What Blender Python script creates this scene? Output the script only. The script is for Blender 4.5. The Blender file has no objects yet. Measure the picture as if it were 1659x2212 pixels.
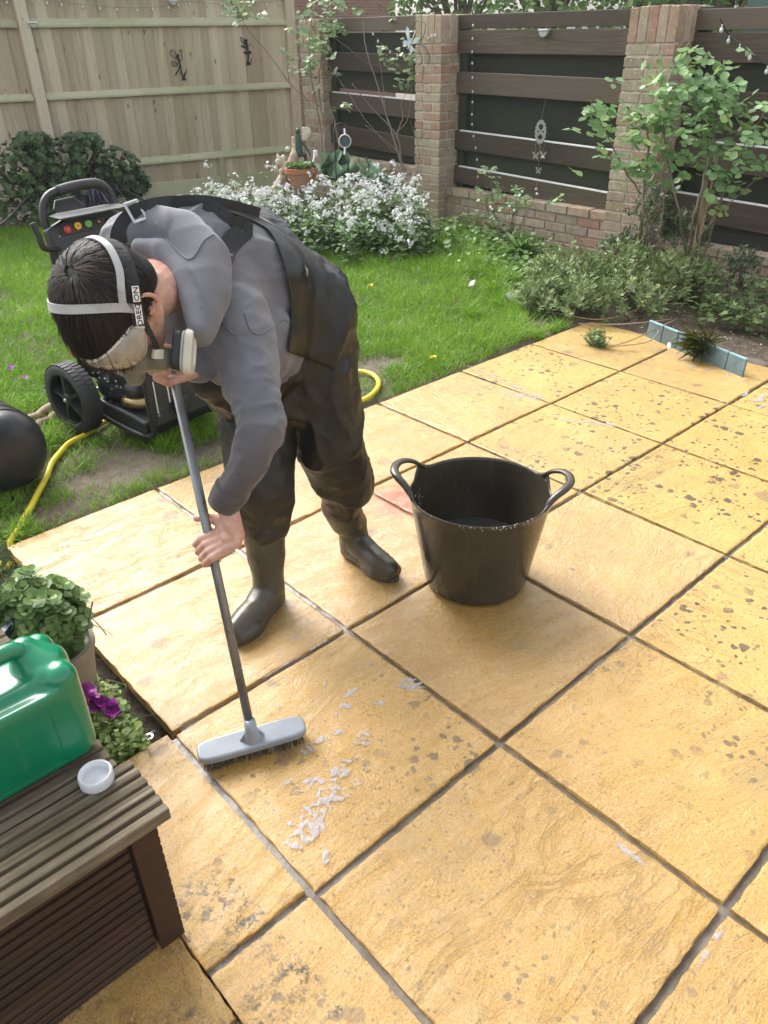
import bpy, bmesh, math, random
import numpy as np
from mathutils import Vector, Matrix, noise
R = math.radians
random.seed(7); rng = np.random.default_rng(7)
scene = bpy.context.scene

# ---------------------------------------------------------------- camera
CAM = Vector((-0.526, -2.048, 1.560))
def _axes():
    pitch, roll, yaw = .5553, -.0173, .7331
    cp, sp, cr, sr = math.cos(pitch), math.sin(pitch), math.cos(roll), math.sin(roll)
    F = Vector((0, cp, -sp)); Rt = Vector((1, 0, 0)); U = Vector((0, sp, cp))
    R2 = Rt*cr + U*sr; U2 = Rt*-sr + U*cr
    c, s = math.cos(yaw), math.sin(yaw)
    rot = lambda v: Vector((v.x*c + v.y*s, -v.x*s + v.y*c, v.z))
    return rot(R2), rot(U2), rot(F)
RX, UY, FW = _axes()
cd = bpy.data.cameras.new('camera'); cam = bpy.data.objects.new('camera', cd)
scene.collection.objects.link(cam); scene.camera = cam
cam.matrix_world = Matrix(((RX.x, UY.x, -FW.x, CAM.x), (RX.y, UY.y, -FW.y, CAM.y), (RX.z, UY.z, -FW.z, CAM.z), (0, 0, 0, 1)))
cd.sensor_fit = 'VERTICAL'; cd.sensor_height = 36; cd.lens = 36*1925/2560; cd.clip_end = 300; cd.clip_start = .05

# ---------------------------------------------------------------- light
scene.view_settings.view_transform = 'Standard'; scene.view_settings.look = 'None'
scene.view_settings.gamma = 1; scene.view_settings.exposure = 1.27
SUN_EL, SUN_ROT = R(45), R(3)
w = bpy.data.worlds.new('World'); scene.world = w; w.use_nodes = True
nt = w.node_tree; nt.nodes.clear()
sky = nt.nodes.new('ShaderNodeTexSky'); sky.sky_type = 'NISHITA'; sky.sun_disc = False
sky.sun_elevation = SUN_EL; sky.sun_rotation = SUN_ROT; sky.dust_density = 4; sky.air_density = 1.2
hs = nt.nodes.new('ShaderNodeHueSaturation'); hs.inputs['Saturation'].default_value = .22   # white overcast veil
bg = nt.nodes.new('ShaderNodeBackground'); bg.inputs['Strength'].default_value = .15
wo = nt.nodes.new('ShaderNodeOutputWorld')
nt.links.new(sky.outputs[0], hs.inputs['Color']); nt.links.new(hs.outputs[0], bg.inputs[0]); nt.links.new(bg.outputs[0], wo.inputs[0])
sl = bpy.data.lights.new('sun', 'SUN'); sl.energy = 1.6; sl.angle = R(36); sl.color = (1, .96, .9)
so = bpy.data.objects.new('sun', sl); scene.collection.objects.link(so)
# the sky texture's rotation turns clockwise from +Y
sdir = Vector((math.sin(SUN_ROT)*math.cos(SUN_EL), math.cos(SUN_ROT)*math.cos(SUN_EL), math.sin(SUN_EL)))
so.rotation_euler = sdir.to_track_quat('Z', 'Y').to_euler(); so.location = (0, 0, 6)

# ---------------------------------------------------------------- helpers
def ray(x, y): return FW + RX*((x-829.5)*1.15733/1925) - UY*((y-1106)*1.15733/1925)
def D(x, y, t): return CAM + ray(x, y)*t
def G(x, y, z=0.0): d = ray(x, y); return CAM + d*((z-CAM.z)/d.z)
def tag(o, label=None, cat=None, group=None, kind=None):
    if label: o['label'] = label
    if cat: o['category'] = cat
    if group: o['group'] = group
    if kind: o['kind'] = kind
    return o
def empty(name, loc, label, cat, group=None):
    o = bpy.data.objects.new(name, None); scene.collection.objects.link(o); o.location = loc; o.empty_display_size = .1
    return tag(o, label, cat, group)
bpy_ctx_upd = lambda: bpy.context.view_layer.update()
def link(name, me, mat, parent=None, smooth=False):
    o = bpy.data.objects.new(name, me); scene.collection.objects.link(o)
    if mat: me.materials.append(mat)
    if parent is not None:
        o.parent = parent
        pl = parent; off = Matrix.Identity(4)
        chain = []
        while pl is not None: chain.append(pl); pl = pl.parent
        M = Matrix.Identity(4)
        for q in reversed(chain): M = M @ q.matrix_parent_inverse @ q.matrix_basis
        o.matrix_parent_inverse = M.inverted()
    if smooth: me.polygons.foreach_set('use_smooth', [True]*len(me.polygons))
    return o
def recenter(o, p):
    """give a one-mesh thing its origin at p"""
    p = Vector(p); o.data.transform(Matrix.Translation(-p)); o.location = p; return o

class MB:
    def __init__(s): s.v = []; s.f = []; s.r = []; s.n = 0
    def add(s, V, Fc, r=None):
        r = random.random() if r is None else r
        s.v += [tuple(q) for q in V]; s.f += [tuple(i+s.n for i in fc) for fc in Fc]; s.r += [r]*len(V); s.n += len(V); return s
    def box(s, c, h, ax=None, r=None):
        """c centre, h half sizes, ax 3 axes"""
        c = Vector(c); ax = ax or (Vector((1,0,0)), Vector((0,1,0)), Vector((0,0,1)))
        V = [c + ax[0]*(h[0]*i) + ax[1]*(h[1]*j) + ax[2]*(h[2]*k) for i in (-1,1) for j in (-1,1) for k in (-1,1)]
        return s.add(V, [(0,1,3,2),(4,6,7,5),(0,4,5,1),(2,3,7,6),(0,2,6,4),(1,5,7,3)], r)
    def bx(s, a, b, r=None):
        return s.box([(a[i]+b[i])/2 for i in range(3)], [abs(b[i]-a[i])/2 for i in range(3)], None, r)
    def tube(s, pts, rad, n=8, cap=True, r=None, flat=1.0, up=None):
        pts = [Vector(p) for p in pts]; m = len(pts)
        rad = rad if hasattr(rad, '__len__') else [rad]*m
        V = []; prev = None
        for i, p in enumerate(pts):
            t = (pts[min(i+1, m-1)] - pts[max(i-1, 0)])
            t = t.normalized() if t.length > 1e-9 else Vector((0,0,1))
            if prev is None:
                a = Vector(up) if up is not None else (Vector((0,0,1)) if abs(t.z) < .9 else Vector((1,0,0)))
            else: a = prev
            a = (a - t*a.dot(t))
            if a.length < 1e-6: a = t.orthogonal()
            a.normalize(); prev = a; b = t.cross(a)
            V += [p + (a*(math.cos(k*2*math.pi/n)*flat) + b*math.sin(k*2*math.pi/n))*rad[i] for k in range(n)]
        Fc = [(i*n+k, i*n+(k+1)%n, (i+1)*n+(k+1)%n, (i+1)*n+k) for i in range(m-1) for k in range(n)]
        if cap: Fc += [tuple(range(n-1, -1, -1)), tuple((m-1)*n+k for k in range(n))]
        return s.add(V, Fc, r)
    def lathe(s, prof, n=32, c=(0,0,0), ax=None, r=None, close=False):
        """prof list of (radius, height)"""
        c = Vector(c); ax = ax or (Vector((1,0,0)), Vector((0,1,0)), Vector((0,0,1))); m = len(prof)
        V = [c + (ax[0]*math.cos(k*2*math.pi/n) + ax[1]*math.sin(k*2*math.pi/n))*q[0] + ax[2]*q[1] for q in prof for k in range(n)]
        Fc = [(i*n+k, i*n+(k+1)%n, (i+1)*n+(k+1)%n, (i+1)*n+k) for i in range(m-1) for k in range(n)]
        if close: Fc += [((m-1)*n+k, (m-1)*n+(k+1)%n, (k+1)%n, k) for k in range(n)]
        elif prof[0][0] > 1e-6 or prof[-1][0] > 1e-6: Fc += [tuple(range(n-1,-1,-1)), tuple((m-1)*n+k for k in range(n))]
        return s.add(V, Fc, r)
    def prism(s, poly, o, u, v, w, r=None):
        """polygon (2d) extruded: origin o, axes u v, thickness vector w"""
        o, u, v, w = Vector(o), Vector(u), Vector(v), Vector(w); n = len(poly)
        V = [o+u*a+v*b for a, b in poly] + [o+u*a+v*b+w for a, b in poly]
        return s.add(V, [tuple(range(n-1,-1,-1)), tuple(range(n, 2*n))] + [(i, (i+1)%n, n+(i+1)%n, n+i) for i in range(n)], r)
    def ball(s, c, rad, n=12, r=None, ax=None):
        rad = rad if hasattr(rad, '__len__') else (rad, rad, rad); c = Vector(c)
        ax = ax or (Vector((1,0,0)), Vector((0,1,0)), Vector((0,0,1)))
        m = n//2+1; V = []
        for i in range(m):
            th = math.pi*(i+.0)/(m-1); th = min(max(th, .02), math.pi-.02)
            for k in range(n):
                ph = 2*math.pi*k/n
                V.append(c + ax[0]*(rad[0]*math.sin(th)*math.cos(ph)) + ax[1]*(rad[1]*math.sin(th)*math.sin(ph)) + ax[2]*(rad[2]*math.cos(th)))
        Fc = [(i*n+(k+1)%n, i*n+k, (i+1)*n+k, (i+1)*n+(k+1)%n) for i in range(m-1) for k in range(n)]
        Fc += [tuple(range(n)), tuple((m-1)*n+k for k in reversed(range(n)))]
        return s.add(V, Fc, r)
    def build(s, name, mat, parent=None, smooth=False, bevel=0, seg=2, angle=None):
        me = bpy.data.meshes.new(name); me.from_pydata(s.v, [], s.f); me.update()
        a = me.attributes.new('rnd', 'FLOAT', 'POINT'); a.data.foreach_set('value', s.r)
        o = link(name, me, mat, parent, smooth)
        if bevel:
            m = o.modifiers.new('bevel', 'BEVEL'); m.width = bevel; m.segments = seg; m.limit_method = 'ANGLE'; m.angle_limit = R(35)
        if angle is not None:
            fn = me.polygons; me.polygons.foreach_set('use_smooth', [True]*len(fn))
            try: me.set_sharp_from_angle(angle=R(angle))
            except Exception: pass
        return o
def npmesh(name, V, Fq, mat, parent=None, rnd=None, k=4, smooth=False, extra=None):
    """numpy mesh, all faces with k corners"""
    me = bpy.data.meshes.new(name); V = np.asarray(V, dtype=np.float32); Fq = np.asarray(Fq, dtype=np.int32)
    me.vertices.add(len(V)); me.vertices.foreach_set('co', V.ravel())
    me.loops.add(Fq.size); me.loops.foreach_set('vertex_index', Fq.ravel())
    me.polygons.add(len(Fq)); me.polygons.foreach_set('loop_start', np.arange(len(Fq), dtype=np.int32)*k)
    try: me.polygons.foreach_set('loop_total', np.full(len(Fq), k, dtype=np.int32))
    except Exception: pass
    me.update(calc_edges=True); me.validate()
    if rnd is not None:
        a = me.attributes.new('rnd', 'FLOAT', 'POINT'); a.data.foreach_set('value', np.asarray(rnd, dtype=np.float32))
    if extra is not None:
        a = me.attributes.new('lc', 'FLOAT_VECTOR', 'POINT'); a.data.foreach_set('vector', np.asarray(extra, dtype=np.float32).ravel())
    return link(name, me, mat, parent, smooth)

# ---------------------------------------------------------------- materials
class NT:
    def __init__(s, name):
        s.m = bpy.data.materials.new(name); s.m.use_nodes = True; s.t = s.m.node_tree; s.t.nodes.clear()
        s.out = s.t.nodes.new('ShaderNodeOutputMaterial'); s.b = s.n('BsdfPrincipled'); s.t.links.new(s.b.outputs[0], s.out.inputs[0])
    def n(s, typ, **kw):
        nd = s.t.nodes.new('ShaderNode'+typ)
        for k, v in kw.items():
            k2 = k.replace('_', ' ')
            if hasattr(nd, k) and not k in [i.name for i in nd.inputs]: setattr(nd, k, v)
            else: s.set(nd.inputs[k2] if k2 in nd.inputs else nd.inputs[int(k[1:])], v)
        return nd
    def set(s, sock, v):
        if hasattr(v, 'outputs'): v = v.outputs[0]
        if isinstance(v, bpy.types.NodeSocket): s.t.links.new(v, sock)
        else:
            if sock.type == 'RGBA' and len(v) == 3: v = (*v, 1)
            sock.default_value = v
    def P(s, **kw):
        for k, v in kw.items(): s.set(s.b.inputs[k.replace('_', ' ')], v)
        return s
    def coord(s, kind='Object', scale=(1,1,1), loc=(0,0,0), rot=(0,0,0)):
        if kind in ('lc', ): src = s.n('Attribute', attribute_name='lc').outputs['Vector']
        else: src = s.n('TexCoord').outputs[kind]
        mp = s.n('Mapping'); s.set(mp.inputs['Vector'], src); mp.inputs['Scale'].default_value = scale
        mp.inputs['Location'].default_value = loc; mp.inputs['Rotation'].default_value = rot
        return mp.outputs[0]
    def rnd(s): return s.n('Attribute', attribute_name='rnd').outputs['Fac']
    def noise(s, vec, scale=5, detail=4, rough=.5, dist=0):
        nd = s.n('TexNoise', Scale=scale, Detail=detail, Roughness=rough, Distortion=dist); s.set(nd.inputs['Vector'], vec); return nd.outputs['Fac']
    def vor(s, vec, scale=5, feature='F1', rand=1):
        nd = s.n('TexVoronoi', Scale=scale, Randomness=rand); nd.feature = feature; s.set(nd.inputs['Vector'], vec); return nd
    def ramp(s, fac, stops, interp='LINEAR'):
        nd = s.n('ValToRGB'); cr = nd.color_ramp; cr.interpolation = interp
        while len(cr.elements) < len(stops): cr.elements.new(.5)
        for e, (p, c) in zip(cr.elements, stops):
            e.position = p; e.color = (*c, 1) if hasattr(c, '__len__') else (c, c, c, 1)
        s.set(nd.inputs[0], fac); return nd.outputs[0]
    def mix(s, fac, a, b, mode='MIX'):
        nd = s.n('Mix'); nd.data_type = 'RGBA'; nd.blend_type = mode
        s.set(nd.inputs[0], fac); s.set(nd.inputs[6], a); s.set(nd.inputs[7], b); return nd.outputs[2]
    def math(s, op, a, b=0.0, clamp=False):
        nd = s.n('Math'); nd.operation = op; nd.use_clamp = clamp; s.set(nd.inputs[0], a); s.set(nd.inputs[1], b); return nd.outputs[0]
    def bump(s, h, strength=.3, dist=.01, prev=None):
        nd = s.n('Bump', Strength=strength, Distance=dist); s.set(nd.inputs['Height'], h)
        if prev is not None: s.set(nd.inputs['Normal'], prev)
        return nd.outputs[0]
def plain(name, col, rough=.5, metal=0, spec=.5, var=.15, bump=.0, scale=30, coat=0, dirt=None, **kw):
    """one material with gentle noise in colour and roughness"""
    s = NT(name); c = s.coord()
    f = s.noise(c, scale*.25, 5, .6); c1 = tuple(x*(1-var) for x in col); c2 = tuple(min(1, x*(1+var)) for x in col)
    base = s.ramp(f, [(.3, c1), (.7, c2)])
    if dirt: base = s.mix(s.ramp(s.noise(c, scale*.12, 8, .7), [(.52, 0), (.68, 1)]), base, dirt)
    s.P(Base_Color=base, Roughness=s.ramp(s.noise(c, scale*.5, 4), [(.3, max(0, rough-.08)), (.7, min(1, rough+.08))]), Metallic=metal)
    s.b.inputs['Specular IOR Level'].default_value = spec
    if coat: s.b.inputs['Coat Weight'].default_value = coat; s.b.inputs['Coat Roughness'].default_value = .1
    if bump: s.P(Normal=s.bump(s.noise(c, scale*4, 5, .6), bump, .003))
    for k, v in kw.items(): s.b.inputs[k.replace('_', ' ')].default_value = v
    return s.m
def leafmat(name, a, b, c=None, rough=.45, trans=.25):
    s = NT(name); r = s.rnd(); stops = [(0, a), (.75, b)] + ([(1, c)] if c else [])
    col = s.ramp(r, stops); nz = s.noise(s.coord(scale=(1,1,1)), 40, 3)
    col = s.mix(.35, col, s.ramp(nz, [(.3, tuple(x*.7 for x in a)), (.7, b)]))
    s.P(Base_Color=col, Roughness=rough)
    tr = s.n('BsdfTranslucent'); s.set(tr.inputs[0], col); mx = s.n('MixShader'); mx.inputs[0].default_value = trans
    s.t.links.new(s.b.outputs[0], mx.inputs[1]); s.t.links.new(tr.outputs[0], mx.inputs[2]); s.t.links.new(mx.outputs[0], s.out.inputs[0])
    return s.m
M = {}

# leaf cloud: instances of a small leaf outline, all in one mesh
LEAF = {'oval': [(0,0,0),(.28,.22,.03),(.42,.55,.05),(.25,.85,.02),(0,1,-.04),(-.25,.85,.02),(-.42,.55,.05),(-.28,.22,.03)],
        'long': [(0,0,0),(.12,.3,.02),(.14,.6,.02),(0,1,-.05),(-.14,.6,.02),(-.12,.3,.02)],
        'round': [(0,0,0),(.4,.15,.05),(.55,.5,.07),(.35,.9,.03),(0,1,0),(-.35,.9,.03),(-.55,.5,.07),(-.4,.15,.05)],
        'lobed': [(0,0,0),(.5,.1,.04),(.25,.3,.0),(.6,.55,.05),(.2,.6,0),(0,1,0),(-.2,.6,0),(-.6,.55,.05),(-.25,.3,0),(-.5,.1,.04)],
        'petal': [(0,0,0),(.45,.35,.1),(.4,.9,.14),(-.4,.9,.14),(-.45,.35,.1)]}
def leaves(pos, dirs, nrm, size, kind='oval', width=1.0, curl=None):
    """numpy arrays; returns V, F(tri fan around centre), per-vertex index"""
    pos = np.asarray(pos, float); N = len(pos); d = np.asarray(dirs, float); d /= np.linalg.norm(d, axis=1, keepdims=True)+1e-9
    n = np.asarray(nrm, float); n = n - (n*d).sum(1, keepdims=True)*d; n /= np.linalg.norm(n, axis=1, keepdims=True)+1e-9
    b = np.cross(d, n); size = np.broadcast_to(np.asarray(size, float), (N,))
    T = np.array([(0, .5, -.04)] + LEAF[kind]); m = len(T)
    V = pos[:, None, :] + size[:, None, None]*(T[None, :, 0, None]*width*b[:, None, :] + T[None, :, 1, None]*d[:, None, :] + T[None, :, 2, None]*n[:, None, :])
    Ft = np.array([(0, i, i % (m-1) + 1) for i in range(1, m)])
    Fa = Ft[None] + (np.arange(N)*m)[:, None, None]
    return V.reshape(-1, 3), Fa.reshape(-1, 3), m
def unit(n):
    v = rng.normal(size=(n, 3)); return v/np.linalg.norm(v, axis=1, keepdims=True)
class Leafy:
    def __init__(s): s.V = []; s.F = []; s.r = []; s.n = 0
    def add(s, pos, dirs, nrm, size, kind='oval', width=1.0, rnd=None):
        V, Fa, m = leaves(pos, dirs, nrm, size, kind, width)
        s.V.append(V); s.F.append(Fa+s.n); s.n += len(V)
        rr = rng.random(len(pos)) if rnd is None else np.broadcast_to(np.asarray(rnd, float), (len(pos),))
        s.r.append(np.repeat(rr, m)); return s
    def build(s, name, mat, parent=None):
        return npmesh(name, np.concatenate(s.V), np.concatenate(s.F), mat, parent, np.concatenate(s.r), 3)

# ================================================================ PATIO
def stone_mat():
    s = NT('yellow_riven_stone'); lc = s.coord('lc'); ob = s.coord(); r = s.rnd()
    big = s.noise(lc, 2.2, 4, .6, .6); mid = s.noise(lc, 9, 6, .65); fine = s.noise(ob, 120, 5, .7)
    base = s.ramp(big, [(.28, (.53, .335, .075)), (.5, (.64, .43, .125)), (.72, (.57, .37, .09))])
    base = s.mix(.6, base, s.ramp(mid, [(.3, (.53, .34, .08)), (.55, (.68, .475, .17)), (.75, (.76, .58, .29))]))
    tint = s.ramp(r, [(0, (.47, .31, .085)), (.3, (.62, .45, .22)), (.6, (.63, .42, .09)), (1, (.66, .44, .07))]); base = s.mix(.5, base, tint)
    base = s.mix(s.ramp(fine, [(.44, 0), (.40, .0), (.75, .4)]), base, (.80, .66, .42))
    base = s.mix(s.ramp(s.noise(ob, 230, 4, .85), [(.41, .8), (.50, 0)]), base, (.33, .20, .07))
    # broad wear: greenish-grey film in irregular areas
    film = s.ramp(s.noise(ob, 1.4, 7, .72, .8), [(.50, 0), (.70, .75)]); base = s.mix(film, base, (.36, .29, .13))
    # dark lichen dots in clusters
    clus = s.ramp(s.math('ADD', s.noise(ob, 2.3, 4, .6), s.math('MULTIPLY', s.n('SeparateXYZ', Vector=s.coord()).outputs[0], .045)), [(.48, .04), (.62, 1)]); clus = s.math('MULTIPLY', clus, s.ramp(r, [(.5, .06), (.85, 1)]))
    wn_ = s.n('TexNoise', Scale=30.0, Detail=4.0); s.set(wn_.inputs['Vector'], ob); wv_ = s.n('VectorMath', operation='SUBTRACT'); s.set(wv_.inputs[0], wn_.outputs['Color']); wv_.inputs[1].default_value = (.5, .5, .5)
    wsc = s.n('VectorMath', operation='SCALE'); s.set(wsc.inputs[0], wv_.outputs[0]); wsc.inputs['Scale'].default_value = .035; wad_ = s.n('VectorMath', operation='ADD'); s.set(wad_.inputs[0], ob); s.set(wad_.inputs[1], wsc.outputs[0]); wp_ = wad_.outputs[0]
    def spots(sc_, rmax, keep, ch):
        v = s.vor(wp_, sc_); cc = s.n('SeparateColor', Color=v.outputs['Color']); rad = s.math('MULTIPLY', s.math('SUBTRACT', cc.outputs[ch], keep), rmax/(1-keep))
        return s.ramp(s.math('SUBTRACT', v.outputs['Distance'], rad), [(0, 1), (.05, 0)])
    dot = s.math('MULTIPLY', s.math('MAXIMUM', spots(22, .42, .55, 0), spots(46, .42, .5, 1)), clus); dot2 = s.math('MULTIPLY', spots(8, .28, .72, 1), .6)
    base = s.mix(s.math('MULTIPLY', dot, .9), base, (.065, .062, .045)); base = s.mix(dot2, base, (.24, .16, .11))
    v3 = s.vor(ob, 55); dot3 = s.math('MULTIPLY', s.ramp(v3.outputs['Distance'], [(.14, 1), (.24, 0)]), s.math('GREATER_THAN', s.n('SeparateColor', Color=v3.outputs['Color']).outputs[2], .80))
    base = s.mix(s.math('MULTIPLY', dot3, .6), base, (.16, .11, .06))
    # heavy moss near the planter corner
    px = s.n('SeparateXYZ', Vector=s.coord())
    mz = s.math('MULTIPLY', s.math('LESS_THAN', px.outputs[0], -.10), s.math('LESS_THAN', px.outputs[1], -1.0))
    moss = s.math('MULTIPLY', mz, s.ramp(s.noise(ob, 38, 5, .75), [(.5, 0), (.60, 1)])); moss = s.math('MULTIPLY', moss, s.ramp(s.noise(ob, 5, 3), [(.4, .1), (.6, 1)]))
    base = s.mix(moss, base, (.055, .052, .03))
    # a faded red patch painted on one slab, behind the tub
    d = s.n('VectorMath', operation='DISTANCE'); s.set(d.inputs[0], s.coord(scale=(1, 1, 1))); d.inputs[1].default_value = (1.255, -.16, 0)
    dn = s.math('ADD', d.outputs['Value'], s.math('MULTIPLY', s.math('SUBTRACT', mid, .5), .16))
    base = s.mix(s.ramp(dn, [(.06, .8), (.15, 0)]), base, (.62, .16, .12))
    # wet film: where the water lies the stone is darker and shiny
    wet = s.ramp(s.noise(ob, 1.1, 3, .5), [(.3, 0), (.55, 1)])
    wx = s.math('ADD', s.math('MULTIPLY', px.outputs[0], -.34), s.math('MULTIPLY', px.outputs[1], .20))
    wet = s.math('ADD', s.math('MULTIPLY', wet, .5), s.ramp(s.math('ADD', wx, .95), [(.12, 0), (.50, 1)]), True)
    base = s.mix(s.math('MULTIPLY', wet, .62), base, s.mix(1, base, (.80, .60, .30), 'MULTIPLY'))
    base = s.mix(1, base, (.90, .89, .88), 'MULTIPLY')
    rough = s.mix(wet, s.ramp(mid, [(.3, .5), (.7, .75)]), s.ramp(mid, [(.3, .16), (.7, .34)]))
    # riven relief: stretched crinkles, a few long step lines, grit
    lcs = s.n('Mapping'); s.set(lcs.inputs['Vector'], s.n('Attribute', attribute_name='lc').outputs['Vector']); lcs.inputs['Scale'].default_value = (1, 2.6, 1)
    r1 = s.noise(lcs.outputs[0], 7, 9, .72, 1.2); rdg = s.math('ABSOLUTE', s.math('SUBTRACT', s.noise(lcs.outputs[0], 2.6, 7, .62, 1.6), .5))
    step = s.math('MULTIPLY', s.ramp(rdg, [(0, 1), (.035, 0)]), s.ramp(s.noise(lc, 1.3, 3), [(.42, 0), (.6, 1)]))
    n1 = s.bump(s.math('ADD', r1, s.math('MULTIPLY', step, -.35)), .75, .009); n2 = s.bump(s.noise(ob, 60, 6, .75), .55, .004, n1); n3 = s.bump(s.noise(ob, 210, 4, .75), .5, .0022, n2)
    s.P(Base_Color=base, Roughness=rough, Normal=n3); s.b.inputs['Specular IOR Level'].default_value = .5
    s.P(Coat_Weight=s.math('MULTIPLY', wet, s.ramp(s.noise(ob, 13, 6, .75), [(.34, .35), (.56, 1)]))); s.b.inputs['Coat Roughness'].default_value = .08
    s.set(s.b.inputs['Coat Normal'], s.bump(s.noise(ob, 150, 4, .8), .6, .0028, s.bump(s.noise(ob, 45, 4, .7), .5, .005, s.bump(r1, .6, .009))))
    return s.m
def joint_mat():
    s = NT('wet_mortar'); c = s.coord()
    col = s.ramp(s.noise(c, 9, 6, .7), [(.3, (.06, .048, .033)), (.5, (.13, .105, .075)), (.7, (.24, .205, .16))])
    px = s.n('SeparateXYZ', Vector=c)
    suds = s.math('MULTIPLY', s.ramp(s.math('ADD', s.math('ADD', s.math('MULTIPLY', px.outputs[0], -.35), s.math('MULTIPLY', px.outputs[1], .4)), .95), [(.38, 0), (.85, .95)]), s.ramp(s.noise(c, 6, 5, .7), [(.42, .05), (.55, 1)]))
    col = s.mix(suds, col, s.ramp(s.noise(c, 150, 3), [(.35, (.30, .31, .33)), (.55, (.58, .60, .64))]))
    s.P(Base_Color=col, Roughness=s.ramp(s.noise(c, 7, 3), [(.35, .12), (.6, .6)]), Normal=s.bump(s.noise(c, 90, 5, .7), .6, .004))
    return s.m
M['stone'] = stone_mat(); M['joint'] = joint_mat()
S = .61
def slab(vs, fs, lcs, rs, x0, x1, y0, y1, z=0.0, corner=None, n=34, tone=None):
    jw = .0075
    x0 += jw; x1 -= jw; y0 += jw; y1 -= jw
    off = Vector((random.uniform(-50, 50), random.uniform(-50, 50), random.uniform(-9, 9))); rot = random.choice((0, 1.57, .25, -.2)); r = random.uniform(.5, .75) if tone is None else tone
    tx, ty = random.uniform(-.004, .004), random.uniform(-.004, .004); base = len(vs); rows = []
    U = [-.001, 0, .007, .018] + [i/(n-1) for i in range(1, n-1)] + [.982, .993, 1, 1.001]; m = len(U)
    for j, v in enumerate(U):
        for i, u in enumerate(U):
            uu, vv = min(max(u, 0), 1), min(max(v, 0), 1)
            x = x0+(x1-x0)*uu; y = y0+(y1-y0)*vv
            e = min(uu*(x1-x0), (1-uu)*(x1-x0), vv*(y1-y0), (1-vv)*(y1-y0))
            p = Vector((x, y, 0))
            q = noise.noise(p*22+off)*.6 + noise.noise(p*70+off)*.5
            h = noise.noise(p*5+off)*.0018 + noise.noise(p*16+off)*.0010
            if e < .0062:
                k = q*.0075 if e < .001 else 0
                if uu == 0: x += abs(k)
                if uu == 1: x -= abs(k)
                if vv == 0: y += abs(k)
                if vv == 1: y -= abs(k)
                h -= (.0016 + .003*abs(q)) if e < .001 else .0002
            zz = z + h + tx*(uu-.5) + ty*(vv-.5)
            if u != uu or v != vv: zz = z - .038
            vs.append((x, y, zz)); cs, sn = math.cos(rot), math.sin(rot)
            lcs.append((x*cs-y*sn+off.x, (x*sn+y*cs)*1.0+off.y, off.z)); rs.append(r)
    for j in range(m-1):
        for i in range(m-1): a = base+j*m+i; fs.append((a, a+1, a+m+1, a+m))
vs, fs, lcs, rs = [], [], [], []
for i in range(-1, 9):
    for j in range(-2, 9):
        X0, X1, Y1, Y0 = i*S, (i+1)*S, -j*S, -(j+1)*S
        if i < 0: continue
        if j == -2: continue
        if i >= 6 and j < 1: continue
        if i >= 6 and j == 1: X1 = min(X1, 4.0)
        slab(vs, fs, lcs, rs, X0, X1, Y0, Y1, 0.0, tone={(0, -1): .36, (0, 0): .4, (1, 0): .25, (1, -1): .5, (0, 1): .76, (1, 1): .04, (2, 1): .27, (2, 0): .52, (3, 0): .9, (3, 1): .98, (4, 0): .92, (4, 1): .88, (5, 1): .8, (4, -1): .8, (3, -1): .66, (2, -1): .6, (5, -1): .6, (5, 0): .58, (1, 2): .76, (0, 2): .68, (2, 2): .86, (3, 2): .9, (4, 2): .9, (1, 3): .7, (2, 3): .6}.get((i, j)))
slab(vs, fs, lcs, rs, -.262, 0, -1.207, -.595)              # narrow slabs beside the planter
slab(vs, fs, lcs, rs, -.262, 0, -1.83, -1.207); slab(vs, fs, lcs, rs, -.262, 0, -2.45, -1.83)
slab(vs, fs, lcs, rs, -.88, -.249, -1.32, -.80, .003); slab(vs, fs, lcs, rs, -.88, -.249, -1.93, -1.318, .002); slab(vs, fs, lcs, rs, -.88, -.249, -2.5, -1.93, .0)
slab(vs, fs, lcs, rs, -1.5, -.88, -1.32, -.70, .0)
o = npmesh('patio_slabs', vs, fs, M['stone'], None, rs, 4, True, lcs); o['kind'] = 'structure'; o.data.set_sharp_from_angle(angle=R(48))
mb = MB(); mb.bx((.03, -5.5, -.09), (4.0, .58, -.0115)); mb.bx((-.25, -5.5, -.09), (.04, -.62, -.012)); mb.bx((-1.5, -5.5, -.09), (-.254, -.83, -.017))
o = mb.build('patio_joints', M['joint']); tag(o, kind='structure')
def hgrid(name, x0, x1, y0, y1, n, fz, mat):
    V = []; m = n+1
    for j in range(m):
        for i in range(m):
            x = x0+(x1-x0)*i/n; y = y0+(y1-y0)*j/n; V.append((x, y, fz(x, y)))
    Fc = [(j*m+i, j*m+i+1, (j+1)*m+i+1, (j+1)*m+i) for j in range(n) for i in range(n)]
    return npmesh(name, V, Fc, mat, None, np.zeros(len(V)), 4, True)
def soil_mat():
    s = NT('soil'); c = s.coord(); n1 = s.noise(c, 26, 8, .75)
    col = s.ramp(n1, [(.3, (.035, .024, .015)), (.5, (.09, .065, .042)), (.68, (.19, .15, .10))])
    px = s.n('SeparateXYZ', Vector=c)
    mud = s.ramp(s.math('ADD', px.outputs[1], s.math('MULTIPLY', s.noise(c, 2.5, 4), .8)), [(.55, 0), (.9, 1)])
    col = s.mix(s.math('MULTIPLY', mud, s.ramp(s.noise(c, 7, 6, .7), [(.35, .25), (.65, .9)])), col, s.ramp(s.noise(c, 60, 6, .7), [(.3, (.13, .10, .075)), (.7, (.27, .22, .165))]))
    s.P(Base_Color=col, Roughness=.85, Normal=s.bump(n1, .9, .03))
    return s.m
M['soil'] = soil_mat()
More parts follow.
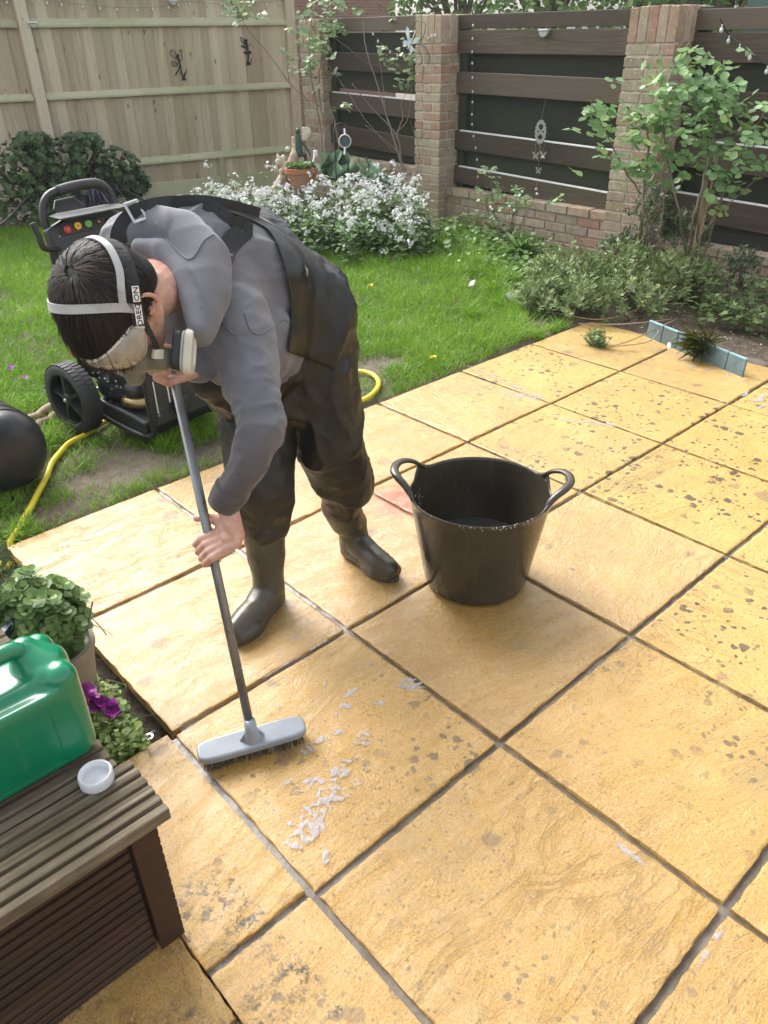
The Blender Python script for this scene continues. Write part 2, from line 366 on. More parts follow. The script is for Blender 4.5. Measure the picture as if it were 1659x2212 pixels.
def gz(x, y):
    z = -.035 + .02*noise.noise(Vector((x*1.5, y*1.5, 3))) + .012*noise.noise(Vector((x*6, y*6, 1)))
    if y > .56 and x < 4: z += min(.022, (y-.56)*.12)
    if x < .02 and -1.4 < y < .6: z -= .045*min(1, (.02-x)*12)
    if x > 3.5 and y < 1: z += .03*min(1, (x-3.5)*3)
    if -5.6 < y < .62 and -.03 < x < 3.6: z = -.10
    if x >= 3.6 and y < -.6: z = min(z, -.08) if x < 4.02 else z
    if -1.55 < x <= 0 and y < -.68: z = -.10
    return z
hgrid('ground', -4, 9, -5.5, 9, 260, gz, M['soil'])['kind'] = 'structure'
mb = MB(); mb.bx((-150, -150, -.5), (150, 150, -.16)); tag(mb.build('outer_ground', M['soil']), kind='structure')

# gravel strip at the foot of the fence: pale chips
def stones(name, n, fpos, mat, s0=.008, s1=.02):
    V = []; Fc = []; rr = []
    ico = bmesh.new(); bmesh.ops.create_icosphere(ico, subdivisions=1, radius=1); iv = np.array([v.co[:] for v in ico.verts]); ifc = np.array([[v.index for v in f.verts] for f in ico.faces]); ico.free()
    for k in range(n):
        p = fpos(); s = random.uniform(s0, s1); a = iv*np.array([s, s*random.uniform(.6, 1), s*random.uniform(.35, .7)])*(1+rng.normal(0, .12, (len(iv), 1)))
        t = random.uniform(0, 6.3); rot = np.array([[math.cos(t), -math.sin(t), 0], [math.sin(t), math.cos(t), 0], [0, 0, 1]])
        V.append(a@rot.T+np.array(p)); Fc.append(ifc+k*len(iv)); rr += [random.random()]*len(iv)
    return npmesh(name, np.concatenate(V), np.concatenate(Fc), mat, None, rr, 3)
s = NT('chips'); s.P(Base_Color=s.ramp(s.rnd(), [(0, (.20, .17, .13)), (.5, (.42, .38, .31)), (1, (.68, .65, .58))]), Roughness=.8); M['chips'] = s.m
def fy(x): return 7.08 - .19*(x-2)      # line of the tall fence
def pg():
    x = random.uniform(.5, 5.4); y = fy(x) - abs(random.gauss(0, .22)) - .05; return (x, y, gz(x, y)+.006)
tag(stones('gravel', 3800, pg, M['chips']), 'pale gravel chips strewn along the foot of the tall fence', 'gravel', kind='stuff')
def pg2():
    while True:
        x = random.uniform(3.4, 5.2); y = random.uniform(-1.4, 1.2)
        if x > 3.62+max(0, -y*.1): return (x, y, gz(x, y)+.004)
tag(stones('bed_grit', 700, pg2, M['chips'], .003, .008), 'small pale grit scattered over the dark soil bed', 'grit', kind='stuff')
def pg3():
    return (random.uniform(-.22, .0), random.uniform(-.75, .3), -.07)
tag(stones('pebbles', 90, pg3, M['chips'], .004, .012), 'small stones in the narrow bed beside the patio edge', 'pebbles', kind='stuff')

# ================================================================ TALL FENCE
def wood_mat(name, a, b, c, green=(.30, .33, .16), gscale=1, rough=.75, gw=.5, axis=(14, 14, .9), knots=True, spec=.3):
    s = NT(name); co = s.n('VectorMath', operation='ADD'); s.set(co.inputs[0], s.coord(scale=axis)); 
    cr = s.n('CombineXYZ'); rr = s.math('MULTIPLY', s.rnd(), 37.0); s.set(cr.inputs[0], rr); s.set(cr.inputs[1], rr); s.set(cr.inputs[2], rr); s.set(co.inputs[1], cr)
    g = s.noise(co.outputs[0], 3, 8, .68, 1.0); big = s.noise(co.outputs[0], .5, 3)
    col = s.ramp(g, [(.28, a), (.5, b), (.74, c)])
    col = s.mix(s.ramp(s.math('FRACT', s.math('MULTIPLY', s.rnd(), 7.31)), [(0, 0), (1, .8)]), col, a); col = s.mix(s.ramp(s.rnd(), [(0, .7), (.5, 0)]), col, c)
    col = s.mix(s.math('MULTIPLY', s.ramp(s.noise(s.coord(), 1.1*gscale, 5, .6), [(.42, 0), (.68, 1)]), gw), col, green)
    if knots:
        v = s.vor(s.coord(scale=(11, 11, 4.5)), 1.0); v2 = s.math('MULTIPLY', s.ramp(v.outputs['Distance'], [(.06, 1), (.15, 0)]), s.math('GREATER_THAN', s.n('SeparateColor', Color=v.outputs['Color']).outputs[0], .45))
        col = s.mix(s.math('MULTIPLY', v2, .75), col, (.10, .065, .035))
    s.P(Base_Color=col, Roughness=rough, Normal=s.bump(g, .35, .004)); s.b.inputs['Specular IOR Level'].default_value = spec
    return s.m
M['fence'] = wood_mat('pale_fence_timber', (.33, .265, .185), (.52, .44, .33), (.66, .59, .47), gw=.35, green=(.38, .38, .22))
M['rail'] = wood_mat('fence_rail_timber', (.30, .30, .20), (.46, .46, .31), (.60, .58, .42), axis=(.9, 14, 14), gw=.7, knots=False)
fe = empty('tall_fence', (3, fy(3), 0), 'tall pale green-tinged timber fence of upright boards with three rails', 'fence')
fd = Vector((1, -.19, 0)).normalized(); fn = Vector((-.19, -1, 0)).normalized(); up = Vector((0, 0, 1)); FA = (fd, fn, up)
def fp(x, z, out=0): return Vector((x, fy(x), z)) + fn*out
mb = MB(); x = -4.0
while x < 5.75:
    wv = random.uniform(.085, .125); tl_ = (fd+fn*.2).normalized(); mb.box(fp(x, 1.09, random.uniform(-.003, .003)), (wv*.56, .0055, .94 ), (tl_, tl_.cross(up)*-1, up)); x += wv*.96
mb.build('boards', M['fence'], fe, bevel=.002, seg=1)
def rail(z0, z1):
    m_ = MB()
    for a, b in ((-4, .1), (.2, 2.84), (2.96, 5.74)):
        q = [(.010, z0), (.056, z0), (.056, z0+.022), (.010, z1)]
        V = [fp(xx, zz, oo) for xx in (a, b) for oo, zz in q]; m_.add(V, [(0, 1, 2, 3), (7, 6, 5, 4)] + [(i, i+4, (i+1) % 4+4, (i+1) % 4) for i in range(4)])
    return m_.build('rail', M['rail'], fe, bevel=.003, seg=1)
rail(1.665, 1.745); rail(1.035, 1.105); rail(.355, .43); rail(1.93, 1.99)
mb = MB()
for a, b in ((-4, .1), (.2, 2.86), (2.94, 5.74)): mb.box(fp((a+b)/2, .07, .012), ((b-a)/2*1.017, .012, .085), FA)
mb.build('gravel_board', M['rail'], fe, bevel=.004)
MB().box(fp(2.9, 1.05, .035), (.052, .045, 1.05), FA).build('post', M['fence'], fe, bevel=.006)
MB().box(fp(.15, 1.05, .035), (.052, .045, 1.05), FA).build('post', M['fence'], fe, bevel=.006)
MB().box(fp(5.72, 1.05, .02), (.055, .05, 1.05), FA).build('post', M['fence'], fe, bevel=.006)
MB().box(fp(4.73, .24, .03), (.03, .02, .14), FA).build('support_block', M['rail'], fe, bevel=.003)
MB().box(fp(.9, 2.05, .0), (4.95, .03, .015), FA).build('capping', M['rail'], fe, bevel=.003)

# ================================================================ BRICK WALL WITH BOARD PANELS
def brick_mat(name, dark=1.0):
    s = NT(name); c = s.coord(); r = s.rnd()
    col = s.ramp(r, [(0, (.36, .17, .115)), (.25, (.50, .36, .27)), (.45, (.30, .24, .19)), (.7, (.56, .46, .34)), (.85, (.42, .33, .22)), (1, (.40, .16, .11))])
    n1 = s.noise(c, 18, 7, .7); col = s.mix(.42, col, s.ramp(n1, [(.3, (.14, .11, .08)), (.55, (.42, .35, .26)), (.75, (.62, .54, .43))]))
    col = s.mix(s.ramp(s.noise(c, 3, 5, .6), [(.52, 0), (.7, .45)]), col, (.24, .25, .12))
    v = s.vor(c, 34); sp = s.math('MULTIPLY', s.ramp(v.outputs['Distance'], [(.16, 1), (.24, 0)]), s.math('GREATER_THAN', s.n('SeparateColor', Color=v.outputs['Color']).outputs[0], .8))
    col = s.mix(s.math('MULTIPLY', sp, .7), col, (.62, .60, .55))
    s.P(Base_Color=col, Roughness=.85, Normal=s.bump(s.noise(c, 60, 8, .7), .8, .008)); return s.m
M['brick'] = brick_mat('weathered_brick'); M['mortar'] = plain('lime_mortar', (.56, .50, .41), .9, var=.25, bump=.8, scale=60, dirt=(.20, .18, .12))
CH = .0765
def bricks_face(mb, fo, fu, length, z0, z1, fw, seq, depth=.1):
    """courses of bricks on one face. fo origin corner, fu along, fw outward normal"""
    z = z0; k = 0
    while z < z1-.02:
        u = 0; pat = seq[k % len(seq)]; i = 0
        while u < length-.02:
            L = min(pat[i % len(pat)], length-u); i += 1
            c = Vector(fo)+Vector(fu)*(u+L/2)+Vector((0, 0, z+.0325)) - Vector(fw)*(depth/2-random.uniform(-.002, .003))
            if L > .03: mb.box(c, ((L-.011)/2, depth/2, .0325), (Vector(fu), Vector(fw), Vector((0, 0, 1))))
            u += L
        z += CH; k += 1
def pier(x0, x1, y0, y1, z0, z1, label):
    """front face x0 looks to -X, side face y0 looks to -Y"""
    e = empty('brick_pier', ((x0+x1)/2, (y0+y1)/2, 0), label, 'pier', 'brick piers between the board panels')
    m1 = MB(); wy, wx = y1-y0, x1-x0; zc = z1-.215; z = z0; k = 0
    while z < zc-.02:        # full bricks through the corners so both faces agree
        if k % 2 == 0: lay = [(y0, y0+.225, x0, x0+.105), (y0+.225, y1, x0, x0+.105), (y0, y0+.105, x0+.105, x0+.105+(wx-.105)*.52), (y0, y0+.105, x0+.105+(wx-.105)*.52, x1)]
        else: lay = [(y0, y0+.105, x0, x0+.225), (y0+.105, y0+.105+.11, x0, x0+.11), (y0+.215, y1, x0, x0+.11), (y0, y0+.105, x0+.225, x1)]
        for a, b, c, d in lay:
            j = lambda: random.uniform(-.002, .002)
            m1.bx((c+.0055*(c > x0)+j(), a+.0055*(a > y0)+j(), z), (d-.0055*(d < x1), b-.0055*(b < y1)+j(), z+.065))
        z += CH; k += 1
    # soldier course on top
    n = round(wy/.0765)
    for i in range(n): m1.bx((x0-random.uniform(0, .004), y0+i*wy/n+.005, z), (x0+.11, y0+(i+1)*wy/n-.005, z1+random.uniform(-.006, .004)))
    n = round((wx-.11)/.0765)
    for i in range(n): m1.bx((x0+.112+i*(wx-.11)/n+.005, y0-random.uniform(0, .004), z), (x0+.112+(i+1)*(wx-.11)/n-.005, y0+.12, z1+random.uniform(-.006, .004)))
    m1.build('bricks', M['brick'], e, bevel=.005)
    MB().bx((x0+.006, y0+.006, z0-.1), (x1-.004, y1-.011, z1-.013)).build('mortar', M['mortar'], e)
    return e
pier(5.22, 5.62, 3.47, 3.80, -.05, 1.70, 'middle brick pier, slim with lichen-flecked faces, butterfly ornament fixed at its left edge')
pier(5.20, 5.66, 1.20, 1.59, -.05, 1.70, 'broad brick pier on the right with rose leaves hanging across it')
pier(5.35, 5.70, 5.34, 5.70, -.05, 1.70, 'far corner brick pier next to the tall pale fence, behind the bare stems')
def lowwall(y0, y1, h, label):
    e = empty('low_wall', (5.4, (y0+y1)/2, 0), label, 'wall', 'low brick walls below the board panels')
    m1 = MB(); nc = int((h+.12-.065)/CH); zt = h-.07
    z0 = zt-nc*CH; bricks_face(m1, (5.33, y0, 0), (0, 1, 0), y1-y0, z0, zt-.02, (-1, 0, 0), [[.225], [.1125, .225, .225, .225, .225, .225, .225, .225, .225]])
    y = y0
    while y < y1-.03:
        L = min(.225, y1-y); m1.bx((5.322, y+.006, zt), (5.43, y+L-.006, zt+.066+random.uniform(-.003, .003))); y += L
    m1.build('bricks', M['brick'], e, bevel=.005)
    MB().bx((5.342, y0, -.1), (5.5, y1, zt+.056)).build('mortar', M['mortar'], e)
lowwall(3.80, 5.34, .43, 'low brick wall at the back, mostly hidden by white blossom')
lowwall(1.59, 3.47, .29, 'low brick wall between the two tall brick piers, under the middle board panel')
lowwall(-1.6, 1.20, .165, 'dark low brick wall at the right edge behind the canes')
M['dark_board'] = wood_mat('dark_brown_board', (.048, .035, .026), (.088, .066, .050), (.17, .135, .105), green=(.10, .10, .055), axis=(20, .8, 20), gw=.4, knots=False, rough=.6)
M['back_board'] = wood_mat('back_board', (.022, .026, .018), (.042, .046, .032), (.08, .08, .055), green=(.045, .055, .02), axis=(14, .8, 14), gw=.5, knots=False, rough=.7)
M['bright_gap_strip'] = plain('bright_gap_strip', (.82, .82, .82), .4, var=.04)  # bright light along the board gaps, built as a white strip
def panel(y0, y1, rows, slope, label, strips=(), green=False):
    e = empty('board_panel', (5.5, (y0+y1)/2, 0), label, 'fence panel', 'board panels between the brick piers')
    for k, (za, zb, front) in enumerate(rows):
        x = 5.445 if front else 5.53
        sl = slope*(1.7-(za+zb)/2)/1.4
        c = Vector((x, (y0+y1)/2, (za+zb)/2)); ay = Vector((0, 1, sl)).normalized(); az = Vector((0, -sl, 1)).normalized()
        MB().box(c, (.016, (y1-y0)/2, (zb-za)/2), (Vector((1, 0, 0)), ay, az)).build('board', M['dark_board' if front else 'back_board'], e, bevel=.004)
        if k in strips:
            MB().box(c+az*((zb-za)/2+.003)+ay*(-.0), (.018, (y1-y0)/2-.06, .0055), (Vector((1, 0, 0)), ay, az)).build('bright_gap_strip', M['bright_gap_strip'], e, bevel=.002)
    for yy in (y0+.05, y1-.05): MB().bx((5.462, yy-.04, .1), (5.512, yy+.04, 1.69)).build('post', M['back_board'], e, bevel=.004)
midrows = [(1.59, 1.698, 1), (1.40, 1.585, 1), (1.24, 1.42, 0), (1.07, 1.255, 1), (.90, 1.1, 0), (.58, .745, 1), (.745, .93, 0), (.42, .60, 0), (.275, .435, 1), (.06, .30, 0)]
midrows = [(1.588, 1.695, 1), (1.398, 1.576, 1), (1.235, 1.42, 0), (1.078, 1.248, 1), (.73, 1.10, 0), (.595, .755, 1), (.41, .62, 0), (.295, .440, 1), (.10, .32, 0)]
panel(1.59, 3.47, midrows, .035, 'middle panel of dark brown horizontal boards with hanging butterfly chime', strips=(5, 7))
panel(3.80, 5.34, [(1.588, 1.705, 1), (1.398, 1.576, 0), (1.235, 1.40, 1), (1.06, 1.25, 0), (.86, 1.02, 1), (.68, .90, 0), (.52, .70, 1), (.40, .56, 0)], .045, 'far left board panel behind the bare stems, green with algae', strips=(4,))
panel(-1.6, 1.20, [(1.548, 1.675, 1), (1.35, 1.53, 1), (1.17, 1.37, 0), (1.01, 1.17, 1), (.83, 1.03, 0), (.645, .83, 1), (.44, .66, 0), (.27, .45, 1), (.10, .30, 0)], .03, 'right panel of dark boards at the picture edge with string lights on top', strips=(5, 7))

# ================================================================ PERSON
def roundcone(bm, p0, p1, r0, r1, n=20):
    """closed capsule with different end radii"""
    p0, p1 = Vector(p0), Vector(p1); t = (p1-p0); L = t.length; t = t.normalized() if L > 1e-6 else Vector((0,0,1))
    a = t.orthogonal().normalized(); b = t.cross(a); rings = []
    prof = []
    for k in range(1, 6): th = math.pi/2*k/5; prof.append((-r0*math.cos(th), r0*math.sin(th)))
    for k in range(0, 5): th = math.pi/2*k/5; prof.append((L+r1*math.sin(th), r1*math.cos(th)))
    s0 = bm.verts.new(p0-t*r0); s1 = bm.verts.new(p1+t*r1)
    for h, rr in prof: rings.append([bm.verts.new(p0+t*h+(a*math.cos(2*math.pi*k/n)+b*math.sin(2*math.pi*k/n))*rr) for k in range(n)])
    for i in range(len(rings)-1):
        for k in range(n): bm.faces.new((rings[i][k], rings[i][(k+1)%n], rings[i+1][(k+1)%n], rings[i+1][k]))
    for k in range(n): bm.faces.new((s0, rings[0][(k+1)%n], rings[0][k])); bm.faces.new((s1, rings[-1][k], rings[-1][(k+1)%n]))
def ellip(bm, c, r, ax=None, n=28):
    ax = ax or (Vector((1,0,0)), Vector((0,1,0)), Vector((0,0,1)))
    m = Matrix([[ax[j][i]*r[j] for j in range(3)] + [c[i]] for i in range(3)] + [[0,0,0,1]])
    if m.to_3x3().determinant() < 0: m = Matrix([[ax[j][i]*r[j]*(-1 if j == 2 else 1) for j in range(3)] + [c[i]] for i in range(3)] + [[0,0,0,1]])
    bmesh.ops.create_uvsphere(bm, u_segments=n, v_segments=n//2, radius=1, matrix=m)
def organic(name, prims, voxel, mat, parent=None, smooth=3, disp=(), dec=None, label=None):
    """prims: ('c',p0,p1,r0,r1) or ('e',centre,radii,axes) or ('chain',pts,radii)"""
    bm = bmesh.new()
    for p in prims:
        if p[0] == 'c': roundcone(bm, *p[1:])
        elif p[0] == 'e': ellip(bm, *p[1:])
        else:
            for i in range(len(p[1])-1): roundcone(bm, p[1][i], p[1][i+1], p[2][i], p[2][i+1])
    bmesh.ops.recalc_face_normals(bm, faces=bm.faces)
    me = bpy.data.meshes.new(name); bm.to_mesh(me); bm.free()
    o = bpy.data.objects.new(name, me); scene.collection.objects.link(o)
    m = o.modifiers.new('r', 'REMESH'); m.mode = 'VOXEL'; m.voxel_size = voxel; m.adaptivity = 0
    if smooth: m = o.modifiers.new('s', 'SMOOTH'); m.iterations = smooth; m.factor = .5
    if dec: m = o.modifiers.new('d', 'DECIMATE'); m.ratio = dec
    dg = bpy.context.evaluated_depsgraph_get(); dg.update(); me2 = bpy.data.meshes.new_from_object(o.evaluated_get(dg)); bpy.data.objects.remove(o); bpy.data.meshes.remove(me)
    me2.name = name; me2.materials.clear(); n = len(me2.vertices)
    if disp:
        co = np.empty(n*3); me2.vertices.foreach_get('co', co); co = co.reshape(-1, 3); no = np.empty(n*3); me2.vertices.foreach_get('normal', no); no = no.reshape(-1, 3)
        h = np.zeros(n)
        for f in disp: h += f(co)
        co = co + no*h[:, None]; me2.vertices.foreach_set('co', co.ravel()); me2.update()
    a = me2.attributes.new('rnd', 'FLOAT', 'POINT')
    return link(name, me2, mat, parent, True)
def crease(scale, amp, seed=0, stretch=None, power=1.0):
    """sharp cloth folds: ridged noise in a stretched frame"""
    st = Matrix.Identity(3) if stretch is None else stretch
    def f(co):
        out = np.empty(len(co))
        for i, c in enumerate(co):
            q = st @ Vector(c); q = Vector((q.x*scale+seed, q.y*scale, q.z*scale))
            v = noise.noise(q + noise.noise_vector(q*.6)*.8)
            out[i] = (1-abs(v)*2.2)
        return amp*(np.clip(out, -1, 1)**1 - .3)
    return f
def folds(scale, amp, seed=0, stretch=None, sharp=3.0, where=None):
    st = Matrix.Identity(3) if stretch is None else stretch
    def f(co):
        out = np.zeros(len(co))
        for i, c in enumerate(co):
            v = Vector(c); w_ = 1.0 if where is None else where(v)
            if w_ <= .01: continue
            q = st @ v; q = q*scale+Vector((seed, seed*.7, 0)); n_ = noise.noise(q+noise.noise_vector(q*.7)*.5); out[i] = w_*(max(0, 1-abs(n_)*sharp)**1.6 - .22)
        return amp*out
    return f
def frame_stretch(axis, k):
    """compress coordinates along axis by k (features run long along it)"""
    a = Vector(axis).normalized(); I = Matrix.Identity(3)
    return Matrix([[I[i][j] - (1-k)*a[i]*a[j] for j in range(3)] for i in range(3)])
def curve3(pts, n):
    """Catmull-Rom resample"""
    P = [Vector(p) for p in pts]; P = [P[0]*2-P[1]] + P + [P[-1]*2-P[-2]]; out = []
    m = len(P)-3
    for k in range(n):
        t = k/(n-1)*m; i = min(int(t), m-1); f = t-i; a, b, c, d = P[i:i+4]
        out.append(.5*((2*b) + (c-a)*f + (2*a-5*b+4*c-d)*f*f + (3*b-a-3*c+d)*f**3))
    return out

def skin_mat():
    s = NT('skin'); c = s.coord(); n1 = s.noise(c, 30, 5, .6)
    col = s.ramp(n1, [(.3, (.44, .22, .16)), (.5, (.55, .31, .235)), (.7, (.66, .41, .32))])
    s.P(Base_Color=col, Roughness=.45, Normal=s.bump(s.noise(c, 220, 4, .6), .25, .0015))
    s.b.inputs['Subsurface Weight'].default_value = .12; s.b.inputs['Subsurface Radius'].default_value = (.01, .004, .002); return s.m
M['skin'] = skin_mat()
def cloth_mat(name, a, b, rough=.85, damp=False):
    s = NT(name); c = s.coord(); n1 = s.noise(c, 5, 6, .6)
    col = s.ramp(n1, [(.3, a), (.7, b)])
    col = s.mix(s.ramp(s.noise(c, 14, 6, .75), [(.60, 0), (.72, .5)]), col, tuple(x*.45 for x in a))
    v = s.vor(c, 16); sp = s.math('MULTIPLY', s.ramp(v.outputs['Distance'], [(.04, 1), (.08, 0)]), s.math('GREATER_THAN', s.n('SeparateColor', Color=v.outputs['Color']).outputs[0], .8))
    col = s.mix(s.math('MULTIPLY', sp, .6), col, (.03, .03, .03))
    if damp: zz = s.n('SeparateXYZ', Vector=c); col = s.mix(s.ramp(s.math('ADD', zz.outputs[2], s.math('MULTIPLY', s.noise(c, 9, 4), .12)), [(.72, .85), (.97, 0)]), col, (.058, .046, .042))
    wv = s.n('TexWave', Scale=160.0, Distortion=1.0); s.set(wv.inputs['Vector'], c)
    s.P(Base_Color=col, Roughness=rough, Normal=s.bump(s.noise(c, 420, 3, .6), .6, .0018, s.bump(s.noise(c, 45, 5, .7), .3, .004)))
    s.b.inputs['Sheen Weight'].default_value = .25; s.b.inputs['Sheen Roughness'].default_value = .4; return s.m
M['hoodie'] = cloth_mat('grey_sweatshirt', (.13, .13, .148), (.195, .195, .215), damp=True)
s = NT('black_pvc'); c = s.coord(); col = s.ramp(s.noise(c, 4, 6, .6), [(.3, (.006, .0065, .0065)), (.7, (.015, .015, .014))])
zz = s.n('SeparateXYZ', Vector=c); col = s.mix(s.math('MULTIPLY', s.ramp(zz.outputs[2], [(.25, .9), (.65, .03)]), s.ramp(s.noise(c, 6, 8, .75), [(.38, .15), (.7, .8)])), col, (.060, .052, .040))
s.P(Base_Color=col, Roughness=s.ramp(s.noise(c, 9, 5), [(.3, .34), (.7, .58)]), Normal=s.bump(s.noise(c, 26, 6, .6), .45, .006, s.bump(s.noise(c, 300, 2), .2, .001))); s.b.inputs['Specular IOR Level'].default_value = .45; M['pvc'] = s.m
s = NT('wet_rubber'); c = s.coord(); col = s.ramp(s.noise(c, 8, 6, .6), [(.3, (.050, .044, .030)), (.7, (.085, .075, .054))])
sc_ = s.ramp(s.noise(s.coord(scale=(90, 14, 40)), 1, 6, .8), [(.62, 0), (.70, .5)]); col = s.mix(sc_, col, (.15, .13, .10))
s.P(Base_Color=col, Roughness=s.ramp(s.noise(c, 14, 5), [(.3, .26), (.7, .45)]), Normal=s.bump(s.noise(c, 90, 4), .2, .002)); M['boot'] = s.m
M['hair'] = None
s = NT('dark_brown_hair'); r = s.rnd(); col = s.ramp(r, [(0, (.006, .005, .004)), (.6, (.018, .013, .010)), (1, (.07, .050, .038))]); s.P(Base_Color=col, Roughness=.55); s.b.inputs['Specular IOR Level'].default_value = .3; M['hair'] = s.m
M['strap'] = plain('black_webbing', (.02, .022, .025), .7, var=.2, bump=.4, scale=80)
M['grey_plastic'] = plain('pale_grey_plastic', (.42, .43, .42), .4, var=.08, dirt=(.20, .19, .17))
M['cream_plastic'] = plain('cream_plastic', (.62, .58, .48), .35, var=.08, scale=60, dirt=(.30, .26, .20))
M['black_plastic'] = plain('black_plastic', (.022, .023, .025), .42, var=.3, bump=.1)
M['olive_rubber'] = plain('olive_rubber', (.17, .165, .125), .5, var=.12)
M['metal'] = plain('dull_steel', (.45, .46, .47), .32, 1, var=.15)
M['white_ink'] = plain('white_ink', (.8, .8, .8), .5, var=.03)

# joints (world): measured down each limb
sh_n = D(520, 705, 1.80); sh_f = D(300, 535, 1.95); elb = D(566, 925, 1.71); wri = D(487, 1083, 1.81)
neck = D(372, 590, 1.78); pel = D(615, 760, 2.22)
hipR = D(560, 800, 2.24); hipL = D(680, 800, 2.24); kneeR = D(560, 985, 2.26); kneeL = D(712, 955, 2.33)
anR = G(588, 1282, .06); anL = G(752, 1190, .06)
btR = D(570, 1140, 2.35); btL = D(735, 1090, 2.57)
def _ft(h, t): h, t = G(*h), G(*t); return h+(t-h).normalized()*.075+Vector((0, 0, .08))
ftR, ftL = _ft((607, 1288), (551, 1348)), _ft((741, 1188), (826, 1240))
headC = D(248, 662, 1.56)
hu = (RX*-.50 + UY*-.14 + FW*-.80).normalized()                       # top of the head points left and towards the camera
hf = (RX*-.12 + UY*-.93 + FW*.28); hf = (hf-hu*hf.dot(hu)).normalized()   # the face looks down
hl = hu.cross(hf).normalized()
def H(l, f, u): return headC + hl*l + hf*f + hu*u
pole_a = D(373, 800, 1.76); pole_b = G(545, 1556, .075)
pd = (pole_b-pole_a).normalized()
pole_h = pole_a.lerp(pole_b, .475)
ha = (RX*-.86 + UY*-.42 + FW*.05).normalized(); handc = pole_h - FW*.030 - ha*.030
elbF = sh_f + (pel-neck).normalized()*.02 + Vector((0, 0, -.22)) - FW*.02
wrF = pole_a - pd*.02 + RX*.05 + FW*.05
# --- hands: built on local frames. pc palm centre, a finger direction, b towards thumb side, c back of the hand
def hand(prims, pc, a, b, c, wrist, k=1.0, curl=1.0, thumb=None):
    a = a.normalized(); c = (c-a*c.dot(a)).normalized(); b0 = b; b = a.cross(c); b = b if b.dot(b0) > 0 else -b
    W = lambda x, y, z: pc + a*x*k + b*y*k + c*z*k
    prims.append(('chain', [wrist, W(-.040, 0, 0), W(-.02, 0, .002)], [.026, .024*k, .020*k]))
    for y in (-.028, -.010, .010, .028): prims.append(('c', W(-.036, y*.7, 0), W(.036, y, .004), .0145*k, .0125*k))
    L = {.030: (.040, .025, .020), .010: (.044, .029, .021), -.010: (.041, .027, .020), -.029: (.033, .021, .018)}
    for y, (l1, l2, l3) in L.items():
        p = W(.040, y, .002); ang = 0; pts = [p]; rr = [.0108*k]
        for l, da, r in ((l1, 38, .0098), (l2, 72, .0088), (l3, 50, .0078)):
            ang += R(da*curl); p = p + (a*math.cos(ang) - c*math.sin(ang))*l*k; pts.append(p); rr.append(r*k)
        prims.append(('chain', pts, rr))
    th = thumb or [W(-.022, .030, -.006), W(.004, .052, -.014), W(.030, .066, -.018), W(.052, .070, -.016)]
    prims.append(('chain', th, [.0155*k, .0135*k, .0115*k, .0095*k]))
body = []
# near hand on the pole: knuckles point left-down in view, fingers wrap the pole
hc = (RX*-.12 + UY*.18 - FW*.95).normalized(); hb = (RX*-.4 + UY*.85)
th0 = handc + ha*-.012
_t = handc; thumb = [_t+UY*.026+RX*.012, _t+UY*.050-RX*.010+FW*.004, _t+UY*.056-RX*.036+FW*.008, _t+UY*.055-RX*.060+FW*.010]
hand(body, handc, ha, hb, hc, wri, .95, 1.12, thumb)
# far hand at the top of the pole
hand(body, pole_a - pd*.005 + RX*.012 + FW*.012, (-FW*.3 + RX*-.6 + UY*-.2), -pd, (RX*.6+FW*.7), wrF, .95, 1.1)
body += [('chain', [sh_n, elb, wri], [.036, .030, .026]), ('chain', [sh_f, elbF, wrF], [.05, .038, .026]),
         ('chain', [neck, headC - hu*.09 - hf*.035], [.062, .058]), ('chain', [neck, (neck+pel)/2, pel], [.09, .10, .11]), ('c', sh_n, sh_f, .05, .05),
         ('chain', [hipR, kneeR, btR], [.07, .045, .038]), ('chain', [hipL, kneeL, btL], [.07, .045, .038]), ('c', btR, ftR, .036, .026), ('c', btL, ftL, .036, .026)]
# head: skull, face, jaw, ears
AXH = (hl, hf, hu)
body += [('e', H(0, -.012, .022), (.074, .094, .090), AXH), ('e', H(0, .025, -.030), (.062, .068, .080), AXH), ('e', H(0, .045, -.085), (.046, .042, .034), AXH),
         ('c', H(.045, .0, -.055), H(.022, .06, -.092), .026, .020), ('c', H(-.045, .0, -.055), H(-.022, .06, -.092), .026, .020),
         ('c', H(0, .088, .0), H(0, .107, -.034), .009, .013), ('c', H(-.012, .088, -.064), H(.012, .088, -.064), .008, .008),
         ('c', H(.026, .083, .018), H(.026, .083, .018), .014, .014), ('c', H(-.026, .083, .018), H(-.026, .083, .018), .014, .014)]
for sd in (1, -1):
    E0 = H(.078*sd, -.012, -.008); ea = (hf*-.45 + hl*sd*.9).normalized()
    ring = [E0 + (hu*math.cos(t)*.029 + (hf*-1)*.017*math.sin(t)) + ea*(.006+.006*math.sin(t)) for t in [x*math.pi/6 for x in range(-3, 9)]]
    body.append(('chain', ring, [.0048]*len(ring))); body.append(('c', E0-hu*.022-hf*-.004, E0-hu*.026+ea*.004, .007, .007))
    body.append(('c', E0+hf*.006+hu*.004, E0+hf*.004-hu*.010, .0055, .006))
    body.append(('e', E0-ea*.001, (.016, .004, .024), ((hf), ea, hu)))
person = organic('person', body, .0026, M['skin'], None, 2)
pcn = (anR+anL)/2; pcn.z = 0; recenter(person, pcn)
tag(person, 'person in grey hooded top, black bib waders and rubber boots, bent over scrubbing patio', 'person')
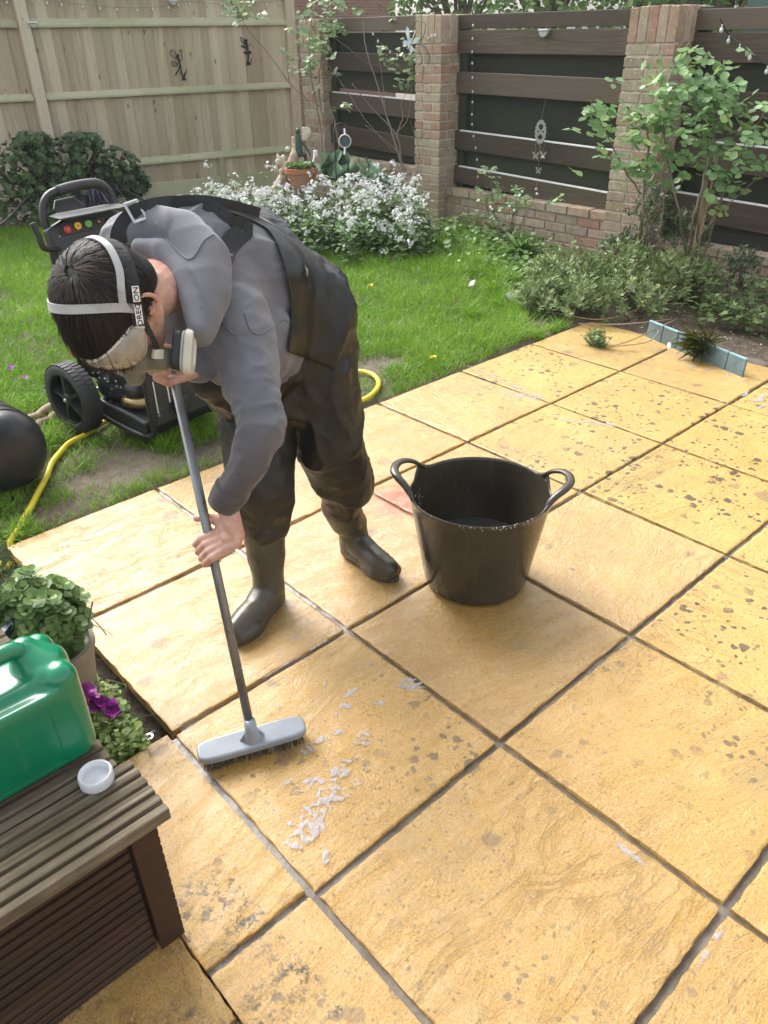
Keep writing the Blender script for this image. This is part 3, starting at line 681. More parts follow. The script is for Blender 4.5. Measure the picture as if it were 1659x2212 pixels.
# --- wellington boots
def boot(an, top, heel, toe):
    d = (toe-heel); d.z = 0; Lb = d.length; d.normalize(); sd = d.cross(Vector((0, 0, 1))); b0 = Vector(heel); b0.z = 0
    W = lambda x, y, z: b0 + d*x + sd*y + Vector((0, 0, z))
    shaft = (Vector(top)-W(.06, 0, .10))
    pr = [('chain', [W(.060, 0, .095), W(.058, 0, .14)+shaft*.05, W(.06, 0, .10)+shaft*.5, Vector(top)], [.050, .052, .060, .066]),
          ('chain', [W(.048, 0, .050), W(.060, 0, .095)], [.043, .052]), ('chain', [W(.075, 0, .075), W(.14, 0, .052), W(.20, .003, .046), W(.238, .004, .044)], [.045, .042, .042, .036])]
    for y in (-.022, 0, .022): pr.append(('chain', [W(.042, y*.6, .030), W(.13, y*.8, .028), W(.20, y*1.15, .030), W(.243, y*.7, .030)], [.028, .024, .028, .026]))
    # sole: keep flat underside
    def flat(co): return np.zeros(len(co))
    o = organic('boot', pr, .0045, M['boot'], person, 4, (crease(14, .0016, 3),))
    me = o.data; n = len(me.vertices); co = np.empty(n*3); me.vertices.foreach_get('co', co); co = co.reshape(-1, 3); co[:, 2] = np.maximum(co[:, 2], .004); me.vertices.foreach_set('co', co.ravel())
    # the sole, a welt standing proud of the upper
    out = []
    for k in range(40):
        t = k/40*2*math.pi; x = .5-.5*math.cos(t); yy = math.sin(t)
        wdt = .034 + .016*math.exp(-((x-.72)/.22)**2) - .004*math.exp(-((x-.4)/.15)**2)
        xx = .135 - .137*math.cos(t); out.append((xx, (1 if yy > 0 else -1)*abs(yy)**.55*wdt))
    m = MB(); m.prism(out, W(0, 0, .0015), d, sd, Vector((0, 0, .017))); so_ = m.build('sole', M['boot'], o, bevel=.004)
    m = MB(); m.tube([W(.178 + .026*math.sin(t), .050*math.cos(t)*.98, .030+.050*math.sin(t)) for t in [x*math.pi/14 for x in range(15)]], .0016, 6); m.build('toe_seam', M['boot'], o)
    return o
boot(anR, btR, G(607, 1288), G(551, 1348)); boot(anL, btL, G(741, 1188), G(826, 1240))
# --- waders: trousers ballooning over the boots, seat, bib
wp = [('chain', [hipR, (hipR+kneeR)/2, kneeR, D(558, 1050, 2.28), D(563, 1100, 2.33), D(572, 1140, 2.34)], [.130, .116, .102, .098, .086, .062]),
      ('chain', [hipL, (hipL+kneeL)/2, kneeL, D(733, 1012, 2.42), D(744, 1040, 2.48), D(740, 1090, 2.55)], [.128, .114, .098, .094, .090, .060]),
      ('chain', [D(585, 640, 2.12), D(640, 690, 2.2), D(645, 770, 2.24)], [.155, .175, .165]), ('chain', [D(655, 650, 2.24), D(672, 760, 2.26)], [.135, .14]),
      ('c', D(560, 800, 2.2), D(640, 830, 2.24), .13, .13), ('c', D(470, 700, 2.06), D(560, 760, 2.12), .125, .14),
      ('c', D(475, 800, 2.04), D(540, 830, 2.18), .08, .12), ('c', D(560, 560, 2.14), D(600, 620, 2.14), .125, .145)]
ld = (kneeR-hipR).normalized()
wad = organic('waders', wp, .0075, M['pvc'], person, 5, (crease(5.5, .008, 1, frame_stretch((.3, .2, 1), .45)), crease(12, .005, 9, frame_stretch((0, .4, 1), .5)), folds(8, .010, 6, frame_stretch((0, .3, 1), .5), 3.2), folds(22, .0035, 4, None, 2.6)))
# --- hooded top: torso, sleeves
tp = [('chain', [neck+(pel-neck)*.04, neck+(pel-neck)*.28, neck+(pel-neck)*.62, neck+(pel-neck)*.9], [.105, .160, .172, .13]),
      ('c', D(480, 690, 1.84), D(335, 545, 1.97), .095, .10),
      ('chain', [D(500, 690, 1.82), D(533, 790, 1.79), elb, D(535, 1000, 1.74), D(502, 1062, 1.79)], [.090, .072, .0485, .045, .037]),
      ('chain', [sh_f, elbF, wrF-RX*-.01], [.092, .068, .042]), ('c', D(430, 560, 1.9), D(535, 620, 2.0), .15, .165), ('c', D(420, 700, 1.85), D(522, 730, 1.95), .10, .135)]
hood_top = organic('hooded_top', tp, .0065, M['hoodie'], person, 6, (crease(3.5, .005, 5), folds(9, .007, 3, frame_stretch(elb-sh_n, 2.0), 3.2, lambda v: math.exp(-((v-elb).length/.13)**2)+.5*math.exp(-((v-sh_n).length/.14)**2)), folds(6, .007, 8, frame_stretch(pel-neck, .5), 3.4), folds(15, .0045, 8, frame_stretch(Vector((1, .3, 0)), .6), 2.8)))
# cuff
ca = (wri - D(532, 1000, 1.75)).normalized(); cc = D(496, 1064, 1.79)
mb = MB(); prof = [(.0395, -.004), (.041, .0), (.0405, .03), (.0375, .052), (.033, .0545), (.030, .05)]
ax1 = ca.orthogonal().normalized(); ax2 = ca.cross(ax1); mb.lathe([(a, b-.012) for a, b in prof], 40, cc, (ax1, ax2, ca)); mb.build('cuff', M['hoodie'], hood_top, smooth=True)
# hood bunched behind the neck
hp = [('chain', [D(272, 512, 1.70), D(330, 490, 1.70), D(400, 500, 1.70), D(442, 560, 1.68), D(452, 640, 1.66), D(436, 720, 1.63)], [.030, .042, .050, .052, .046, .022]),
      ('chain', [D(300, 530, 1.66), D(350, 548, 1.66), D(392, 590, 1.65), D(415, 650, 1.63), D(428, 712, 1.61)], [.016, .024, .026, .026, .018]),
      ('c', D(350, 520, 1.72), D(420, 600, 1.70), .05, .052), ('c', D(430, 520, 1.76), D(452, 600, 1.74), .038, .045)]
hood = organic('hood', hp, .005, M['hoodie'], hood_top, 3, (crease(8, .005, 8), folds(9, .007, 2, frame_stretch((D(430,700,1.64)-D(300,510,1.7)), .4), 3.0)))
# stitched seams
def seam(pts, par=hood_top, rad=.0018, lift=.003):
    m = MB(); m.tube(curve3(pts, 24), rad, 5); return m.build('seam', M['hoodie'], par, smooth=True)
def project(o, pts, lift=.003):
    """drop points onto a mesh along the view of the tailor: nearest surface from outside"""
    dg = bpy.context.evaluated_depsgraph_get(); dg.update(); mw = o.matrix_world.copy(); inv = mw.inverted(); out = []
    for p in pts:
        d = (p-CAM).normalized(); ok, loc, nor, _ = o.ray_cast(inv @ CAM, (inv.to_3x3() @ d).normalized())
        out.append((mw @ loc) - d*lift if ok else p)
    return out
def surf_px(objs, pxs, lift=.003, dflt=2.0):
    dg = bpy.context.evaluated_depsgraph_get(); dg.update(); out = []
    for x, y in pxs:
        d = ray(x, y).normalized(); best = None
        for o in objs:
            mw = o.matrix_world; inv = mw.inverted(); ok, loc, nor, _ = o.ray_cast(inv @ CAM, (inv.to_3x3() @ d).normalized())
            if ok:
                wl = mw @ loc; t = (wl-CAM).length
                if best is None or t < best[0]: best = (t, wl)
        out.append(best[1]-d*lift if best else (out[-1] if out else D(x, y, dflt)))
    return out
def densify(px, n):
    return [(p.x, p.y) for p in curve3([(x, y, 0) for x, y in px], n)]
bpy.context.view_layer.update()
T_ = [hood_top, hood]
for pl in ([(528, 672), (540, 710), (562, 722), (588, 705), (612, 690), (628, 700)], [(452, 640), (478, 690), (505, 722), (530, 718)]):
    m = MB(); m.tube(surf_px([hood_top], densify(pl, 22), .001), .0022, 5); m.build('seam', M['hoodie'], hood_top, smooth=True)
m = MB(); m.tube(surf_px([hood], densify([(335, 478), (372, 530), (410, 560), (440, 520), (462, 505)], 22), .001), .0022, 5); m.build('seam', M['hoodie'], hood_top, smooth=True)
# shoulder straps: flat webbing lying on the back
def ribbon(name, px, width, mat, objs, parent, lift=.006, n=30, thick=.0018, widths=None, smooth_it=3):
    q = densify(px, n); P = surf_px(objs, q, lift)
    for _ in range(smooth_it): P = [P[0]] + [(P[i-1]+P[i]*2+P[i+1])/4 for i in range(1, n-1)] + [P[-1]]
    V = []; Fc = []
    for i, p in enumerate(P):
        t = (P[min(i+1, n-1)]-P[max(i-1, 0)]).normalized(); v = (p-CAM).normalized(); b = t.cross(v).normalized()
        nn = b.cross(t).normalized(); nn = nn if nn.dot(v) < 0 else -nn; wv = (widths[min(int(i/n*len(widths)), len(widths)-1)] if widths else width)/2
        V += [p-b*wv, p+b*wv, p+b*wv-nn*thick*2, p-b*wv-nn*thick*2]
    for i in range(n-1): a = i*4; Fc += [(a+k, a+(k+1)%4, a+4+(k+1)%4, a+4+k) for k in range(4)]
    Fc += [(3, 2, 1, 0), tuple((n-1)*4+k for k in range(4))]
    m = MB(); m.add(V, Fc); o = m.build(name, mat, parent, smooth=False); return o
TT = [hood_top, wad, hood]
ribbon('shoulder_strap', [(258, 535), (262, 500), (285, 470), (330, 450), (385, 443), (440, 442), (500, 452), (560, 468)], .042, M['strap'], TT, wad)
ribbon('shoulder_strap', [(440, 442), (470, 462), (500, 488), (535, 493), (500, 520), (482, 560), (470, 600), (464, 655)], .046, M['strap'], [hood_top, wad], wad)
bk = surf_px(TT, [(293, 462)], .012)[0]; tb = (D(310, 455, 1.8)-D(275, 475, 1.8)).normalized(); q1, q2, q3 = surf_px([hood_top, wad], [(283, 474), (300, 456), (305, 476)], 0.0); nv = (q2-q1).cross(q3-q1).normalized(); nv = nv if nv.dot(CAM-bk) > 0 else -nv; nv = (nv+(CAM-bk).normalized()*.8).normalized(); bk = bk+nv*.010; tb = (tb-nv*tb.dot(nv)).normalized(); bb = nv.cross(tb).normalized(); tb = bb.cross(nv)
m = MB()
for s_ in (-1, 1): m.box(bk+tb*s_*.014, (.003, .0245, .0022), (tb, bb, nv)); m.box(bk+bb*s_*.022, (.0145, .003, .0022), (tb, bb, nv))
m.build('buckle', M['metal'], wad, bevel=.0012)
# bib edge: loose black cloth folded across the back
def sheet(name, A, B, nu, nv, objs, mat, parent, lift, amp):
    """cloth laid over the bodies below it, between two seam lines"""
    A = densify(A, nv); B = densify(B, nv); P_ = []
    for j in range(nv): P_.append(surf_px(objs, [(A[j][0]+(B[j][0]-A[j][0])*i/(nu-1), A[j][1]+(B[j][1]-A[j][1])*i/(nu-1)) for i in range(nu)], lift))
    for _ in range(6):
        Q = [r[:] for r in P_]
        for j in range(1, nv-1):
            for i in range(1, nu-1): Q[j][i] = (P_[j][i]*2+P_[j-1][i]+P_[j+1][i]+P_[j][i-1]+P_[j][i+1])/6
        for j in range(1, nv-1): Q[j][0] = (P_[j-1][0]+P_[j][0]*2+P_[j+1][0])/4
        P_ = Q
    V = []
    for j in range(nv):
        for i in range(nu):
            p = P_[j][i]; e_ = math.exp(-i/2.2); n_ = (CAM-p).normalized(); q = p*9+Vector((j*.02, 0, 0)); V.append(p+n_*(amp*(1-2*abs(noise.noise(Vector((q.x, q.y*.6, q.z)))))*.9 + .011*e_*(1+.6*noise.noise(p*18))))
    o = npmesh(name, V, [(j*nu+i, j*nu+i+1, (j+1)*nu+i+1, (j+1)*nu+i) for j in range(nv-1) for i in range(nu-1)], mat, parent, np.zeros(len(V)), 4, True); m = o.modifiers.new('t', 'SOLIDIFY'); m.thickness = .004; m.offset = 0; m = o.modifiers.new('s', 'SUBSURF'); m.levels = 1; m.render_levels = 1; return o
sheet('bib', [(470, 450), (520, 466), (556, 482), (584, 500), (604, 540), (618, 590), (628, 650), (630, 710), (622, 760)], [(500, 455), (560, 470), (610, 498), (655, 530), (692, 570), (718, 620), (732, 680), (735, 740), (728, 800)], 26, 44, [hood_top, wad], M['pvc'], wad, .008, .010)
m = MB(); m.tube([D(712, 600, 2.19), D(724, 608, 2.17), D(733, 632, 2.16), D(728, 640, 2.17)], .005, 6, flat=.4); m.build('side_tab', M['strap'], wad)
# --- hair
hv = []; 
hairc = organic('hair', [('e', H(0, -.014, .030), (.083, .103, .093), AXH), ('e', H(0, -.06, -.01), (.070, .056, .075), AXH)], .004, M['hair'], person, 4)
LV = []; LF = []; Lr = []; nb = 0
crown = Vector((.012, -.055, .112))
for k in range(14000):
    v = unit(1)[0]
    l, f, u_ = v[0]*.083, v[1]*.103-.014, v[2]*.093+.030
    if v[2] < -.55: continue
    if f > .03 and u_ < .030: continue
    if abs(l) > .05 and u_ < .0 and f > -.02: continue
    p = Vector((l, f, u_)); nrm = Vector((v[0]/.083, v[1]/.103, v[2]/.093)).normalized()
    flow = p-crown; flow = flow-nrm*flow.dot(nrm)
    if flow.length < .01: continue
    flow.normalize(); sw = nrm.cross(flow)*.35; d = (flow+sw+Vector((random.gauss(0, .07), random.gauss(0, .07), random.gauss(0, .03)))).normalized()
    fr = max(0, min(1, (f-.0)/.06)); Ln = (.034+.02*random.random())*(1+fr*.65)
    wq = .0007+.0008*random.random(); q = p*1.0; pts = []
    b = nrm.cross(d)
    for j in range(5):
        t = j/4; pp = p + d*Ln*t + nrm*(.004+.009*math.sin(t*2.4)*(.4+.8*random.random()*.5)) - nrm*(.012*t*t*(1 if fr < .5 else .2))
        if fr > .3: pp += Vector((0, .012*t*t, -.016*t*t))
        pts.append(pp)
    for j in range(5):
        ww = wq*(1-.8*(j/4)**2); a = pts[j]-b*ww; c = pts[j]+b*ww; LV += [H(*a), H(*c)]
    LF += [(nb+2*j, nb+2*j+1, nb+2*j+3, nb+2*j+2) for j in range(4)]; nb += 10; rr = random.random(); rr = min(1, rr*.7 + (.45 if (f < -.02 and u_ > .05) else 0)*random.random()); Lr += [rr]*10
npmesh('strands', LV, LF, M['hair'], hairc, Lr, 4, True)
# --- goggles: clear shell over the eyes, strap with lettering, grey harness over the hair
s = NT('misty_clear_plastic'); c = s.coord(); s.P(Base_Color=s.ramp(s.noise(c, 24, 6, .7), [(.3, (.40, .36, .30)), (.7, (.66, .62, .55))]), Roughness=.22); s.b.inputs['Transmission Weight'].default_value = .35; s.b.inputs['IOR'].default_value = 1.3; M['misty'] = s.m
gg = empty('goggles', H(0, .09, .02), None, None); gg.parent = person; gg.matrix_parent_inverse = Matrix.Translation(person.location).inverted()
def shell(fn, nu, nv, name, mat, par, thick=.0022):
    V = [H(*fn(i/(nu-1), j/(nv-1))) for j in range(nv) for i in range(nu)]
    Fc = [(j*nu+i, j*nu+i+1, (j+1)*nu+i+1, (j+1)*nu+i) for j in range(nv-1) for i in range(nu-1)]
    o = npmesh(name, V, Fc, mat, par, np.zeros(len(V)), 4, True); m = o.modifiers.new('t', 'SOLIDIFY'); m.thickness = thick; m.offset = 0; return o
def gl(a, b):
    th = (a-.5)*R(172); v = (b-.5)*2; hh = .047*(.18+.82*math.sqrt(max(0, 1-abs(math.sin(th))**4))) ; bulge = .020*math.sqrt(max(0, 1-v*v*.96))
    return ((.078+bulge)*math.sin(th), .022+(.084+bulge)*math.cos(th), .014 + v*hh - .006*abs(math.cos(th))*(v < 0))
shell(gl, 41, 17, 'lens', M['misty'], gg)
rim = [H(*[x*1.0 for x in gl(i/40, 0)]) for i in range(41)] + [H(*gl(1, j/8)) for j in range(1, 8)] + [H(*gl(1-i/40, 1)) for i in range(41)] + [H(*gl(0, 1-j/8)) for j in range(1, 9)]
mb = MB(); mb.tube(rim, .0034, 6); mb.build('rim', M['cream_plastic'], gg, smooth=True)
def band(path, wdt, name, mat, par, n=40, thick=.002):
    """flat strap: path of head-frame points with outward normals from the skull centre"""
    q = curve3(path, n); V = []; c0 = Vector((0, -.01, .01))
    for i, p in enumerate(q):
        t = (q[min(i+1, n-1)]-q[max(i-1, 0)]).normalized(); nn = (p-c0).normalized(); b = t.cross(nn).normalized(); nn = b.cross(t)*(1 if b.cross(t).dot(nn) > 0 else -1)
        for a_, c_ in ((-1, 0), (1, 0), (1, 1), (-1, 1)): V.append(H(*(p+b*a_*wdt/2+nn*c_*thick)))
    m = MB(); m.add(V, [(i*4+k, i*4+(k+1)%4, i*4+4+(k+1)%4, i*4+4+k) for i in range(n-1) for k in range(4)]+[(3, 2, 1, 0), tuple((n-1)*4+k for k in range(4))]); return m.build(name, mat, par)
strapc = [(.094, .026, .018), (.094, .005, .024), (.090, -.028, .030), (.084, -.062, .034), (.066, -.095, .036), (.035, -.118, .036), (0, -.124, .036), (-.035, -.118, .036), (-.066, -.095, .036), (-.090, -.04, .028), (-.094, .026, .018)]
gs = band(strapc, .026, 'strap', M['strap'], gg)
def letters(txt, o, u, v, size, mat, par, name, ext=.0004, align='CENTER'):
    cu = bpy.data.curves.new(name, 'FONT'); cu.body = txt; cu.size = size; cu.extrude = ext; cu.align_x = align; cu.align_y = 'CENTER'; cu.offset = size*.012
    to = bpy.data.objects.new(name, cu); scene.collection.objects.link(to); bpy.context.view_layer.update()
    dg = bpy.context.evaluated_depsgraph_get(); me = bpy.data.meshes.new_from_object(to.evaluated_get(dg)); bpy.data.objects.remove(to)
    u = Vector(u).normalized(); n = u.cross(Vector(v)).normalized(); v = n.cross(u)
    me.transform(Matrix([[u.x, v.x, n.x, o[0]], [u.y, v.y, n.y, o[1]], [u.z, v.z, n.z, o[2]], [0, 0, 0, 1]])); me.materials.clear()
    return link(name, me, mat, par)
# white label patch with black letters on the strap side
for a_, b_, tx in (((.0968, .024, .019), (.0945, -.012, .0265), 'OREG'), ((.0940, -.018, .0275), (.0905, -.047, .032), 'ON')):
    pa, pb = Vector(a_), Vector(b_); t = (pb-pa); L = t.length; tn = t.normalized(); nn = Vector((1, 0, .02)); nn = (nn-tn*nn.dot(tn)).normalized(); b = nn.cross(tn)
    conv = lambda v: hl*v[0]+hf*v[1]+hu*v[2]
    MB().box(H(*((pa+pb)/2+nn*.0022)), (L/2, .0085, .0008), (conv(tn), conv(b), conv(nn))).build('label_patch', M['white_ink'], gs, bevel=.0007)
    vv = conv(b); uu_ = conv(tn); nw = conv(nn)
    if uu_.cross(vv).dot(nw) < 0: vv = -vv
    letters(tx, H(*((pa+pb)/2+nn*.0033)), uu_, vv, .0165 if len(tx) > 2 else .017, M['black_plastic'], gs, 'lettering')
# respirator harness: pale grey band over the crown
hnp = [(.093, -.005, .020), (.088, -.004, .062), (.064, .004, .103), (.025, .012, .128), (-.02, .014, .130), (-.062, .006, .104), (-.088, -.004, .062)]
hn = band(hnp, .017, 'harness', M['grey_plastic'], person, 44, .003)
band([(.090, -.004, .055), (.088, -.035, .060), (.078, -.075, .060), (.045, -.112, .060), (0, -.124, .060), (-.045, -.112, .06)], .014, 'harness_back_band', M['grey_plastic'], hn, 40, .003)
# respirator: half mask, two cartridges, lower strap
rp = organic('respirator', [('e', H(0, .098, -.052), (.046, .040, .050), AXH), ('c', H(.03, .10, -.075), H(.055, .095, -.082), .026, .026), ('c', H(-.03, .10, -.075), H(-.055, .095, -.082), .026, .026), ('c', H(0, .125, -.055), H(0, .14, -.062), .026, .022)], .003, M['olive_rubber'], person, 3)
for sd in (1, -1):
    cc_ = H(.088*sd, .072, -.098); an_ = (hl*.80*sd + hf*-.02 - hu*.58).normalized(); a1 = (hf*.95+hu*.1); a1 = (a1-an_*a1.dot(an_)).normalized(); a2 = an_.cross(a1)
    def sq(rx, ry, h, m_, nm, par, rr=.0): 
        poly = []
        for k in range(36):
            t = k/36*2*math.pi; e = .62; poly.append((rx*math.copysign(abs(math.cos(t))**e, math.cos(t)), ry*math.copysign(abs(math.sin(t))**e, math.sin(t))))
        q = MB(); q.prism(poly, cc_+an_*h[0], a1, a2, an_*(h[1]-h[0])); return q.build(nm, m_, par, bevel=.003, seg=2)
    c0_ = sq(.044, .033, (-.010, .006), M['black_plastic'], 'cartridge_base', rp); sq(.043, .0325, (.0065, .013), M['grey_plastic'], 'ring', c0_)
    c1_ = sq(.047, .036, (.0135, .031), M['cream_plastic'], 'filter_cover', rp); sq(.030, .010, (.0312, .0335), M['white_ink'], 'vent_slot', c1_)
band([(.096, -.002, .018), (.086, .030, -.010), (.078, .062, -.040), (.066, .088, -.060)], .0115, 'mask_strap', M['strap'], rp, 20, .0025)
q = Vector((.072, .083, -.055)); MB().box(H(*q), (.010, .005, .013), (hf, hl, hu)).build('strap_clip', M['cream_plastic'], rp, bevel=.002)

# ================================================================ BROOM
M['pole'] = plain('grey_metal_tube', (.23, .24, .25), .33, .5, var=.15, scale=40, dirt=(.14, .13, .12)); M['broom_grey'] = plain('grey_broom_plastic', (.28, .31, .345), .35, var=.08, scale=50, dirt=(.36, .38, .40), coat=.25)
ba = G(424, 1622, .06); bb_ = G(658, 1556, .06); bd = (bb_-ba); bd.z = 0; Lh = bd.length/2; bd.normalize(); bc = (ba+bb_)/2; bc.z = 0
br = empty('broom', bc, 'long-handled grey deck brush held in both hands, its head on the soapy slab', 'brush')
bn = bd.cross(Vector((0, 0, 1))).normalized(); bn = bn if bn.dot(FW) < 0 else -bn
tl = (Vector((0, 0, 1))*.96 + bn*.18).normalized(); bw = bd.cross(tl).normalized()
# head: long rounded block, hollow top surface
poly = []
for k in range(28):
    t = k/28*2*math.pi; poly.append((math.copysign(abs(math.cos(t))**.28, math.cos(t))*Lh, math.copysign(abs(math.sin(t))**.5, math.sin(t))*.031))
hc_ = bc+Vector((0, 0, .043))
mb = MB(); mb.prism(poly, hc_-tl*.012, bd, bw, tl*.026); hd = mb.build('head', M['broom_grey'], br, bevel=.007, seg=3)
pole_b2 = hc_ + tl*.055 
mb = MB(); mb.tube([pole_b2-tl*.02+bn*0, pole_a - pd*.05], .0112, 20); po = mb.build('handle', M['pole'], br, smooth=True)
mb = MB(); mb.tube([hc_+tl*.004, hc_+tl*.018, hc_+tl*.045, pole_b2+(pole_a-pole_b2).normalized()*.02], [.030, .021, .0155, .0145], 20, up=bd); mb.build('socket', M['broom_grey'], br, smooth=True)
mb = MB()
for s_ in (-1, 1): mb.prism([(0, 0), (.034*s_, 0), (.012*s_, .04), (0, .045)], hc_+tl*.010-bw*.003, bd, tl, bw*.006)
mb.build('socket_ribs', M['broom_grey'], br, bevel=.001)
V = []; Fc = []; nb = 0; rr = []
for k in range(2600):
    a_ = random.uniform(-Lh+.012, Lh-.012); b_ = random.uniform(-.020, .020); p0 = hc_-tl*.010+bd*a_+bw*b_; spl = Vector((b_*.5, 0, 0)); p1 = Vector((p0.x, p0.y, .004))+bw*(b_*.2+random.gauss(0, .004))+bd*random.gauss(0, .004)
    sd_ = bd*.0007; V += [p0-sd_, p0+sd_, p1+sd_, p1-sd_]; Fc.append((nb, nb+1, nb+2, nb+3)); nb += 4; rr += [random.random()]*4
s = NT('bristle'); s.P(Base_Color=s.ramp(s.rnd(), [(0, (.03, .022, .010)), (.85, (.10, .075, .035)), (1, (.4, .38, .30))]), Roughness=.5); M['bristle'] = s.m
npmesh('bristles', V, Fc, M['bristle'], br, rr, 4)

# ================================================================ FLEXIBLE TUB
def tub_mat(): 
    s = NT('black_rubber_tub'); c = s.coord(); n1 = s.noise(c, 10, 5, .6)
    col = s.ramp(n1, [(.3, (.030, .025, .017)), (.7, (.050, .042, .028))]); sc_ = s.ramp(s.noise(s.coord(scale=(5, 5, 120)), 1, 6, .8), [(.66, 0), (.73, .35)]); col = s.mix(sc_, col, (.15, .14, .12))
    dr = s.ramp(s.noise(s.coord(scale=(60, 60, 3)), 1, 4, .6), [(.55, .22), (.7, .34)])
    s.P(Base_Color=col, Roughness=dr, Normal=s.bump(s.noise(s.coord(scale=(20, 20, 160)), 1, 4), .1, .002)); s.b.inputs['Specular IOR Level'].default_value = .5; return s.m
M['tub'] = tub_mat()
tc = Vector((1.095, -.70, 0)); tub = empty('rubber_tub', tc, 'black flexible tub with two loop handles standing on the wet slabs beside the boots', 'bucket')
hA = [math.atan2((p-tc).y, (p-tc).x) for p in (Vector((.927, -.467, 0)), Vector((1.30, -.84, 0)))]; hA[1] = hA[0]-math.pi+.06
nseg = 144; prof = [(.0, .004), (.150, .004), (.166, .012), (.172, .03), (.196, .18), (.215, .300), (.2205, .334), (.2235, .3395), (.2225, .343), (.2185, .342), (.2165, .334), (.211, .300), (.192, .18), (.168, .034), (.155, .018), (.0, .016)]
V = []; 
for r_, z_ in prof:
    for k in range(nseg):
        t = 2*math.pi*k/nseg; z = z_; r = r_
        dd = min(abs((t-h+math.pi) % (2*math.pi)-math.pi) for h in hA)
        if z_ > .29: w_ = math.exp(-(dd/.30)**4); z += (-.016*w_ + .020*math.exp(-((dd-.42)/.13)**2))*((z_-.29)/.05); r += .006*math.exp(-((dd-.42)/.14)**2)*((z_-.29)/.05)
        r *= 1+.012*math.cos(2*(t-hA[0]))*z_/.34
        V.append(tc+Vector((r*math.cos(t), r*math.sin(t), z)))
m_ = MB(); m_.add(V, [(i*nseg+k, i*nseg+(k+1) % nseg, (i+1)*nseg+(k+1) % nseg, (i+1)*nseg+k) for i in range(len(prof)-1) for k in range(nseg)]); m_.build('tub_wall', M['tub'], tub, smooth=True)
for h in hA:
    rd = Vector((math.cos(h), math.sin(h), 0)); td = Vector((-math.sin(h), math.cos(h), 0)); P0 = tc+rd*.222
    def rp_(da, dr_, z_): return tc+Vector((math.cos(h+da)*(.222+dr_), math.sin(h+da)*(.222+dr_), z_))
    pts = [rp_(-.52, .002, .344), rp_(-.42, .006, .362), rp_(-.33, .018, .380), rp_(-.22, .036, .392), rp_(-.08, .048, .397), rp_(.08, .048, .397), rp_(.22, .036, .392), rp_(.33, .018, .380), rp_(.42, .006, .362), rp_(.52, .002, .344)]
    pts = curve3(pts, 40); rad = [.0125+.0015*math.cos((i/39-.5)*6.28) for i in range(40)]
    for q_ in range(6): rad[q_] = .005+.0013*q_; rad[39-q_] = rad[q_]
    m_ = MB(); m_.tube(pts, rad, 12, flat=.62, up=(0, 0, 1)); m_.build('handle', M['tub'], tub, smooth=True)
s = NT('murky_water'); s.P(Base_Color=(.05, .05, .045), Roughness=.06, Normal=s.bump(s.noise(s.coord(), 12, 3), .08, .01)); M['murky'] = s.m
m_ = MB(); m_.lathe([(0, 0), (.184, 0), (.182, -.008), (0, -.009)], 64, tc+Vector((0, 0, .125))); o = m_.build('wash_water', M['murky'], smooth=False); tag(o, 'dark soapy water lying in the bottom of the black tub', 'water')
recenter(o, tc+Vector((0, 0, .125)))
m_ = MB()
for k in range(46):
    t = R(95)+random.gauss(0, .16); z = random.uniform(.15, .30); r = .166+(z-.034)*.152; m_.ball(tc+Vector((math.cos(t+.5)*r, math.sin(t+.5)*r, z)), random.uniform(.0008, .0022), 6)
for k in range(60):
    t = random.gauss(-1.9, .5); m_.ball(tc+Vector((math.cos(t)*.2215, math.sin(t)*.2215, .344+random.uniform(-.012, .001))), random.uniform(.0008, .0018), 6)
M['suds'] = plain('white_suds', (.78, .80, .84), .35, var=.06, bump=.5, scale=90); m_.build('suds_splash', M['suds'], tub)['kind'] = 'stuff'

# ================================================================ PLANTER BOX WITH DECKING LID
M['deck_top'] = wood_mat('weathered_decking', (.06, .045, .028), (.19, .15, .10), (.40, .35, .25), green=(.06, .048, .025), axis=(1.2, 26, 26), gw=.6, gscale=6, knots=False, rough=.75)
M['deck_side'] = wood_mat('dark_stained_decking', (.028, .014, .009), (.055, .028, .018), (.10, .058, .035), green=(.05, .035, .02), axis=(1.2, 30, 30), gw=.4, gscale=3, knots=False, rough=.5)
bxe = empty('planter_box', (-.7, -.8, 0), 'dark brown timber planter box with a weathered grooved lid, in the near left corner', 'planter')
def groove_board(name, x0, x1, y0, y1, z0, z1, mat, n=4, parent=None, vertical=False, gd=.009, first=.3):
    """board along X with grooves cut in the top (or the front when vertical)"""
    L = (z1-z0) if vertical else (y1-y0); poly = [(0, 0)]; edge = first*L/(n+1)
    pos = [edge + (L-2*edge)*(i+.5)/n for i in range(n)]; gw = .0095
    for q in pos: poly += [(q-gw/2, 0), (q-gw*.32, -gd), (q+gw*.32, -gd), (q+gw/2, 0)]
    th = (y1-y0) if vertical else (z1-z0); poly += [(L, 0), (L, -th), (0, -th)]
    mb_ = MB()
    if vertical: mb_.prism([(a, b) for a, b in poly], (x0, y0, z0), (0, 0, 1), (0, -1, 0), (x1-x0, 0, 0))
    else: mb_.prism(poly, (x0, y0, z1), (0, 1, 0), (0, 0, 1), (x1-x0, 0, 0))
    return mb_.build(name, mat, parent, bevel=.0022, seg=2)
xr = [-.222, -.232, -.240, -.244, -.246]; y = -1.128
for k, wd_ in enumerate((.150, .145, .145, .145, .145)):
    groove_board('lid_board', -1.35, xr[0] if k == 0 else -.238-.006*k, y, y+wd_, .372, .400 - (.006 if k == 1 else 0), M['deck_top'], 5 if k == 0 else 4, bxe); y += wd_+.009
z = .012
for k in range(3):
    groove_board('side_board', -1.33, -.302, -1.100, -1.075, z, z+.117, M['deck_side'], 4, bxe, True); z += .1195
m_ = MB(); n = 0; zz = .005
pol = []
while zz < .368:
    pol += [(.052, zz), (.052, zz+.018), (.046, zz+.0215)]; zz += .0245
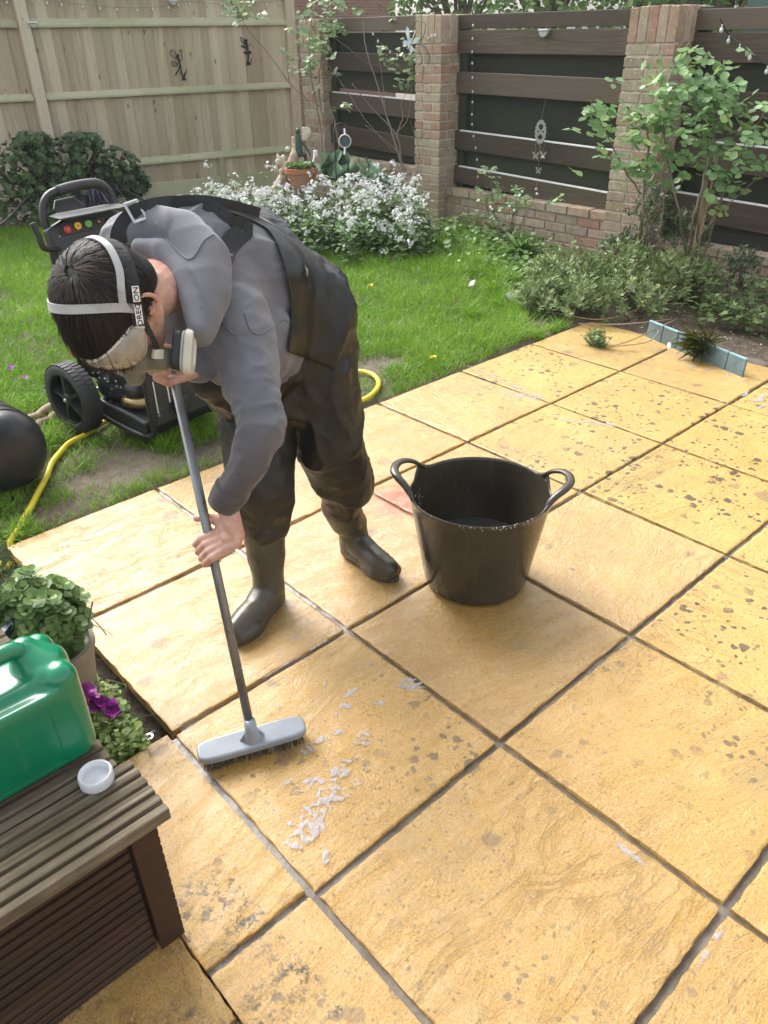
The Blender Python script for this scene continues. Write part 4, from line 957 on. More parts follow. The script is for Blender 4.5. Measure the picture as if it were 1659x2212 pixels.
m_.prism([(0, .005)] + pol + [(0, .366)], (-.296, -1.106, 0), (1, 0, 0), (0, 0, 1), (0, .07, 0)); m_.build('corner_post', M['deck_side'], bxe, bevel=.002)
for a_, b_ in ((-1.075, -.425),):
    zz = .012
    for k in range(3): MB().bx((-.272, a_+.04, zz), (-.249, b_, zz+.117)).build('end_board', M['deck_side'], bxe, bevel=.004); zz += .1195
MB().bx((-1.30, -1.05, .29), (-.30, -.45, .31)).build('inner_tray', M['deck_side'], bxe)

# ================================================================ GREEN JERRYCAN
s = NT('green_plastic'); c = s.coord(); col = s.ramp(s.noise(c, 5, 3), [(.3, (.0, .15, .065)), (.7, (.0, .20, .09))]); col = s.mix(s.ramp(s.noise(s.coord(scale=(30, 30, 6)), 1, 7, .8), [(.60, 0), (.72, .35)]), col, (.12, .28, .18)); s.P(Base_Color=col, Roughness=.28, Normal=s.bump(s.noise(c, 60, 4), .06, .002)); s.b.inputs['Subsurface Weight'].default_value = .25; s.b.inputs['Subsurface Radius'].default_value = (.02, .06, .04); s.b.inputs['Subsurface Scale'].default_value = .5; s.b.inputs['Coat Weight'].default_value = .5; s.b.inputs['Coat Roughness'].default_value = .15; M['green'] = s.m
jx0, jx1, jy0, jy1, jz0, jz1 = -.53, -.247, -.925, -.765, .400, .640
jc = Vector(((jx0+jx1)/2, (jy0+jy1)/2, jz0)); can = empty('jerrycan', jc, 'translucent green plastic jerrycan standing on the weathered planter lid', 'jerrycan')
def rrect(bm, x0, x1, y0, y1, z0, z1, r): 
    for a in (x0+r, x1-r):
        for b in (y0+r, y1-r): pass
pr = []
rr_ = .030
for a in (jx0+rr_, jx1-rr_):
    for b in (jy0+rr_, jy1-rr_): pr.append(('c', (a, b, jz0+rr_), (a, b, jz1-.05), rr_, rr_))
def boxprim(x0, x1, y0, y1, z0, z1):
    m = Matrix.Translation(((x0+x1)/2, (y0+y1)/2, (z0+z1)/2)) @ Matrix.Diagonal((x1-x0, y1-y0, z1-z0, 1)); return ('b', m)
def organic2(name, prims, boxes, voxel, mat, parent, smooth=3, disp=()):
    bm = bmesh.new()
    for m in boxes: bmesh.ops.create_cube(bm, size=1, matrix=m)
    me = bpy.data.meshes.new('t'); bm.to_mesh(me); bm.free()
    global _extra; _extra = me
    return organic(name, prims, voxel, mat, parent, smooth, disp)
_old_org = organic
def organic(name, prims, voxel, mat, parent=None, smooth=3, disp=(), dec=None, label=None):
    bx = [p[1] for p in prims if p[0] == 'b']; rest = [p for p in prims if p[0] != 'b']
    if not bx: return _old_org(name, rest, voxel, mat, parent, smooth, disp, dec, label)
    g = globals(); old = g['ellip']
    def ell(bm, c, r, ax=None, n=28):
        if isinstance(c, Matrix): bmesh.ops.create_cube(bm, size=1, matrix=c)
        else: old(bm, c, r, ax, n)
    g['ellip'] = ell
    try: return _old_org(name, rest+[('e', m, None) for m in bx], voxel, mat, parent, smooth, disp, dec, label)
    finally: g['ellip'] = old
pr += [boxprim(jx0+rr_, jx1-rr_, jy0, jy1, jz0+.012, jz1-.055), boxprim(jx0, jx1, jy0+rr_, jy1-rr_, jz0+.012, jz1-.055), boxprim(jx0+rr_, jx1-rr_, jy0+rr_, jy1-rr_, jz0, jz1-.05)]
ym = (jy0+jy1)/2
# sloping shoulders rising to the handle along the middle
pr += [('c', (jx1-.045, jy0+.05, jz1-.055), (jx1-.045, jy1-.05, jz1-.055), .036, .036), ('c', (jx1-.045, ym, jz1-.05), (jx1-.06, ym+.02, jz1-.02), .05, .030), ('c', (jx0+.05, ym, jz1-.05), (jx0+.06, ym, jz1-.02), .05, .036),
       boxprim(jx0+.05, jx1-.05, jy0+.035, jy1-.035, jz1-.07, jz1-.042)]
cb = organic('can_body', pr, .0045, M['green'], can, 8)
m_ = MB(); m_.tube(curve3([(jx1-.062, ym+.012, jz1-.012), (jx1-.085, ym+.008, jz1+.004), (jx1-.13, ym, jz1+.008), (jx1-.19, ym, jz1+.004), (jx1-.215, ym, jz1-.03)], 20), .0165, 16); m_.build('handle', M['green'], can, smooth=True)
s = NT('reflection_disc'); s.P(Base_Color=(.22, .52, .44), Roughness=.2); s.b.inputs['Coat Weight'].default_value = .6; M['disc'] = s.m  # pale colour for the reflections on the can top, left unplaced
for p, rx, nrm in ((D(83, 1385, 1.372), .0155, None), (D(66, 1415, 1.36), .014, None)):
    pass
fr = .0016
m_ = MB()    # raised panel outline on the broad face
for a, b, c_, d_ in ((-.50, -.315, .425, .425+fr), (-.50, -.315, .56, .56+fr)): m_.bx((a, jy0-.0012, c_), (b, jy0+.004, d_))
m_.bx((-.315-fr, jy0-.0012, .425), (-.315, jy0+.004, .56)); m_.build('panel_ridge', M['green'], can, bevel=.0005)
# white screw cap lying open side up
M['white_plastic'] = plain('white_plastic', (.74, .76, .79), .35, var=.04, coat=.2)
cp = Vector((-.290, -.985, .401)); m_ = MB()
m_.lathe([(0, .004), (.0245, .004), (.0255, .007), (.0258, .0225), (.0275, .0235), (.0292, .0235), (.0302, .021), (.0298, .003), (.0285, 0), (0, 0)], 48, cp)
for k in range(40): t = k/40*6.283; m_.box(cp+Vector((.0300*math.cos(t), .0300*math.sin(t), .0105)), (.0009, .0008, .0095), (Vector((math.cos(t), math.sin(t), 0)), Vector((-math.sin(t), math.cos(t), 0)), Vector((0, 0, 1))))
for zz in (.012, .0165): m_.lathe([(.0256, zz), (.0246, zz+.001), (.0256, zz+.002)], 40, cp, close=True)
o = m_.build('screw_cap', M['white_plastic'], angle=40); recenter(o, cp); tag(o, 'white ribbed screw cap lying open side up on the planter lid beside the jerrycan', 'cap')

# ================================================================ PRESSURE WASHER
M['tyre'] = plain('black_tyre', (.035, .036, .038), .6, var=.25, bump=.2, scale=40, dirt=(.07, .065, .06)); M['redp'] = plain('red_plastic', (.62, .02, .03), .35); M['yelp'] = plain('yellow_plastic', (.85, .50, .02), .35); M['grnp'] = plain('green_nozzle', (.10, .50, .10), .35)
M['engine'] = plain('dark_cast_metal', (.07, .072, .075), .38, .6, var=.3, bump=.3, scale=50, dirt=(.14, .13, .12)); M['brass'] = plain('tarnished_brass', (.30, .22, .11), .35, .9, var=.2); M['brick_red'] = M['redp']
wa = Vector((.985, .172, 0)).normalized(); wf = Vector((.172, -.985, 0)).normalized(); W0 = Vector((.585, 1.34, 0)); wz = Vector((0, 0, 1))
def W(a, f, z): return W0+wa*a+wf*f+wz*z
WX = (wa, wf, wz)
pw = empty('pressure_washer', W(.25, .1, 0), 'black petrol pressure washer on two wheels parked on the grass behind the bent figure', 'machine')
def wheel(a0, side):
    R0 = .163; wd = .085; c0 = W(a0, 0, R0)
    e = MB(); e.lathe([(R0-.040, -wd/2+.004), (R0-.012, -wd/2), (R0-.002, -wd/2+.008), (R0, -wd/2+.018), (R0, wd/2-.018), (R0-.002, wd/2-.008), (R0-.012, wd/2), (R0-.04, wd/2-.004)], 64, c0, (wf, wz, wa), close=True)
    ty = e.build('wheel', M['tyre'], pw, angle=50)
    tr = MB(); 
    for k in range(44):
        for s_ in (-1, 1):
            t = (k+(.5 if s_ > 0 else 0))/44*2*math.pi; rd = wf*math.cos(t)+wz*math.sin(t); tn = wf*-math.sin(t)+wz*math.cos(t); tr.box(c0+rd*(R0+.0005)+wa*s_*.0215, (.0026, .0075, .0165), (rd, tn, wa))
    for k in range(64): t = k/64*6.283; rd = wf*math.cos(t)+wz*math.sin(t); tn = wf*-math.sin(t)+wz*math.cos(t); tr.box(c0+rd*(R0+.0003), (.002, .009, .0022), (rd, tn, wa))
    tr.build('tread', M['tyre'], ty)
    rm = MB(); rm.lathe([(R0-.040, -wd/2+.002), (R0-.046, -wd/2+.006), (R0-.05, -.005), (R0-.05, .02), (R0-.038, wd/2-.004), (R0-.036, wd/2-.004)], 48, c0, (wf, wz, wa), close=True)
    rm.lathe([(0, .02*1), (R0-.05, .018), (R0-.05, .012), (0, .012)], 40, c0, (wf, wz, wa))
    for k in range(5):
        t = k/5*2*math.pi+.5; rd = wf*math.cos(t)+wz*math.sin(t); tn = wf*-math.sin(t)+wz*math.cos(t)
        V = []
        for q, wq, h in ((.018, .020, -.036), (.060, .013, -.030), (.095, .017, -.026), (.119, .030, -.022)):
            V += [c0+rd*q+tn*s2*wq+wa*hh*side for s2, hh in ((-1, h*-0+.0), (-.45, h), (.45, h), (1, 0))]
        rm.add(V, [(i*4+k2, i*4+k2+1, i*4+k2+5, i*4+k2+4) for i in range(3) for k2 in range(3)])
    rm.lathe([(.030, -.030*side), (.026, -.038*side), (0, -.040*side), (0, .0), (.03, 0)], 24, c0, (wf, wz, wa))
    rm.build('rim', M['black_plastic'], ty, angle=45)
    hb_ = MB(); hb_.lathe([(.0, -.050*side), (.006, -.050*side), (.010, -.044*side), (.010, -.039*side), (0, -.038*side)], 12, c0, (wf, wz, wa)); hb_.build('axle_nut', M['metal'], ty)
wheel(.042, 1); wheel(.545, -1)
def tubep(name, pts, rad, mat=None, par=pw, n=12, k=None, flat=1.0):
    m = MB(); m.tube(curve3(pts, k or len(pts)*5), rad, n, flat=flat); return m.build(name, mat or M['black_plastic'], par, smooth=True)
# frame: bottom tubes, uprights leaning back to the handle
tubep('frame', [W(.12, -.06, .16), W(.115, .10, .075), W(.115, .36, .05), W(.14, .43, .07), W(.14, .45, .20), W(.14, .44, .36), W(.17, .40, .40)], .0145)
tubep('frame', [W(.47, -.06, .16), W(.475, .10, .075), W(.475, .36, .05), W(.50, .43, .07), W(.50, .45, .20), W(.50, .44, .36), W(.47, .40, .40)], .0145)
tubep('axle', [W(.08, 0, .163), W(.5, 0, .163)], .009, M['metal'], k=2)
for a in (.135, .47): tubep('upright', [W(a-.02, .0, .13), W(a-.01, -.02, .42), W(a-.0, -.06, .84)], .0135, k=12)
# handle hoop with foam grip
hz = lambda a, f, z: W(a, f, z)
tubep('handle_bar', [W(.145, -.05, .86), W(.14, -.07, .92), W(.175, -.09, .985), W(.25, -.10, 1.015), W(.43, -.10, 1.02), W(.485, -.09, .99), W(.50, -.07, .92), W(.50, -.05, .85)], .0165, k=50)
tubep('grip', [W(.245, -.10, 1.013), W(.32, -.10, 1.021), W(.43, -.10, 1.020), W(.475, -.095, 1.00)], .0215, M['tyre'], k=20)
# control panel: curved fascia with nozzle holders, hose hook
pf = (wf*.95+wz*.30).normalized(); pu = (wz*.95-wf*.30).normalized(); pc0 = W(.315, -.025, .835)
def Pn(a, u, o): return pc0+wa*a+pu*u+pf*o
outl = [(-.205, -.035), (-.198, .052), (-.15, .066), (-.06, .094), (.06, .098), (.15, .072), (.198, .055), (.205, -.035), (.19, -.105), (.135, -.118), (.105, -.06), (.0, -.045), (-.105, -.06), (-.12, -.118), (-.175, -.112)]
m_ = MB(); m_.prism(outl, Pn(0, 0, -.03), wa, pu, pf*.055); fas = m_.build('control_panel', M['black_plastic'], pw, bevel=.012, seg=3)
m_ = MB(); m_.prism([(-.15, .035), (-.13, .058), (.13, .058), (.15, .035), (.14, .012), (-.14, .012)], Pn(0, 0, .024), wa, pu, pf*.010); m_.build('nozzle_shelf', M['tyre'], fas, bevel=.004)
m_ = MB(); m_.prism([(-.12, -.042), (-.10, -.004), (.10, -.004), (.12, -.042)], Pn(0, 0, .0245), wa, pu, pf*.005); m_.build('badge_plate', M['tyre'], fas, bevel=.003)
m_ = MB(); m_.prism([(-.17, .0), (-.12, .022), (.12, .022), (.17, .0), (.17, -.09), (-.17, -.09)], Pn(0, .092, .018), wa, (pf*-.9+pu*.3).normalized(), (pu*.008)); m_.build('top_cover', M['tyre'], fas, bevel=.004)
m_ = MB(); m_.prism([(-.068, 0), (-.078, .035), (-.048, .075), (.045, .078), (.072, .030), (.062, 0)], Pn(-.02, .095, -.045), wa, (pu*.93-pf*.35).normalized(), pf*.012); m_.build('tool_flap', M['black_plastic'], fas, bevel=.004)
for k, (a, mt) in enumerate(((-.118, 'redp'), (-.066, 'yelp'), (-.014, 'grnp'), (.038, 'white_plastic'), (.09, 'tyre'))):
    m_ = MB(); hx = [(math.cos(t*math.pi/3+.2)*.0165, math.sin(t*math.pi/3+.2)*.0165) for t in range(6)]
    cz = Pn(a, .034+(.006 if k in (1, 2, 3) else 0), .030); n_ = (pf*.9+pu*-.15-wa*.25).normalized(); u_ = (wa-n_*wa.dot(n_)).normalized(); v_ = n_.cross(u_)
    if mt != 'white_plastic': m_.prism(hx, cz, u_, v_, n_*.018); nz_ = m_.build('nozzle', M[mt], fas, bevel=.0025)
    else: m_.lathe([(.015, 0), (.015, .012), (.010, .012), (.010, 0)], 20, cz, (u_, v_, n_)); nz_ = m_.build('nozzle', M['tyre'], fas)
    m_ = MB(); m_.lathe([(0, 0), (.0055, 0), (.0055, .003), (0, .003)], 10, cz+n_*.018, (u_, v_, n_)); m_.build('nozzle_tip', M['brass'], nz_)
tubep('hose_hook', [Pn(-.17, -.035, .01), Pn(-.215, -.03, .04), Pn(-.268, -.02, .065), Pn(-.275, .03, .075), Pn(-.282, .078, .08)], .0125, k=24)
for a, u in ((-.16, .012), (-.148, -.09), (.16, .012)): m_ = MB(); m_.ball(Pn(a, u, .026), .005, 8); m_.build('bolt', M['metal'], fas)
def emblem(o_, u, v, sz, mat, par):
    n = Vector(u).cross(Vector(v)).normalized()*.0012; f_ = MB()
    pl = [(-.32, .5), (.12, .5), (.34, .32), (.34, .12), (.20, .02), (.42, -.16), (.36, -.42), (-.02, -.5), (.02, -.22), (-.2, -.3), (-.06, .0), (-.34, -.06)]
    for i in range(len(pl)):
        a, b = pl[i], pl[(i+1) % len(pl)]; p = Vector(o_)+Vector(u)*a[0]*sz+Vector(v)*a[1]*sz; q = Vector(o_)+Vector(u)*b[0]*sz+Vector(v)*b[1]*sz; f_.tube([p, q], sz*.055, 5)
    f_.build('emblem', mat, par)
emblem(Pn(-.012, -.026, .031), wa, pu, .036, M['redp'], fas)
letters('BASE', Pn(.040, -.019, .0305), wa, pu, .0185, M['white_ink'], fas, 'lettering'); letters('POWER', Pn(.044, -.034, .0305), wa, pu, .0175, M['white_ink'], fas, 'lettering')
# engine, pump, fuel tap between the wheel and the front plate
en = organic('engine', [('c', W(.20, .10, .20), W(.20, .26, .22), .075, .06), ('c', W(.24, .05, .25), W(.40, .05, .27), .09, .10), ('c', W(.18, .02, .28), W(.30, .10, .36), .06, .05), ('c', W(.30, .2, .15), W(.40, .3, .15), .07, .06), ('b', Matrix.Translation(W(.22, .22, .30)) @ Matrix.Diagonal((.09, .12, .07, 1)))], .006, M['engine'], pw, 2)
m_ = MB()
for k in range(7): m_.box(W(.165+.0, .17+k*.013, .255), (.028, .003, .048), WX)
m_.build('cooling_fins', M['engine'], en, bevel=.001)
tubep('pump_head', [W(.15, .24, .17), W(.16, .31, .17), W(.20, .36, .175)], .026, M['brass'], en, k=8); tubep('pull_cord', [W(.14, .16, .30), W(.12, .22, .33), W(.13, .30, .31), W(.15, .24, .29)], .006, M['metal'], en, k=24)
tubep('fuel_pipe', [W(.12, .06, .31), W(.10, .14, .36), W(.12, .22, .345), W(.14, .30, .33)], .005, M['yelp'], en, k=20)
m_ = MB(); m_.lathe([(0, 0), (.020, 0), (.022, .018), (.016, .024), (0, .024)], 20, W(.115, -.01, .36), (wf, wz, wa*-1)); m_.build('red_knob', M['redp'], en, bevel=.002)
m_ = MB()
for k in range(26): m_.lathe([(0, 0), (.006, 0), (.006, .005), (0, .006)], 6, W(.115+random.uniform(0, .02), random.uniform(.0, .30), random.uniform(.14, .34)), (wf, wz, wa*-1))
m_.build('bolts', M['metal'], en)
MB().box(W(.118, .02, .30), (.004, .035, .045), WX).build('side_guard', M['black_plastic'], en, bevel=.004)
# lower tray and front plate
m_ = MB(); m_.prism([(.06, .045), (.40, .03), (.42, .12), (.34, .135), (.06, .15)], W(.11, 0, 0), wf, wz, wa*.40); m_.build('tray', M['black_plastic'], pw, bevel=.015, seg=3)
fpn = wf; m_ = MB(); m_.prism([(.125, .09), (.515, .09), (.515, .355), (.47, .40), (.17, .40), (.125, .355)], W(0, .425, 0), wa, wz, wf*.012); fpl = m_.build('front_plate', M['tyre'], pw, bevel=.006, seg=3)
emblem(W(.215, .440, .345), wa, wz, .052, M['redp'], fpl)
MB().box(W(.44, .4395, .225), (.058, .002, .0065), WX).build('red_stripe', M['redp'], fpl); 
m_ = MB()
for a, z, l in ((.40, .195, .018), (.45, .20, .010), (.40, .18, .012), (.455, .175, .018), (.41, .165, .02)): m_.box(W(a, .4387, z), (l, .0006, .0022), WX)
for a, z0, z1 in ((.175, .15, .30), (.245, .18, .34)): m_.box(W(a, .4387, (z0+z1)/2), (.003, .001, (z1-z0)/2), WX)
m_.build('print_marks', M['white_ink'], fpl); MB().box(W(.245, .439, .265), (.006, .0015, .012), WX).build('yellow_mark', M['yelp'], fpl)
m_ = MB(); m_.lathe([(0, .0), (.048, 0), (.048, .028), (.038, .034), (0, .034)], 28, W(.30, .437, .155), (wa, wz, wf)); m_.build('filler_cap', M['black_plastic'], fpl, bevel=.003)
for a, z in ((.175, .14), (.50, .26), (.5, .12)): m_ = MB(); m_.ball(W(a, .439, z), .007, 8); m_.build('bolt', M['metal'], fpl)
tubep('loose_strap', [W(.51, .45, .36), W(.52, .50, .22), W(.50, .53, .08), W(.53, .60, .02), W(.58, .66, .012)], .006, M['strap'], k=30, flat=.5)

# ================================================================ HOSES, DRUM, STICKS
s = NT('yellow_hose_rubber'); c = s.coord(); v = s.noise(c, 55, 6, .8); s.P(Base_Color=s.mix(s.ramp(v, [(.60, 0), (.66, .9)]), s.ramp(s.noise(c, 8, 3), [(.3, (.62, .50, .02)), (.7, (.80, .67, .05))]), (.05, .045, .02)), Roughness=.35); M['hose'] = s.m
def hose(name, px, rad, mat, lab, cat, z=.018, n=90):
    P = [Vector((p.x, p.y, 0)) for p in [G(x, y, z) for x, y in px]]; C = curve3(P, n); C = [Vector((p.x, p.y, .008+max(gz(p.x, p.y), 0 if (0 < p.x < 3.6 and p.y < .6) else -1)+rad*1.1)) for p in C]
    LOW.extend((p.x, p.y) for p in C); m = MB(); m.tube(C, rad, 12); o = m.build(name, mat, smooth=True); recenter(o, C[n//2]); return tag(o, lab, cat)
LOW = []
hose('garden_hose', [(-40, 1222), (10, 1168), (60, 1100), (92, 1045), (110, 1000), (140, 962), (180, 938), (222, 905), (262, 880), (330, 868), (440, 832), (520, 880), (600, 905), (640, 906), (720, 885), (770, 865), (806, 845), (818, 824), (806, 806), (780, 798), (740, 800), (700, 812)], .0125, M['hose'], 'yellow garden hose snaking over the grass from the pressure washer', 'hose', n=200)
s = NT('black_vinyl'); c = s.coord(); s.P(Base_Color=s.ramp(s.noise(c, 6, 6, .7), [(.3, (.012, .013, .014)), (.65, (.03, .031, .032)), (.8, (.10, .10, .10))]), Roughness=.33, Normal=s.bump(s.noise(c, 22, 6), .3, .006)); M['vinyl'] = s.m
dc = D(-14, 905, 3.0); dax = (RX*-.62 + UY*-.10 + FW*.75); dax.z = .0; dax.normalize(); e1 = dax.cross(wz).normalized(); dz = .168; dc.z = dz
m_ = MB(); pf_ = [(0, -.10), (.07, -.098), (.115, -.088), (.148, -.062), (.163, -.028), (.168, .01), (.170, .2), (.168, .5), (.15, .56), (0, .57)]; m_.lathe(pf_, 56, dc, (e1, wz, dax)); o = m_.build('vinyl_roll', M['vinyl'], smooth=True); recenter(o, dc); tag(o, 'fat shiny black vinyl roll with rounded end lying on grass at the left edge', 'roll')
m_ = MB()
for zo in (.01, .07): m_.tube([dc+dax*zo+(e1*math.cos(t)+wz*math.sin(t))*.1695 for t in [x/40*6.283 for x in range(41)]], .0025, 5)
m_.build('stitching', M['strap'], o)
M['bark'] = wood_mat('bare_grey_wood', (.13, .09, .055), (.28, .21, .14), (.42, .34, .24), axis=(8, 8, 8), gw=.0, knots=False)
for k, (a, b, r_, lab) in enumerate((((40, 915), (118, 872), .020, 'smooth pale bare stick beside the wheel, the upper of two'), ((60, 932), (136, 885), .024, 'rough barked stick beside the wheel, the lower of two'))):
    p, q = G(a[0], a[1], .02), G(b[0], b[1], .02); m_ = MB(); L = [p.lerp(q, t/7)+Vector((random.gauss(0, .005), random.gauss(0, .005), random.gauss(0, .002)+r_*.8-.02+gz(p.x, p.y))) for t in range(8)]
    LOW.extend((p_.x, p_.y) for p_ in L); m_.tube(L, [r_*random.uniform(.85, 1.15) for _ in L], 10); o = m_.build('stick', M['bark'], smooth=True); recenter(o, L[3]); tag(o, lab, 'stick', 'sticks on the grass')

# ================================================================ GARDEN EDGING
M['edge'] = plain('blue_grey_edging', (.13, .20, .22), .45, var=.2, scale=20, dirt=(.10, .11, .10)); M['edge2'] = plain('pale_blue_rim', (.27, .42, .48), .4, var=.12)
e0 = Vector((3.640, .20, 0)); e1_ = Vector((3.425, -.50, 0)); ed = empty('lawn_edging', (e0+e1_)/2, 'blue-grey brick-pattern plastic edging strip between the patio and the soil bed', 'edging')
n = 6
for k in range(n):
    a = e0.lerp(e1_, k/n); b = e0.lerp(e1_, (k+1)/n-.006); tilt = Vector((.018, .004, .095)); dd = (b-a).normalized(); nn = dd.cross(tilt.normalized()).normalized()
    c_ = (a+b)/2+tilt*.42; MB().box(c_, ((b-a).length/2, .007, .050), (dd, nn, tilt.normalized())).build('edging_block', M['edge'], ed, bevel=.004)
    MB().box(c_+tilt.normalized()*.052, ((b-a).length/2-.003, .0095, .005), (dd, nn, tilt.normalized())).build('edging_rim', M['edge2'], ed, bevel=.002)

# ================================================================ GRASS
def inpoly(P, poly):
    x, y = P[:, 0], P[:, 1]; c = np.zeros(len(P), bool); n = len(poly); j = n-1
    for i in range(n):
        xi, yi = poly[i]; xj, yj = poly[j]; m = ((yi > y) != (yj > y)) & (x < (xj-xi)*(y-yi)/(yj-yi+1e-12)+xi); c ^= m; j = i
    return c
def vn(P, sc, seed=0): return np.array([noise.noise(Vector((x*sc, y*sc, seed))) for x, y in P])
lawn_poly = [(-1.6, .62), (.1, .63), (3.30, .66), (3.42, .95)] + [tuple(G(x, y, 0)[:2]) for x, y in ((1110, 650), (1085, 590), (1040, 545), (980, 515), (900, 497), (800, 490), (680, 480), (540, 455), (440, 447), (330, 450), (230, 468))] + [(2.3, 6.2), (1.0, 6.7), (-1.0, 6.9)]
def blades(P, L, wd, lean, rnd, flat=0.0):
    n = len(P); z = np.array([gz(x, y) for x, y in P]); base = np.column_stack([P, z-.004]); th = rng.uniform(0, 2*np.pi, n); ln = lean*(.3+rng.random(n)*.9)
    d = np.column_stack([np.cos(th), np.sin(th), np.zeros(n)]); ph = rng.uniform(0, 2*np.pi, n); b = np.column_stack([np.cos(ph), np.sin(ph), np.zeros(n)])*(wd[:, None]/2)
    V = []
    for t, ww in ((0, .8), (.38, 1), (.72, .75), (1, .1)):
        V_ = base + d*(L*ln*t**1.7)[:, None] + np.array([0, 0, 1])*(L*t*(1-.45*ln*t))[:, None]; V += [V_-b*ww, V_+b*ww]
    V = np.stack(V, 1).reshape(-1, 3); F_ = np.array([(0, 1, 3, 2), (2, 3, 5, 4), (4, 5, 7, 6)])[None]+(np.arange(n)*8)[:, None, None]
    return V, F_.reshape(-1, 4), np.repeat(rnd, 8)
N0 = 420000
P = np.column_stack([rng.uniform(-1.5, 5.2, N0), rng.uniform(.6, 7, N0)]); dist = np.hypot(P[:, 0]+.53, P[:, 1]+2.05)
keep = inpoly(P, lawn_poly) & (rng.random(N0) < np.clip((3.6/dist)**1.15, .0, 1)); P = P[keep]; dist = dist[keep]
# only the part the picture could show, with a margin
dv = np.column_stack([P[:, 0]-CAM.x, P[:, 1]-CAM.y, np.full(len(P), -CAM.z)]); zc = dv@np.array(FW); xc = dv@np.array(RX)/zc; k_ = (abs(xc) < .72); P = P[k_]; dist = dist[k_]
clump = vn(P, 1.7, 5)+.5*vn(P, 5, 2); bare = vn(P, 2.3, 11)+.6*vn(P, 7, 4)
edge_ = (P[:, 1]-.62)
mudc = [(.58, .84, .36, .18), (.95, .74, .42, .11), (2.05, 1.02, .42, .13), (1.45, .72, .5, .07), (.2, .70, .35, .10)]
mud = np.zeros(len(P))
for cx, cy, rx_, ry_ in mudc: mud = np.maximum(mud, 1-((P[:, 0]-cx)/rx_)**2-((P[:, 1]-cy)/ry_)**2)
dens = np.clip(1.15 - 1.7*np.clip(mud+.35*bare, 0, 1) - .35*(bare > .45), .03, 1); k_ = rng.random(len(P)) < dens; P = P[k_]; clump = clump[k_]; dist = dist[k_]; mud = mud[k_]
L = .055+.045*rng.random(len(P))+.045*np.clip(clump, -.7, 1); far = np.clip((P[:, 0]*.55+P[:, 1]*.30-2.3), 0, 1.4); L = np.clip(L*(1+.75*far*rng.random(len(P))), .02, .20); L *= np.where(mud > 0, .75, 1)
LW = np.array(LOW); dl = np.full(len(P), 9.0)
for q in LW: dl = np.minimum(dl, np.hypot(P[:, 0]-q[0], P[:, 1]-q[1]))
L *= np.where(dl < .045, .38, np.where(dl < .08, .65, 1)); rn = np.clip(.45+.45*clump+.30*rng.normal(size=len(P))*.6, 0, 1); V1, F1, R1 = blades(P, L, .0024+.0011*(dist/3), np.full(len(P), .85), rn)
# longer tufts along the bed
bpts = [G(x, y, 0) for x, y in ((1185, 715), (1110, 650), (1085, 590), (1040, 545), (980, 515), (900, 497), (800, 490), (680, 480), (540, 455), (440, 447))]
T = []; 
for i in range(len(bpts)-1):
    a, b = bpts[i], bpts[i+1]
    for k in range(int((b-a).length*15)): q = a.lerp(b, random.random()); T.append((q.x+random.gauss(-.05, .14), q.y+random.gauss(.0, .14)))
for q in ((.98, .98), (1.12, .86), (.85, .92), (1.25, .70), (-.02, .72), (.12, .66), (.0, .90)): T += [(q[0]+random.gauss(0, .03), q[1]+random.gauss(0, .03)) for _ in range(3)]
TP = np.array([(x+random.gauss(0, .022), y+random.gauss(0, .022)) for x, y in T for _ in range(70)]); TL = np.array([random.uniform(.09, .21) if y > 1.05 else random.uniform(.06, .11) for x, y in TP])
V2, F2, R2_ = blades(TP, TL, np.full(len(TP), .0045), np.full(len(TP), 1.0), np.clip(.5+.2*rng.normal(size=len(TP)), 0, 1))
M['grass'] = leafmat('grass_blades', (.11, .25, .012), (.24, .44, .035), (.44, .50, .16), .5, .45)
o = npmesh('grass', np.concatenate([V1, V2]), np.concatenate([F1, F2+len(V1)]), M['grass'], None, np.concatenate([R1, R2_]), 4); tag(o, 'bright green lawn grass, longer towards the flower bed', 'grass', kind='stuff')
M['thatch'] = None
def leafy_stems(pts_list, rad, mat, name, parent, n=5):
    m = MB()
    for pts in pts_list: m.tube(pts, [rad*(1-.6*i/(len(pts)-1)) for i in range(len(pts))], n)
    return m.build(name, mat, parent, smooth=True)
M['stem_brown'] = plain('brown_twig', (.085, .055, .035), .7, var=.3); M['stem_green'] = plain('green_stem', (.12, .18, .06), .55, var=.3); M['stem_grey'] = plain('grey_branch', (.15, .12, .09), .75, var=.3, dirt=(.20, .17, .12)); M['cane'] = plain('tan_cane', (.33, .24, .15), .7, var=.25, dirt=(.16, .11, .07))
def A3(l): return np.array([tuple(v) for v in l], float)

